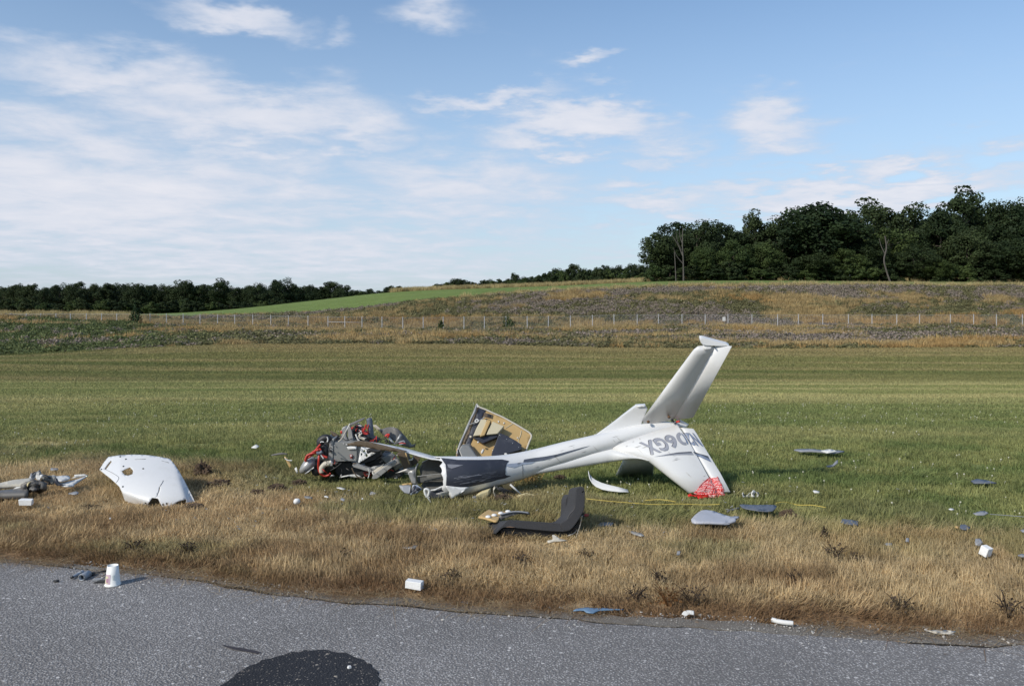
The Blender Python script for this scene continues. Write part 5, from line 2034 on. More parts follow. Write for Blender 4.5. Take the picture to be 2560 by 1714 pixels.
    for i in range(12):
        x, y = rr.uniform(1230, 1480), rr.uniform(270, 390)
        pts = [(x, y, -.05)]
        for k in range(3):
            x += rr.uniform(-60, 60)
            y += rr.uniform(-45, 45)
            pts.append((min(max(x, 1210), 1490), min(max(y, 255), 420), rr.uniform(-.1, .02)))
        tb('wire', pts, 7.9, rr.choice([.003, .004, .005]), rr.choice([m_redw, m_redw, m_redw, m_paper, m_black]))
    for pts in ([(1395, 370), (1440, 270), (1445, 250)], [(1380, 340), (1430, 370), (1480, 400)], [(1390, 380), (1460, 400), (1480, 350)]):
        tb('red_wire', pts, 7.85, .005, m_redw)
    tb('white_cable', [(1365, 390), (1350, 440), (1390, 465), (1430, 480)], 7.8, .012, m_beige)
    tb('white_cable', [(1290, 400), (1320, 470), (1345, 500)], 7.82, .008, m_paper)
    tb('white_cable', [(1200, 240), (1170, 300), (1140, 360)], 7.83, .006, m_paper)
    tb('tan_cable', [(1020, 515), (1080, 460), (1150, 330)], 7.82, .005, m_beige)
    sh('red_tag', [(1050, 350), (1080, 345), (1085, 390), (1060, 400)], 7.85, m_redw)
    sh('brown_shard', [(895, 350), (960, 380), (1045, 430), (1000, 445), (930, 425)], 7.95, m_brownp, .02)
    sh('firewall_strip', [(940, 465), (1060, 430), (1110, 500), (1080, 520), (960, 520)], 7.95, m_dgrey, .02)
    # curved dark skin behind, and its shard
    q = c2([(1640, 345), (1700, 318), (1780, 292), (1850, 288), (1920, 305), (1975, 345), (2060, 440), (2160, 565), (2215, 545), (2200, 600), (2130, 610), (1980, 560), (1840, 480), (1740, 440)])
    link('curved_skin', px_sheet(q, lambda x, y: 8.35 - .25 * math.sin((x - 940) / 100 * 3.1) - .001 * (y - 1065), 7), m_dgrey, t, solid=.008, label='dark grey curved skin standing behind the heap')
    sh('splintered_end', [(1555, 262), (1600, 255), (1690, 330), (1660, 350), (1610, 330)], 8.2, m_beige)
    # levers
    tb('lever', [(1790, 440), (1870, 535)], 7.8, .009, m_paper)
    tb('red_handle', [(1745, 435), (1780, 405), (1812, 412)], 7.78, .010, m_redw)
    tb('red_handle', [(1775, 420), (1795, 450)], 7.78, .012, m_redw)
    tb('grey_lever', [(1905, 545), (1985, 405)], 7.82, [.014, .012], m_lgrey)
    tb('linkage', [(1880, 550), (1950, 530), (2030, 505), (2035, 540), (1960, 560)], 7.8, .008, m_greypl)
    tb('black_coil', [(1740, 500), (1765, 485), (1775, 515), (1750, 530)], 7.8, .009, m_black)
    pr('lever_block', [(1795, 500), (1870, 540), (1850, 560), (1790, 545)], 7.85, .05, m_black)
    # at the foot
    sh('white_strip', [(1060, 1052), (1180, 1030), (1290, 1018), (1390, 1062), (1300, 1070), (1180, 1045), (1065, 1068)], 7.75, m_paper, .02)
    sh('red_cloth', [(1400, 985), (1470, 965), (1540, 1010), (1510, 1060), (1430, 1050)], 7.8, mat('dark_red_cloth', (.16, .02, .015), .9, var=.4, vscale=30), .01)
    sh('white_shard', [(1040, 1070), (1065, 1015), (1078, 1020), (1050, 1080)], 7.75, m_lgrey)
    tb('loose_wire', [(900, 960), (1000, 900), (1070, 840)], 7.7, .004, m_black)
    tb('loose_wire', [(1230, 920), (1270, 1000), (1330, 1060), (1440, 1080)], 7.68, .006, m_brownp)
    tb('loose_wire', [(1480, 920), (1500, 1000), (1480, 1075)], 7.62, .004, m_paper)
    for px in (800, 860, 920, 975):
        FOOT.append((P(px, 1190, 7.95).x, 7.9, .3, .45))
    # tangle of torn wiring, hoses and splinters over the heap
    r5 = random.Random(21)
    for i in range(46):
        x, y = r5.uniform(740, 2050), r5.uniform(420, 1060)
        a = r5.uniform(0, 6.28)
        pts = [(x, y, r5.uniform(-.02, .05))]
        for k in range(r5.choice([2, 3, 4])):
            a += r5.uniform(-1.1, 1.1)
            L = r5.uniform(25, 75)
            x, y = x + math.cos(a) * L, y + math.sin(a) * L * .8
            pts.append((x, min(y, 1075), r5.uniform(-.05, .05)))
        if 900 < pts[0][0] < 1620 and 480 < pts[0][1] < 860:
            continue
        tb('torn_wire', pts, 7.70, r5.choice([.0022, .003, .004]), r5.choice([m_black, m_black, m_redw, m_beige, m_dark, m_paper]), seg=5)
    for i in range(34):
        x, y = r5.uniform(880, 2020), r5.uniform(640, 1060)
        a = r5.uniform(0, 3.14)
        L, w_ = r5.uniform(25, 80), r5.uniform(6, 20)
        dx, dy = math.cos(a) * L, math.sin(a) * L * .6
        q = [(x, y), (x + dx, y + dy), (x + dx * .8 - dy * w_ / L, min(1080, y + dy * .8 + dx * w_ / L)), (x + dx * .1 - dy * w_ / L * .6, min(1080, y + dx * w_ / L))]
        if y + dy < 1080 and not (880 < x + dx * .5 < 1620 and 470 < y < 850):
            sh('splinter', q, 7.72 + r5.uniform(-.06, .05), r5.choice([m_black, m_dark, m_dgrey, m_brownp, m_lgrey, m_inner]), r5.uniform(.002, .006), step=9)
    # twig-like torn antenna left of the heap
    o = link('bent_antenna', tube_mesh([P(x, y, 8.05) for x, y in c2([(-10, 725), (60, 712), (150, 700), (235, 705)])], [.006, .010, .012, .006], 6), m_dgrey, None, P(680, 1137, 8.05))
    tag(o, 'thin dark bent antenna strip sticking out left of the engine heap', 'antenna')


# ------------------------------------------------------------------ cabin bulkhead panel behind the boom
def build_cabin_panel():
    base = P(1190, 1188, 8.15)
    t = thing('cabin_panel', 'upturned tan cabin floor panel with cream and charcoal boxes behind the boom', 'aircraft wreck', base)
    # its plane leans back
    def dp(x, y):
        return 8.20 + (1145 - y) * .0022 + (x - 1150) * .0006
    def off(k):
        return lambda x, y: dp(x, y) - k
    outline = c3([(1105, 152), (1135, 195), (1230, 232), (1330, 278), (1440, 325), (1560, 390), (1700, 472), (1818, 558), (1790, 660), (1745, 780), (1720, 900), (1500, 1040), (1150, 1060), (840, 1000), (835, 840), (870, 700), (960, 520), (1030, 350)])
    po = link('panel', px_sheet(outline, dp, 9), m_tanp, t, solid=.02)
    rim = c3([(1105, 152), (1135, 190), (1230, 230), (1330, 276), (1440, 323), (1560, 388), (1700, 470), (1818, 556), (1790, 660), (1745, 780)])
    link('edge_trim', tube_mesh([P(x, y, dp(x, y) - .004) for x, y in rim], .010, 6), m_beige, po)
    rim = c3([(1105, 155), (1080, 250), (1030, 350), (985, 460), (940, 560), (890, 680), (845, 820)])
    link('torn_edge', tube_mesh([P(x, y, dp(x, y) - .008) for x, y in rim], [.006, .014, .010, .016, .010, .014, .010], 6), m_lgrey, po)
    link('corner_cap', px_sheet(c3([(1098, 150), (1115, 148), (1140, 185), (1120, 200), (1100, 180)]), off(.012), 6), m_paper, po, solid=.01)
    link('charcoal_strip', px_sheet(c3([(1140, 200), (1228, 235), (1180, 330), (1130, 440), (1075, 570), (1015, 695), (962, 672), (1000, 570), (1050, 440), (1100, 300)]), off(.006), 8), m_charc, po, solid=.004)
    link('edge_web', px_sheet(c3([(1105, 200), (1132, 205), (1095, 300), (1045, 440), (995, 570), (955, 670), (925, 660), (975, 540), (1040, 380)]), off(.01), 8), m_brownp, po, solid=.004)
    link('strip_hole', px_sheet(chaikin(c3([(1005, 580), (1030, 560), (1050, 580), (1030, 600)]), 2), off(.012), 4), m_beige, po, solid=.002)
    n = Vector((0, -1, .45)).normalized()
    def bx(nm, pts, k0, dep, m, par=po, bev=.006, label=None):
        return link(nm, prism(c3(pts), off(k0), n * dep), m, par, bevel=bev, label=label)
    # cream twin box with a band
    b1 = bx('cream_box', [(1170, 390), (1245, 392), (1200, 590), (1065, 605), (1110, 500)], .0, .10, m_cream)
    b2 = bx('cream_box', [(1320, 415), (1465, 480), (1380, 575), (1235, 590), (1270, 500)], .0, .10, m_cream)
    bx('strap_band', [(1250, 398), (1300, 405), (1215, 600), (1150, 620)], .0, .115, m_tanp)
    bx('box_foot', [(1068, 615), (1200, 600), (1390, 575), (1380, 610), (1190, 690)], .0, .07, m_charc)
    tbp = lambda pts, k: [P(x, y, dp(x, y) - k) for x, y in c3(pts)]
    link('white_plug', tube_mesh(tbp([(1115, 650), (1135, 655)], .10), .010, 6, curve=False), m_paper, t)
    # charcoal box
    b3 = bx('charcoal_box', [(1405, 572), (1500, 608), (1630, 680), (1690, 725), (1690, 790), (1500, 850), (1340, 880), (1300, 850), (1345, 740)], .0, .13, m_charc, label='large charcoal box screwed to the tan panel')
    for (x, y) in ((1420, 600), (1505, 645), (1580, 700), (1660, 750), (1345, 735), (1325, 790)):
        q = c3([(x - 4, y + 12)])[0]
        p = P(q[0], q[1], dp(*q)) + n * .131
        link('screw', tube_mesh([p, p + n * .004], .0045, 6, curve=False), m_steel, b3)
    link('broken_tab', px_sheet(c3([(1465, 800), (1490, 790), (1515, 815), (1480, 822)]), off(.16), 5), m_paper, b3, solid=.004)
    # grey cover at the foot
    link('grey_cover', prism(c3([(870, 760), (905, 695), (1010, 695), (1115, 850), (1100, 900), (920, 880)]), off(.12), Vector((.01, .10, 0))), m_grey, t, bevel=.012)
    link('cavity_shade_block', prism(c3([(855, 760), (880, 760), (925, 870), (880, 880)]), off(.10), Vector((0, .05, 0))), m_black, t)  # solid black block put in for the shade of a hollow
    link('lightening_hole', px_sheet(chaikin(c3([(1160, 780), (1180, 742), (1205, 740), (1200, 770), (1180, 800), (1165, 800)]), 2), off(.004), 4), m_paper, po, solid=.002)
    # dark switch plate with its loom
    sp = bx('switch_plate', [(1205, 268), (1318, 298), (1305, 348), (1195, 318)], .0, .012, m_brownp, bev=.002)
    bx('switch', [(1250, 290), (1290, 300), (1285, 330), (1245, 320)], .0, .022, m_black, par=sp, bev=.002)
    link('loom', tube_mesh(tbp([(1005, 425), (1060, 405), (1110, 385), (1180, 350), (1210, 320)], .03), .006, 6), m_lgrey, t)
    link('loom', tube_mesh(tbp([(1085, 375), (1110, 352), (1130, 375), (1100, 395), (1085, 375)], .035), .006, 6), m_paper, t)
    link('cable', tube_mesh(tbp([(1210, 345), (1290, 370), (1275, 440), (1240, 500)], .11), .003, 5), m_black, t)
    for pts in ([(1390, 375), (1395, 395)], [(1462, 396), (1464, 412)], [(1445, 440), (1450, 456)], [(1640, 590), (1642, 604)]):
        link('white_dab', tube_mesh(tbp(pts, .004), .007, 6, curve=False), m_paper, po)
    link('glue_line', tube_mesh(tbp([(1480, 470), (1530, 440), (1575, 412)], .002), .004, 5), m_cream, po)
    link('glue_line', tube_mesh(tbp([(1690, 500), (1680, 560), (1650, 640), (1690, 690)], .002), .004, 5), m_cream, po)
    rr = random.Random(9)
    for i in range(9):
        x, y = 870 + rr.uniform(-30, 40), rr.uniform(640, 840)
        pts = [(x, y), (x - rr.uniform(-10, 30), y + 40), (x - rr.uniform(0, 40), y + 90)]
        link('frayed_fibre', tube_mesh(tbp(pts, rr.uniform(0, .05)), .003, 5), rr.choice([m_tanp, m_lgrey, m_brownp]), t)
    # torn turf and straw caught under it
    o = thing('straw_clump', 'clump of torn dry straw and dark turf under the boom, right of the strap', 'straw', G(1310, 1203))
    for i in range(70):
        a = rr.uniform(0, 6.28)
        q0 = Vector((P(1318, 1203, 7.75).x + rr.gauss(0, .05), 7.75 + rr.gauss(0, .05), rr.uniform(0, .06)))
        L = rr.uniform(.06, .16)
        q1 = q0 + Vector((math.cos(a) * L * .5, math.sin(a) * L * .3, L * .6))
        q2 = q1 + Vector((math.cos(a) * L * .6, math.sin(a) * L * .4, -L * .35))
        link('straw', tube_mesh([q0, q1, q2], [.003, .003, .0015], 4), m_hay, o)


# ------------------------------------------------------------------ engine cowling
def build_cowling():
    base = G(390, 1262)
    out = cl([(1120, 240), (1165, 165), (1220, 97), (1340, 78), (1480, 70), (1600, 72), (1700, 80), (1810, 97), (1912, 118), (1965, 180), (2020, 265), (2080, 370), (2140, 490), (2195, 605), (2150, 616), (2100, 612), (2096, 572), (2050, 585), (1995, 602), (1960, 640), (1925, 665), (1835, 668),
              (1800, 610), (1780, 566), (1712, 556), (1690, 590), (1664, 632), (1690, 655), (1640, 665), (1560, 648), (1480, 628), (1412, 606), (1395, 560), (1372, 490), (1342, 430), (1310, 400), (1250, 345), (1180, 290)])
    h1 = cl([(1248, 136), (1258, 152), (1226, 192), (1192, 240), (1176, 230), (1210, 180)])
    h2 = cl([(1368, 256), (1405, 236), (1462, 210), (1500, 250), (1492, 290), (1442, 307), (1405, 300)])
    crack = cl([(1800, 420), (1804, 440), (1795, 480), (1768, 545), (1762, 545), (1786, 480)])
    def dep(x, y):
        s = min(1.0, max(0.0, (y - 1132) / 136.0))
        d = 7.50 - .62 * math.sin(s * math.pi / 2) ** 1.0
        u = (x - 375) / 115.0
        d += .10 * u * u
        # pressed-in crease on the right flank and the rolled lower-left edge
        d += .05 * math.exp(-(((x - 462) - (y - 1200) * .35) / 9.0) ** 2) * min(1, max(0, (y - 1150) / 50))
        lo = (x - 290) * .42 + 1222
        if y > lo and x < 420:
            d += .0042 * (y - lo)
        # faired-in left corner
        if x < 300:
            d += .0015 * (300 - x)
        return d
    me = px_sheet(out, dep, 5.0, [h1, h2, crack])
    t = thing('engine_cowling', 'large white engine cowling shell with broken edge lying in the dry grass', 'cowling', base)
    co = link('shell', me, m_white, t, solid=.006, inner=mat('cowl_inside', (.30, .29, .25), .7, var=.2, vscale=8), off=-1)
    w = [P(x, y, dep(x, y) - .004) for x, y in cl([(1178, 232), (1230, 258), (1290, 290), (1330, 320), (1335, 345), (1310, 385)])]
    link('panel_seam', tube_mesh(w, .0022, 5), m_greypl, co)
    w = [P(x, y, dep(x, y) - .003) for x, y in cl([(1838, 362), (1828, 385), (1815, 405), (1803, 425)])]
    link('hairline_crack', tube_mesh(w, .0018, 5), m_outline, co)
    for (x, y) in ((1355, 97), (1390, 206), (1384, 434), (1142, 240), (1418, 125), (1640, 614), (1612, 232), (1834, 634), (1875, 622)):
        q = cl([(x, y)])[0]
        p = P(q[0], q[1], dep(*q))
        link('fastener', tube_mesh([p + Vector((0, .003, -.002)), p + Vector((0, -.003, .004))], .007, 8, curve=False), m_dark, co)
    for a, b_ in (((1520, 126), (1640, 122)), ((1820, 140), (1900, 162))):
        link('scuff', tube_mesh([P(x, y, dep(x, y) - .002) for x, y in cl([a, b_])], .003, 5, curve=False), m_greypl, co)
    for px in (300, 350, 400, 450):
        FOOT.append((P(px, 1255, 6.95).x, 6.93, .20, .38))


# ------------------------------------------------------------------ wing remains on the left
def build_wing_debris():
    t = thing('wing_remains', 'crushed white and dark wing remains at the left edge of the verge', 'aircraft wreck', G(90, 1222))
    def sh(nm, pts, d, m, th=.012, inner=None, label=None):
        return link(nm, px_sheet(cw(pts), d, 7), m, t, solid=th, inner=inner, label=label)
    sh('skin_plank', [(-900, 540), (0, 452), (300, 382), (560, 350), (790, 328), (760, 380), (700, 440), (640, 485), (300, 500), (0, 522), (-900, 640)], lambda x, y: gd(y, .10), m_beige, .03)
    sh('dark_spar', [(-900, 700), (0, 632), (280, 600), (640, 572), (690, 640), (660, 700), (400, 706), (0, 716), (-900, 800)], lambda x, y: gd(max(y, 1222), .09), m_dgrey, .05)
    sh('white_cap', [(315, 600), (400, 555), (640, 530), (655, 565), (480, 585)], 7.2, m_paper, .01)
    sh('white_sliver', [(135, 735), (250, 715), (360, 706), (300, 730), (160, 750)], 7.0, m_paper, .008)
    sh('crumpled_core', [(660, 520), (730, 400), (820, 360), (960, 400), (1000, 470), (990, 600), (860, 660), (680, 680), (650, 600)], lambda x, y: 7.12 + .03 * math.sin(x * .9) + .02 * math.sin(y * 1.3), m_dgrey, .05)
    sh('crumpled_skin', [(760, 320), (800, 240), (900, 180), (940, 165), (1010, 215), (1030, 250), (970, 300), (880, 300), (800, 350)], lambda x, y: 7.16 + .03 * math.sin(x * .8 + y), m_lgrey, .02)
    sh('white_flap', [(878, 268), (970, 262), (972, 402), (900, 380), (870, 330)], 7.08, m_paper, .012)
    sh('white_flap', [(980, 260), (1030, 250), (1032, 300), (1000, 350), (975, 350)], 7.08, m_foam, .012)
    sh('black_strip', [(765, 225), (830, 185), (850, 195), (785, 245)], 7.1, m_black, .015)
    sh('black_strip', [(1035, 262), (1060, 255), (1225, 330), (1215, 360), (1050, 300)], 7.12, m_black, .02)
    sh('grey_skin', [(1030, 270), (1230, 280), (1350, 300), (1345, 380), (1300, 490), (1245, 502), (1190, 440), (1090, 400), (1020, 350)], lambda x, y: 7.24 - .001 * (x - 110), m_grey, .012)
    sh('dark_tear', [(1005, 360), (1090, 410), (1180, 450), (1210, 500), (1050, 510), (990, 460)], 7.2, m_brownp, .02)
    sh('green_glass_edge', [(650, 500), (680, 450), (760, 410), (700, 470), (665, 560)], 7.08, m_yfoam, .008)
    sh('white_shard', [(1270, 262), (1330, 270), (1380, 290), (1540, 270), (1650, 272), (1710, 300), (1700, 340), (1540, 390), (1400, 400), (1350, 340)], lambda x, y: gd(y, .13), m_paper, .012)
    sh('white_shard', [(1490, 440), (1560, 425), (1760, 395), (1900, 360), (2110, 285), (2135, 272), (1900, 420), (1800, 490), (1810, 515), (1650, 525), (1540, 520), (1430, 450)], lambda x, y: gd(y, .10), m_paper, .012)
    sh('white_shard', [(1810, 258), (1930, 252), (2040, 245), (2140, 272), (2060, 300), (1860, 330), (1740, 340), (1820, 300)], 7.35, m_paper, .012)
    sh('torn_spar_end', [(1330, 350), (1365, 345), (1400, 430), (1470, 490), (1560, 510), (1480, 525), (1380, 520), (1330, 450)], 7.1, m_charc, .02)
    sh('white_splinter', [(1380, 390), (1560, 385), (1540, 410), (1440, 425)], 7.15, m_foam, .01)
    for px in (20, 70, 120, 170):
        FOOT.append((P(px, 1225, 7.55).x, 7.5, .25, .45))
    FOOT.append((P(-60, 1225, 7.55).x, 7.5, .3, .45))


# ------------------------------------------------------------------ seat
def build_seat():
    t = thing('cockpit_chair', 'charcoal fabric aircraft seat lying on its side in the dry grass', 'seat', G(1350, 1335))
    dn = 5.95
    w = Vector((-.15, .40, -.125))
    def pr(nm, pts, d, ext, m, bev=.015, label=None, par=None, it=1):
        return link(nm, prism(chaikin(c5(pts), it) if it else c5(pts), d, ext), m, par or t, bevel=bev, label=label)
    pr('seat_cushion', [(345, 945), (400, 880), (480, 805), (530, 750), (575, 732), (660, 735), (900, 752), (1150, 768), (1340, 782), (1460, 760), (1560, 800), (1540, 880), (1470, 912), (1380, 915), (1200, 905), (900, 878), (700, 858), (530, 845), (480, 850), (440, 880), (370, 950)], dn, w, m_fabric)
    pr('backrest', [(1340, 782), (1420, 745), (1470, 705), (1530, 640), (1565, 560), (1580, 420), (1592, 270), (1620, 228), (1665, 215), (1715, 220), (1745, 250), (1748, 400), (1740, 560), (1700, 650), (1620, 780), (1540, 880), (1470, 915), (1400, 900)], dn - .006, w * .30, m_fabric, .02, label='near side bolster of the backrest')
    pr('backrest_centre', [(1400, 770), (1480, 700), (1560, 620), (1630, 480), (1650, 300), (1690, 270), (1720, 320), (1715, 560), (1640, 730), (1520, 880)], P(0, 0, dn + .11).y, w * .45, m_fabric, .02)
    far = [(1345, 785), (1420, 720), (1440, 560), (1440, 430), (1470, 360), (1505, 335), (1530, 350), (1530, 520), (1500, 640), (1470, 760), (1420, 790)]
    pr('side_bolster', far, dn + .33, Vector((-.03, .08, -.02)), m_fabric, .015)
    link('seam', tube_mesh([P(x, y, dn - .004) for x, y in c5([(1470, 725), (1500, 650), (1570, 570), (1600, 450), (1612, 300)])], .0025, 5), mat('seam_thread', (.10, .095, .095), .9), t)
    pr('hinge_pad', [(1330, 790), (1440, 745), (1560, 720), (1600, 790), (1540, 885), (1450, 915), (1360, 905)], dn + .006, w * .6, m_fabric, .01)
    pr('seat_shell', [(425, 905), (500, 852), (700, 866), (1000, 892), (1300, 915), (1450, 920), (1540, 890), (1640, 760), (1668, 700), (1655, 830), (1600, 905), (1480, 970), (1250, 1025), (1000, 1010), (700, 985), (470, 955)], dn + .035, w * .8, m_shellb, .01)
    link('bent_wire', tube_mesh([P(x, y, dn + .02) for x, y in c5([(1695, 665), (1670, 800), (1640, 900), (1608, 985), (1622, 1020), (1640, 1005), (1636, 965)])], .004, 6), m_steel, t)
    link('frayed_edge', tube_mesh([P(x, y, dn + .03) for x, y in c5([(1460, 990), (1520, 960), (1570, 940), (1620, 880)])], [.003, .006, .004, .006], 5), m_lgrey, t)
    link('buckle', prism(c5([(1690, 660), (1720, 655), (1740, 710), (1720, 712)]), dn + .02, (0, .02, 0)), m_black, t, bevel=.003)
    link('scuff', px_sheet(c5([(1690, 305), (1715, 282), (1728, 292), (1700, 318)]), dn - .006, 4), mat('scuff_pale', (.20, .19, .18), .9), t, solid=.002)
    link('worn_tape', px_sheet(c5([(520, 842), (590, 832), (680, 850), (600, 850)]), dn - .006, 4), mat('worn_brown', (.20, .13, .09), .9), t, solid=.002)
    for px in (1270, 1310, 1350, 1390, 1430):
        FOOT.append((P(px, 1325, 6.05).x, 6.12, .17, .35))
    for px in (1250, 1300, 1350, 1400):
        FOOT.append((P(px, 1342, 5.82).x, 5.80, .17, .32))

# ------------------------------------------------------------------ scattered debris
def flat(name, label, cat, poly, m, z=.05, th=.008, tilt=0.0, warp=.012, step=7, m2=None, group=None, press=.55):
    """a thin piece lying on the ground: outline in photograph pixels laid on a plane z metres up, rising by tilt per metre away"""
    xs = [p[0] for p in poly]
    ys = [p[1] for p in poly]
    cx, cy = sum(xs) / len(xs), sum(ys) / len(ys)
    if max(xs) - min(xs) < 60 and press < 1:
        poly = [(cx + (a - cx) * .86, cy + (b_ - cy) * .86) for a, b_ in poly]
        z *= .75
    d0 = gd(max(ys), z)
    gz = float(ground_z(np.array([(cx - CX) / F * d0]), np.array([d0]))[0]) - SOIL
    z0 = z + gz
    r = random.Random(int(cx * 7 + cy))
    ph = r.uniform(0, 6)
    def fn(x, y):
        # intersect the view ray with the tilted plane z = z0 + tilt * (depth - d0)
        k = (y - YH) / F
        d = (H - z0 + tilt * d0) / (k + tilt)
        p = P(x, y, d)
        s = F / d
        return p + Vector((0, 0, warp * math.sin((p.x * 17 + ph)) * .5 + warp * .5 * math.sin(p.y * 11 + ph)))
    base = fn(cx, max(ys))
    base.z = gz
    o = link(name, sheet_mesh(name, poly, fn, step), m, None, base, solid=th, inner=m2)
    tag(o, label, cat, group)
    w = (max(xs) - min(xs)) * base.y / F / 2
    if base.y < 9.5 and press < 1:
        c = fn(cx, cy)
        FOOT.append((c.x, c.y - .03, max(.05, w * .9), press))
        if w > .08:
            FOOT.append((c.x - w * .7, c.y - .04, max(.05, w * .5), press))
            FOOT.append((c.x + w * .7, c.y - .04, max(.05, w * .5), press))
    return o


def foam_block(label, px, py, size, rz, rx=0, seed=0, z=.04):
    p = G(px, py, z)
    g_ = float(ground_z(np.array([p.x]), np.array([p.y]))[0]) - SOIL
    c = Vector((p.x, p.y + size[1] / 2, z + g_ + size[2] / 2))
    me = box_mesh(c, size, (rx, .06, rz), .045, seed)
    o = link('foam_block', me, m_foam, None, Vector((c.x, c.y, c.z - size[2] / 2)), bevel=.003)
    tag(o, label, 'foam block', 'blocks of white foam')
    FOOT.append((c.x, c.y - .06, max(size[:2]) * .75, .35))


def build_debris():
    # torn panel with foam dabs, left of the seat
    t = thing('panel_fragment', 'torn tan-backed panel with white foam dabs lying left of the seat', 'panel', G(1240, 1310))
    pl = lambda x, y: gd(y, .085)
    po = link('panel', px_sheet(c5([(95, 685), (150, 640), (270, 562), (300, 580), (400, 588), (510, 595), (600, 605), (500, 640), (420, 680), (400, 745), (360, 752), (330, 745), (200, 705)]), lambda x, y: pl(x, y), 6), m_tanp, t, solid=.012)
    link('grey_skirt', px_sheet(c5([(400, 750), (415, 680), (480, 640), (600, 612), (720, 600), (890, 628), (890, 650), (700, 640), (560, 690), (430, 742)]), lambda x, y: gd(1304, .05), 6), m_dgrey, t, solid=.012)
    link('white_rim', tube_mesh([P(x, y, gd(1304, .05) - .01) for x, y in c5([(430, 650), (520, 628), (640, 606), (760, 608), (870, 625)])], .006, 6), m_greypl, t)
    for (x, y) in ((250, 684), (342, 660), (445, 630), (555, 602)):
        q = c5([(x, y)])[0]
        bm = bmesh.new()
        bmesh.ops.create_icosphere(bm, subdivisions=2, radius=.022)
        for v in bm.verts:
            v.co = Vector((v.co.x * 1.0, v.co.y, v.co.z * .5))
        bm.transform(Matrix.Translation(P(q[0], q[1], pl(*q) - .03)))
        me = bpy.data.meshes.new('dab')
        bm.to_mesh(me)
        bm.free()
        me.polygons.foreach_set('use_smooth', [True] * len(me.polygons))
        link('foam_dab', me, m_foam, t)
    FOOT.extend([(P(1240, 1300, 6.4).x, 6.38, .22, .3), (P(1300, 1295, 6.45).x, 6.42, .12, .4)])

    flat('torn_scrap', 'ragged off-white scrap with a tan tail in front of the seat', 'scrap', c5([(1140, 1085), (1160, 1060), (1200, 1060), (1245, 1040), (1230, 960), (1265, 955), (1320, 990), (1370, 1030), (1500, 1045), (1380, 1070), (1260, 1082), (1210, 1098), (1165, 1105)]), m_beige, .05, .01, .55)
    flat('red_rag', 'small red rag on the grass just behind the seat back', 'rag', c5([(1722, 640), (1750, 625), (1805, 640), (1800, 670), (1740, 668)]), m_redw, .05, .01, .4)
    flat('grey_plate', 'flat grey plate on the dry grass right of the seat', 'plate', c5([(1895, 818), (1970, 770), (2080, 775), (2195, 788), (2170, 825), (2050, 822)]), m_greypl, .05, .006, 0)
    # right-hand side
    t2 = flat('teardrop_panel', 'pale teardrop-shaped fairing panel lying on the dry grass', 'panel', ct([(250, 530), (330, 450), (480, 325), (560, 300), (660, 298), (780, 320), (960, 390), (1150, 460), (1230, 452), (1330, 468), (1290, 485), (1230, 495), (1262, 530), (1240, 550), (1140, 575), (960, 600), (700, 608), (500, 610), (330, 600), (265, 575)]), mat('pale_fairing', (.40, .41, .45), .45, var=.06, vscale=5, dirt=(.30, .29, .28), dirt_amt=.3, dscale=9), .075, .014, .08, .01)  # lavender grey of sky-only light is put into the fairing's base colour
    t3 = flat('window_pane', 'dark tinted pane with pale rim lying behind the teardrop panel', 'pane', ct([(1340, 195), (1400, 178), (1700, 190), (1950, 195), (2130, 205), (2175, 225), (2150, 270), (2080, 320), (1980, 322), (1700, 295), (1500, 270), (1400, 245)]), m_slate, .07, .008, .03, .006)
    flat('bent_frame_strip', 'short grey frame strip bent off the dark tinted pane', 'frame strip', ct([(1030, 360), (1060, 320), (1200, 250), (1340, 200), (1370, 240), (1250, 285), (1120, 340), (1050, 380)]), m_dgrey, .05, .01, .05)
    flat('slate_plate', 'slate blue rectangular plate at the edge of the green lawn', 'plate', cr([(1082, 660), (1095, 632), (1160, 635), (1225, 648), (1220, 680), (1150, 676)]), m_slate, .06, .008, .05)
    flat('grey_splinter', 'long grey splinter lying right of the grey plate', 'splinter', [(1566, 1324), (1580, 1325), (1605, 1332), (1613, 1338), (1603, 1338), (1585, 1333)], m_lgrey, .06, .008)
    flat('grey_chip', 'tiny grey chip standing in dry grass below the teardrop panel', 'chip', [(1689, 1386), (1693, 1376), (1702, 1375), (1700, 1387)], m_greypl, .05, .006, .8)
    flat('grey_chip', 'small pale blue chip far down the right verge, left of a second chip', 'chip', cr([(1390, 800), (1410, 792), (1448, 798), (1440, 815), (1410, 812)]), m_greypl, .06, .006, .2)
    flat('grey_chip', 'small grey chip standing on edge right of the pale blue chip', 'chip', cr([(1535, 800), (1540, 772), (1562, 772), (1562, 805)]), m_greypl, .06, .006, 1.2)
    flat('grey_chip', 'grey blue chip above the rightmost white foam block', 'chip', cr([(2005, 800), (2010, 770), (2045, 770), (2068, 800), (2040, 825), (2012, 818)]), m_greypl, .06, .006, .8)
    flat('grey_chip', 'grey chip at the right edge of the view on dry grass', 'chip', cr([(2290, 890), (2320, 880), (2400, 888), (2400, 905), (2320, 905)]), m_greypl, .06, .006, .2)
    flat('slate_scrap', 'crumpled slate scrap with a tan end in the green grass at right', 'scrap', cr([(1900, 700), (1905, 680), (1940, 678), (1985, 700), (1960, 720), (1920, 715)]), m_slate, .07, .01, .5)
    flat('tan_chip', 'small tan chip beside the crumpled slate scrap', 'chip', cr([(1870, 700), (1890, 690), (1902, 700), (1890, 712)]), m_tanp, .07, .008, .3)
    flat('pale_film', 'pale clear film scrap lying in the green grass near the right edge', 'film', cr([(1985, 605), (2040, 590), (2080, 592), (2110, 610), (2070, 622), (2010, 618)]), m_greypl, .07, .004, .3)
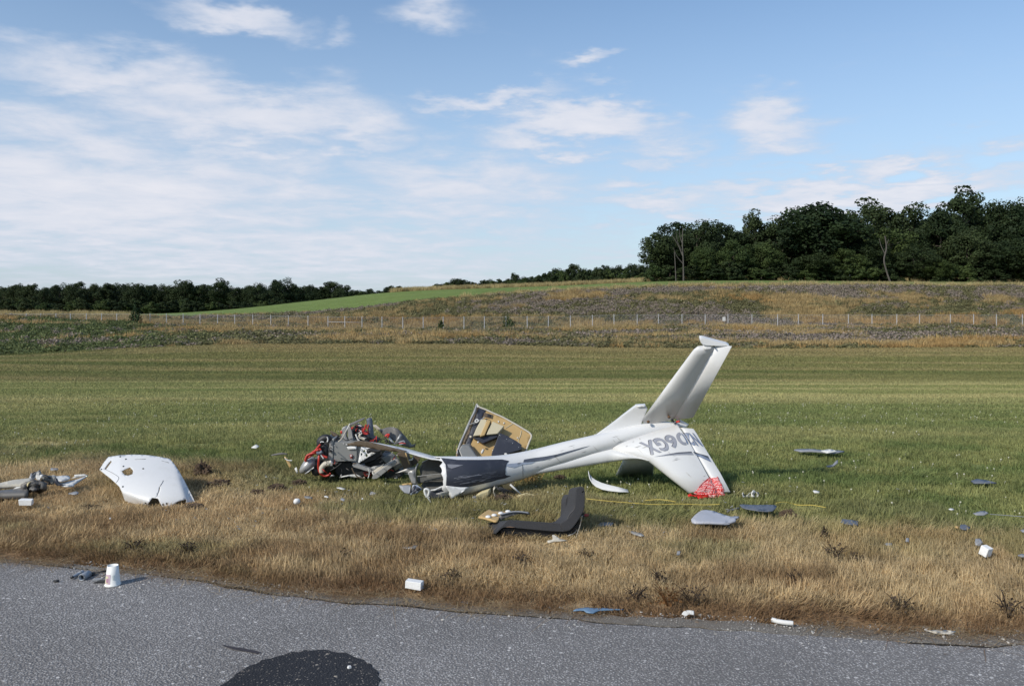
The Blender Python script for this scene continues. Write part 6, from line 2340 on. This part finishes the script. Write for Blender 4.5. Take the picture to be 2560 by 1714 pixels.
    o = link('cord_remnant', tube_mesh([G(x, y, .07) for x, y in cr([(2110, 612), (2160, 615), (2230, 620), (2290, 625), (2350, 630)])], .0025, 5), m_greypl, None, G(2530, 1288))
    tag(o, 'thin white cord running from the pale film to the right edge', 'cord')
    FOOT.append((P(2500, 1286, 6.5).x, 6.45, .25, .5))
    flat('white_chip', 'tiny off-white chip in the green grass left of the pale film', 'chip', cr([(1825, 585), (1850, 578), (1872, 588), (1845, 593)]), m_paper, .07, .006, .2)
    flat('grey_chip', 'grey chip cut by the right edge in the green grass', 'chip', cr([(2310, 720), (2340, 712), (2400, 718), (2400, 735), (2330, 735)]), m_greypl, .07, .006, .2)
    flat('white_chip', 'flat white chip alone on the green lawn right of the crumpled sheet', 'chip', cr([(900, 450), (920, 447), (955, 458), (950, 468), (915, 466)]), m_paper, .06, .01, .3)
    # crumpled white sheet
    t4 = thing('crumpled_sheet', 'crumpled white torn sheet standing on the lawn right of the bandana', 'scrap', G(1878, 1243))
    link('sheet', px_sheet(cr([(425, 470), (432, 466), (440, 485), (455, 482), (462, 478), (485, 462), (500, 445), (515, 455), (540, 470), (540, 500), (500, 498), (470, 495), (450, 505), (430, 500)]), lambda x, y: 7.2 + .05 * math.sin(x * .5) + .03 * math.cos(y * .6), 5), m_paper, t4, solid=.005)
    FOOT.append((P(1878, 1243, 7.15).x, 7.12, .1, .4))
    # far pieces on the lawn
    flat('wing_skin_strip', 'long grey skin strip with a white end, far out on the lawn at right', 'panel', cr([(775, 172), (800, 168), (870, 172), (960, 176), (1080, 180), (1120, 188), (1040, 194), (930, 190), (820, 184)]), m_greypl, .05, .012, .06, .01, press=1)
    flat('white_skin_piece', 'white torn piece lying on the long grey skin strip', 'panel', cr([(960, 180), (1000, 170), (1040, 174), (1070, 186), (1000, 192)]), m_paper, .075, .01, .1, .01, press=1)
    flat('grey_shard', 'thin grey shard sticking up on the lawn below the long grey strip', 'shard', cr([(995, 275), (1040, 270), (1060, 250), (1075, 242), (1075, 262), (1050, 278), (1010, 283)]), m_greypl, .05, .01, .6, press=1)
    flat('dark_skin_piece', 'dark blue grey skin piece in a scar of dry turf at far right', 'panel', cr([(1980, 375), (2020, 368), (2090, 380), (2155, 402), (2080, 398), (2000, 390)]), m_slate, .05, .012, .05, press=1)
    # blocks of foam
    foam_block('white foam brick at the runway edge below the wreck', 1035, 1473, (.095, .05, .045), -.25, seed=1, z=.012)
    foam_block('white foam brick in the dry grass below the wing remains', 61, 1262, (.098, .05, .045), .12, .1, 2, .05)
    foam_block('white foam cube tipped on its corner near the right edge', 2471, 1391, (.055, .05, .06), .5, .3, 3, .05)
    # on the pavement edge
    flat('blue_plastic_shard', 'long pointed blue plastic shard on the broken runway edge', 'shard', ck([(1135, 355), (1150, 345), (1210, 336), (1250, 340), (1290, 337), (1350, 341), (1405, 346), (1320, 347), (1270, 351), (1240, 366), (1205, 362), (1190, 352)]), m_bluepl, .012, .005, .03, .004, press=1)
    flat('blue_chip', 'small bright blue chip on the runway edge right of the foam brick', 'chip', ck([(525, 300), (545, 294), (585, 297), (578, 305), (545, 306)]), m_bluepl, .006, .004, press=1)
    flat('white_litter', 'crumpled off-white paper litter at the runway edge', 'litter', ck([(1712, 362), (1722, 348), (1745, 342), (1778, 347), (1778, 368), (1750, 362), (1735, 372)]), m_paper, .012, .004, .9, .02, press=1)
    flat('pale_litter', 'flat pale litter lying on the runway edge at far right', 'litter', [(2318, 1575), (2350, 1572), (2390, 1580), (2375, 1584), (2340, 1582)], m_beige, .006, .004, press=1)
    # half round white trim
    w = [G(x, y, .012) for x, y in [(1930, 1548), (1945, 1552), (1962, 1555), (1983, 1557)]]
    o = link('white_tube', tube_mesh(w, .0125, 10), m_paper, None, G(1956, 1556))
    tag(o, 'short bent white plastic tube on the runway edge at right', 'tube')
    # scraps in front of the heap
    flat('grey_v_scrap', 'small grey V-shaped scrap in the dry grass below the boom mouth', 'scrap', [(1002, 1363), (1012, 1361), (1030, 1365), (1036, 1360), (1047, 1361), (1040, 1369), (1018, 1368)], m_grey, .05, .008, .1)
    flat('white_sliver', 'white sliver on the grass straight below the engine heap', 'sliver', c1([(600, 785), (640, 780), (690, 800), (660, 805)]), m_paper, .06, .006, .2)
    flat('grey_chip', 'grey chip left of the round white piece below the engine heap', 'chip', c1([(330, 880), (370, 874), (412, 884), (400, 895), (345, 893)]), m_grey, .06, .006, .1)
    flat('white_chip', 'small white chip between the two grey chips below the engine heap', 'chip', c1([(498, 868), (515, 860), (545, 875), (530, 882)]), m_paper, .06, .006, .4)
    flat('grey_chip', 'greyish chip right of the small white chip below the engine heap', 'chip', c1([(635, 905), (650, 888), (685, 900), (670, 920)]), m_greypl, .06, .006, .3)
    flat('grey_triangle', 'grey triangular scrap under the pale torn skin', 'scrap', c1([(878, 845), (890, 812), (948, 838), (930, 848)]), m_greypl, .06, .008, .3)
    flat('white_chip', 'small white chip on the dry grass below the boom mouth, right of the greyish chip', 'chip', c1([(815, 890), (822, 878), (832, 888), (824, 896)]), m_paper, .06, .006, .6)
    flat('white_chip', 'white chip on the lawn left of the bent antenna', 'chip', [(628, 1119), (640, 1112), (648, 1117), (640, 1122)], m_paper, .05, .006, .4, press=1)
    p = G(742, 1259, .05)
    bm = bmesh.new()
    bmesh.ops.create_icosphere(bm, subdivisions=2, radius=.027)
    rr = random.Random(4)
    for v in bm.verts:
        v.co *= rr.uniform(.85, 1.1)
    bm.transform(Matrix.Translation(p + Vector((0, 0, .02))))
    me = bpy.data.meshes.new('lump')
    bm.to_mesh(me)
    bm.free()
    me.polygons.foreach_set('use_smooth', [True] * len(me.polygons))
    tag(link('foam_lump', me, m_foam, None, p), 'round white foam lump in the dry grass below the engine heap', 'foam lump')
    FOOT.append((p.x, p.y - .05, .08, .4))
    # scraps left
    flat('pale_scrap', 'pale blue grey scrap between the wing remains and the cowling', 'scrap', cl([(758, 512), (800, 500), (860, 488), (893, 495), (885, 515), (830, 525)]), m_greypl, .06, .008, .2)
    flat('white_strip', 'pale white strip behind the wing remains', 'strip', cl([(560, 245), (565, 225), (620, 222), (665, 222), (655, 240), (600, 246)]), m_greypl, .06, .01, .3)
    flat('white_chip', 'tiny white chip alone in the dry grass below the cowling', 'chip', cl([(1228, 788), (1240, 770), (1252, 776), (1244, 790)]), m_paper, .06, .006, .8)
    # curved white trim strip on the lawn
    rows = []
    for i, (x, y) in enumerate(c4p([(448, 1222), (458, 1265), (480, 1300), (510, 1325), (560, 1348), (620, 1362), (700, 1374), (785, 1384)])):
        d = 7.42 - .12 * i / 7
        p = P(x, y, d)
        wv = [.012, .03, .04, .045, .045, .04, .03, .01][i]
        rows.append([p + Vector((0, .01, wv * .7)), p, p + Vector((0, -.03, -wv * .4))])
    o = link('curved_trim', grid_mesh(rows), m_white, None, P(1520, 1224, 7.4), solid=.006)
    tag(o, 'curved white trim strip lying on the lawn in front of the boom', 'trim strip')
    FOOT.append((P(1510, 1218, 7.4).x, 7.3, .2, .5))
    # yellow cord
    for k, (pts, lb) in enumerate((([(1466, 1249), (1510, 1253), (1570, 1255), (1640, 1258), (1700, 1259), (1760, 1260), (1800, 1262)], 'yellow cord on the verge in front of the fin tip'),
                                   ([(1612, 1247), (1650, 1251), (1690, 1256)], 'short loose yellow cord end above the longer cord'),
                                   ([(1940, 1261), (1960, 1258), (1985, 1255), (1998, 1258), (2030, 1265), (2065, 1270)], 'yellow cord curling out from behind the tinted pane'))):
        r_ = random.Random(k)
        w = [G(x, y, .05) + Vector((0, 0, r_.uniform(-.015, .015))) for x, y in pts]
        o = link('yellow_cord', tube_mesh(w, .0024, 6), m_yellow, None, w[len(w) // 2] * 1.0)
        tag(o, lb, 'cord', 'yellow cords')
        for p in w:
            FOOT.append((p.x, p.y - .04, .13, .62))

    # ---------------- things on the runway
    # paper cup, upside down
    b0 = G(282, 1461)
    hgt, r_top, r_bot = .118, .031, .043
    prof = [(0, 0.0), (r_bot, 0.0)]
    prof = [(r_bot + .001, .000), (r_bot + .003, .002), (r_bot + .003, .006), (r_bot, .008), (r_top + (r_bot - r_top) * .5, hgt * .5), (r_top, hgt), (r_top - .0015, hgt), (r_top - .002, hgt - .006), (0.0005, hgt - .007)]
    rows = []
    for (r_, z_) in prof:
        rows.append([b0 + Vector((r_ * math.cos(2 * math.pi * i / 40), r_ * math.sin(2 * math.pi * i / 40), z_)) for i in range(40)])
    cup = link('paper_cup', grid_mesh(rows, closed=True), mat('cup_card', (.80, .80, .76), .55, var=.02), None, b0)
    tag(cup, 'white paper cup standing upside down on the runway edge', 'cup')
    def on_cup(a0, a1, z0, z1, off=.0012, n=8):
        rr_ = []
        for k in range(2):
            z_ = z0 + (z1 - z0) * k
            r_ = r_bot + (r_top - r_bot) * z_ / hgt + off
            rr_.append([b0 + Vector((r_ * math.sin(a0 + (a1 - a0) * i / n), -r_ * math.cos(a0 + (a1 - a0) * i / n), z_)) for i in range(n + 1)])
        return grid_mesh(rr_)
    pp = link('printed_square', on_cup(-.95, .10, .016, .072), mat('cup_print_pink', (.50, .36, .42), .6, var=.35, vscale=70), cup)
    link('print_figure', on_cup(-.85, -.25, .02, .062, .002), mat('cup_print_yellow', (.58, .55, .36), .6, var=.25, vscale=90), cup)
    link('print_figure', on_cup(-.60, -.25, .026, .05, .0026), mat('cup_print_mauve', (.40, .22, .30), .6, var=.3, vscale=90), cup)
    link('side_print', on_cup(.42, .68, .04, .068), mat('cup_print_green', (.58, .63, .60), .6, var=.15, vscale=80), cup)
    # grey sockets
    def pipe(label, a, b_, r, m, hollow=True):
        o = thing('pipe_fitting', label, 'pipe', Vector((a.x, a.y, 0)))
        link('barrel', tube_mesh([a, b_], r, 16, curve=False, hollow=True), m, o, solid=.006)
        link('collar', tube_mesh([a.lerp(b_, .0), a.lerp(b_, .07)], r * 1.06, 16, curve=False, hollow=True), m_lgrey, o, solid=.006)
        link('core', tube_mesh([a.lerp(b_, .25), a.lerp(b_, .96)], r * .62, 12, curve=False), m_black, o)
        return o
    m_pipe = mat('grey_pipe', (.26, .29, .33), .45, .2, var=.1, vscale=20)
    q = cu([(815, 648), (985, 560), (585, 655), (845, 500)])
    pipe('grey hollow pipe fitting with open end facing the camera, left of the cup', G(q[0][0], q[0][1] + 4) + Vector((0, 0, .017)), G(q[1][0], q[1][1] + 3) + Vector((0, 0, .017)), .016, m_pipe)
    a, b_ = G(q[2][0], q[2][1]) + Vector((0, 0, .012)), G(q[3][0], q[3][1] + 4) + Vector((0, 0, .014))
    o = thing('pipe_fitting', 'tapered grey pipe piece lying left of the hollow pipe fitting', 'pipe', Vector((a.x, a.y, 0)))
    link('barrel', tube_mesh([a, a.lerp(b_, .25), a.lerp(b_, .6), b_], [.006, .009, .012, .014], 14), m_pipe, o)
    link('collar', tube_mesh([a.lerp(b_, .68), a.lerp(b_, .78)], .0155, 14, curve=False), m_lgrey, o)
    link('tip', tube_mesh([a.lerp(b_, -.06), a.lerp(b_, .08)], .008, 10, curve=False), m_black, o)
    q = cu([(1000, 555), (1080, 545), (1120, 535), (1450, 470)])
    o = thing('black_rod', 'thin black rod with a knob running behind the cup', 'rod', G(q[1][0], q[1][1] + 3))
    link('shaft', tube_mesh([G(q[2][0], q[2][1]) + Vector((0, 0, .008)), G(q[3][0], q[3][1]) + Vector((0, 0, .008))], .0045, 8, curve=False), m_black, o)
    link('knob', tube_mesh([G(q[0][0], q[0][1] + 2) + Vector((0, 0, .010)), G(q[1][0], q[1][1] + 2) + Vector((0, 0, .010)), G(q[2][0], q[2][1]) + Vector((0, 0, .009))], [.007, .012, .008], 10), m_black, o)
    q = cu([(1085, 755), (1420, 745), (1420, 660), (1100, 690)])
    o = thing('black_clip', 'flat black plastic clip with a pale edge beside the cup', 'clip', G(q[0][0], q[0][1]))
    dd = gd(q[0][1])
    link('body', prism(cu([(1085, 755), (1425, 745), (1425, 665), (1290, 690), (1180, 700), (1130, 725)]), dd, (.01, .02, 0)), m_black, o, bevel=.002)
    link('pale_edge', prism(cu([(1075, 680), (1090, 650), (1200, 640), (1330, 630), (1300, 665), (1180, 690), (1110, 690)]), dd + .015, (0, .012, 0)), m_greypl, o, bevel=.001)
    q = G(140, 1455)
    o = link('black_plug', tube_mesh([q + Vector((-.014, 0, .008)), q + Vector((.014, .004, .008))], [.007, .008], 10, curve=False), m_black, None, q)
    tag(o, 'small black plug left of the pipe fittings on the runway', 'plug')
    for k, (x, y) in enumerate(((873, 1672), (648, 1632))):
        pass
    q = G(873, 1674)
    o = link('pale_chip', box_mesh(q + Vector((0, .006, .011)), (.014, .012, .012), (.2, .1, .5), .12, 5), m_foam, None, q)
    tag(o, 'tiny white chip on the dark asphalt patch', 'chip')

    # tiny fragments strewn through the grass around the wreck, too small to tell apart
    frag = []
    r9 = random.Random(77)
    vsf, fsf = [], []
    for i in range(170):
        px = r9.gauss(1150, 420)
        py = r9.uniform(1185, 1330)
        p = G(px, py, .03 + r9.uniform(0, .02))
        s_ = r9.uniform(.006, .018)
        n0 = len(vsf)
        k_ = r9.choice([3, 4, 5])
        a0 = r9.uniform(0, 6.28)
        tz = r9.uniform(-.8, .8)
        ring = []
        for j in range(k_):
            a = a0 + 6.28 * j / k_ + r9.uniform(-.3, .3)
            ring.append(p + Vector((math.cos(a) * s_, math.sin(a) * s_ * .7, math.cos(a) * s_ * tz)))
        vsf += ring + [q + Vector((0, .001, -.003)) for q in ring]
        fsf.append(list(range(n0, n0 + k_)))
        fsf.append(list(range(n0 + 2 * k_ - 1, n0 + k_ - 1, -1)))
        fsf += [[n0 + j, n0 + k_ + j, n0 + k_ + (j + 1) % k_, n0 + (j + 1) % k_] for j in range(k_)]
    o = link('tiny_fragments', mesh_of('tiny_fragments', vsf, fsf), mat('fragment_mix', (.30, .30, .29), .6, var=.95, vscale=3.5), None, G(1150, 1250))
    tag(o, 'tiny broken fragments strewn through the grass around the wreck', 'fragments', kind='stuff')
    # ---------------- clods of turned soil and dead weeds
    clods = [(502, 1188, .075, .085, 'dark upright clod of turned soil right of the cowling'), (545, 1215, .09, .035, 'low clod of soil right of the tall clod'), (480, 1270, .07, .02, 'soil spill at the right foot of the cowling'),
             (690, 1225, .07, .035, 'larger soil clod below the left foot of the engine heap'), (640, 1235, .05, .025, 'low soil clod left of the larger one below the engine'), (745, 1212, .06, .03, 'soil clods under the red hoses'),
             (1975, 1293, .06, .035, 'soil clod right of the teardrop panel'), (75, 1232, .05, .02, 'small soil clod in front of the wing remains'), (8, 1252, .07, .03, 'soil clod at the left edge below the wing remains'),
             (1440, 1290, .06, .025, 'low soil clod on the grass behind the seat'), (1400, 1196, .05, .02, 'small soil lump under the boom'), (1255, 1250, .07, .03, 'soil clod under the foam wedge')]
    for k, (px, py, r_, h_, lb) in enumerate(clods):
        p = G(px, py, .02)
        bm = bmesh.new()
        bmesh.ops.create_icosphere(bm, subdivisions=4, radius=1)
        r2 = random.Random(k + 50)
        o1, o2 = r2.uniform(0, 50), r2.uniform(0, 50)
        from mathutils import noise as mn
        for v in bm.verts:
            n_ = mn.fractal(v.co * 3.4 + Vector((o1, o2, 0)), .6, 2.1, 6)
            s = 1 + .6 * n_
            v.co = Vector((v.co.x * r_ * s, v.co.y * r_ * .7 * s, max(-.01, v.co.z * h_ * s)))
        bm.transform(Matrix.Translation(p + Vector((0, .04, h_ * .25))))
        me = bpy.data.meshes.new('clod')
        bm.to_mesh(me)
        bm.free()
        tag(link('soil_clod', me, m_soil, None, p), lb, 'soil clod', 'clods of turned soil')
        FOOT.append((p.x, p.y, r_ * 1.0, .45))
    m_weed = leaf_mat('dead_weed', (.035, .025, .018), (.10, .07, .045), .05)
    m_weedo = leaf_mat('rusty_weed', (.11, .05, .018), (.22, .11, .035), .1)
    weeds = [(2085, 1405, .12, .14, 0, 'tall blackish dead weed in the right verge'), (2140, 1415, .08, .09, 0, 'low blackish weed right of the tall dead weed'), (1985, 1455, .10, .07, 0, 'brown weed seed heads in the right verge near the runway'),
             (1650, 1460, .07, .09, 0, 'single brown weed stalk above the rusty weed'), (1670, 1515, .13, .13, 1, 'rusty orange dried weed at the runway edge'), (1730, 1510, .14, .11, 0, 'dark brown dried weed right of the rusty one'),
             (1590, 1500, .10, .08, 0, 'brown dried weed left of the rusty one'), (2520, 1540, .13, .13, 0, 'dark weed at the runway edge near the right side'), (2250, 1530, .12, .10, 0, 'dull brown weed at the runway edge right of the white tube'),
             (335, 1372, .12, .07, 0, 'low dark weed in the left verge above the pipe fittings'), (470, 1380, .10, .08, 0, 'dark weed in the left verge right of the cup'), (230, 1275, .12, .05, 0, 'dark green-brown weed left of the cowling foot'),
             (1310, 1410, .12, .08, 0, 'dark weed in the verge below the seat'), (1470, 1395, .10, .06, 0, 'small brown weed below and right of the seat'), (2060, 1350, .04, .10, 0, 'thin weed stalk with dark buds above the tall dead weed'),
             (860, 1400, .07, .08, 0, 'thin brown weed in the verge above the foam brick'), (1130, 1455, .12, .08, 0, 'dark weed near the runway edge right of the foam brick')]
    for k, (px, py, r_, h_, oc, lb) in enumerate(weeds):
        p = G(px, py, 0)
        t_ = thing('dead_weed', lb, 'weed', p, 'dead weeds in the verge')
        r2 = np.random.default_rng(700 + k)
        me = leaves_mesh(70, r_ * .62, h_ * .8, .012, 700 + k)
        me.transform(Matrix.Translation((0, 0, h_ * .15)))
        o = bpy.data.objects.new('seed_heads', me)
        col.objects.link(o)
        o.parent = t_
        me.materials.append(m_weedo if oc else m_weed)
        ms = []
        for i in range(9):
            a = r2.uniform(0, 6.28)
            e_ = Vector((math.cos(a) * r_ * .7, math.sin(a) * r_ * .5, h_ * r2.uniform(.6, 1.1)))
            ms.append(tube_mesh([Vector((0, 0, -.01)), e_ * .5 + Vector((0, 0, h_ * .15)), e_], [.0025, .002, .001], 4))
        me = join_mesh(ms)
        o = bpy.data.objects.new('stems', me)
        col.objects.link(o)
        o.parent = t_
        me.materials.append(m_weedo if oc else m_weed)


# ------------------------------------------------------------------ build
tail, tail_bvh = build_tail()
build_bandana(tail_bvh)
build_engine()
build_cabin_panel()
build_cowling()
build_wing_debris()
build_seat()
build_debris()
build_fence()
plant_trees()
shrub(1270, 816, 108, 1.9, 2.2, 'dark green shrub growing in front of the fence near the middle', 801)
shrub(1102, 815, 109, .8, 1.6, 'thin light green sapling at the fence left of the dark shrub', 802)
shrub(338, 812, 108.5, 1.6, 2.6, 'leafy green sapling at the fence on the left', 803)
grow_grass()
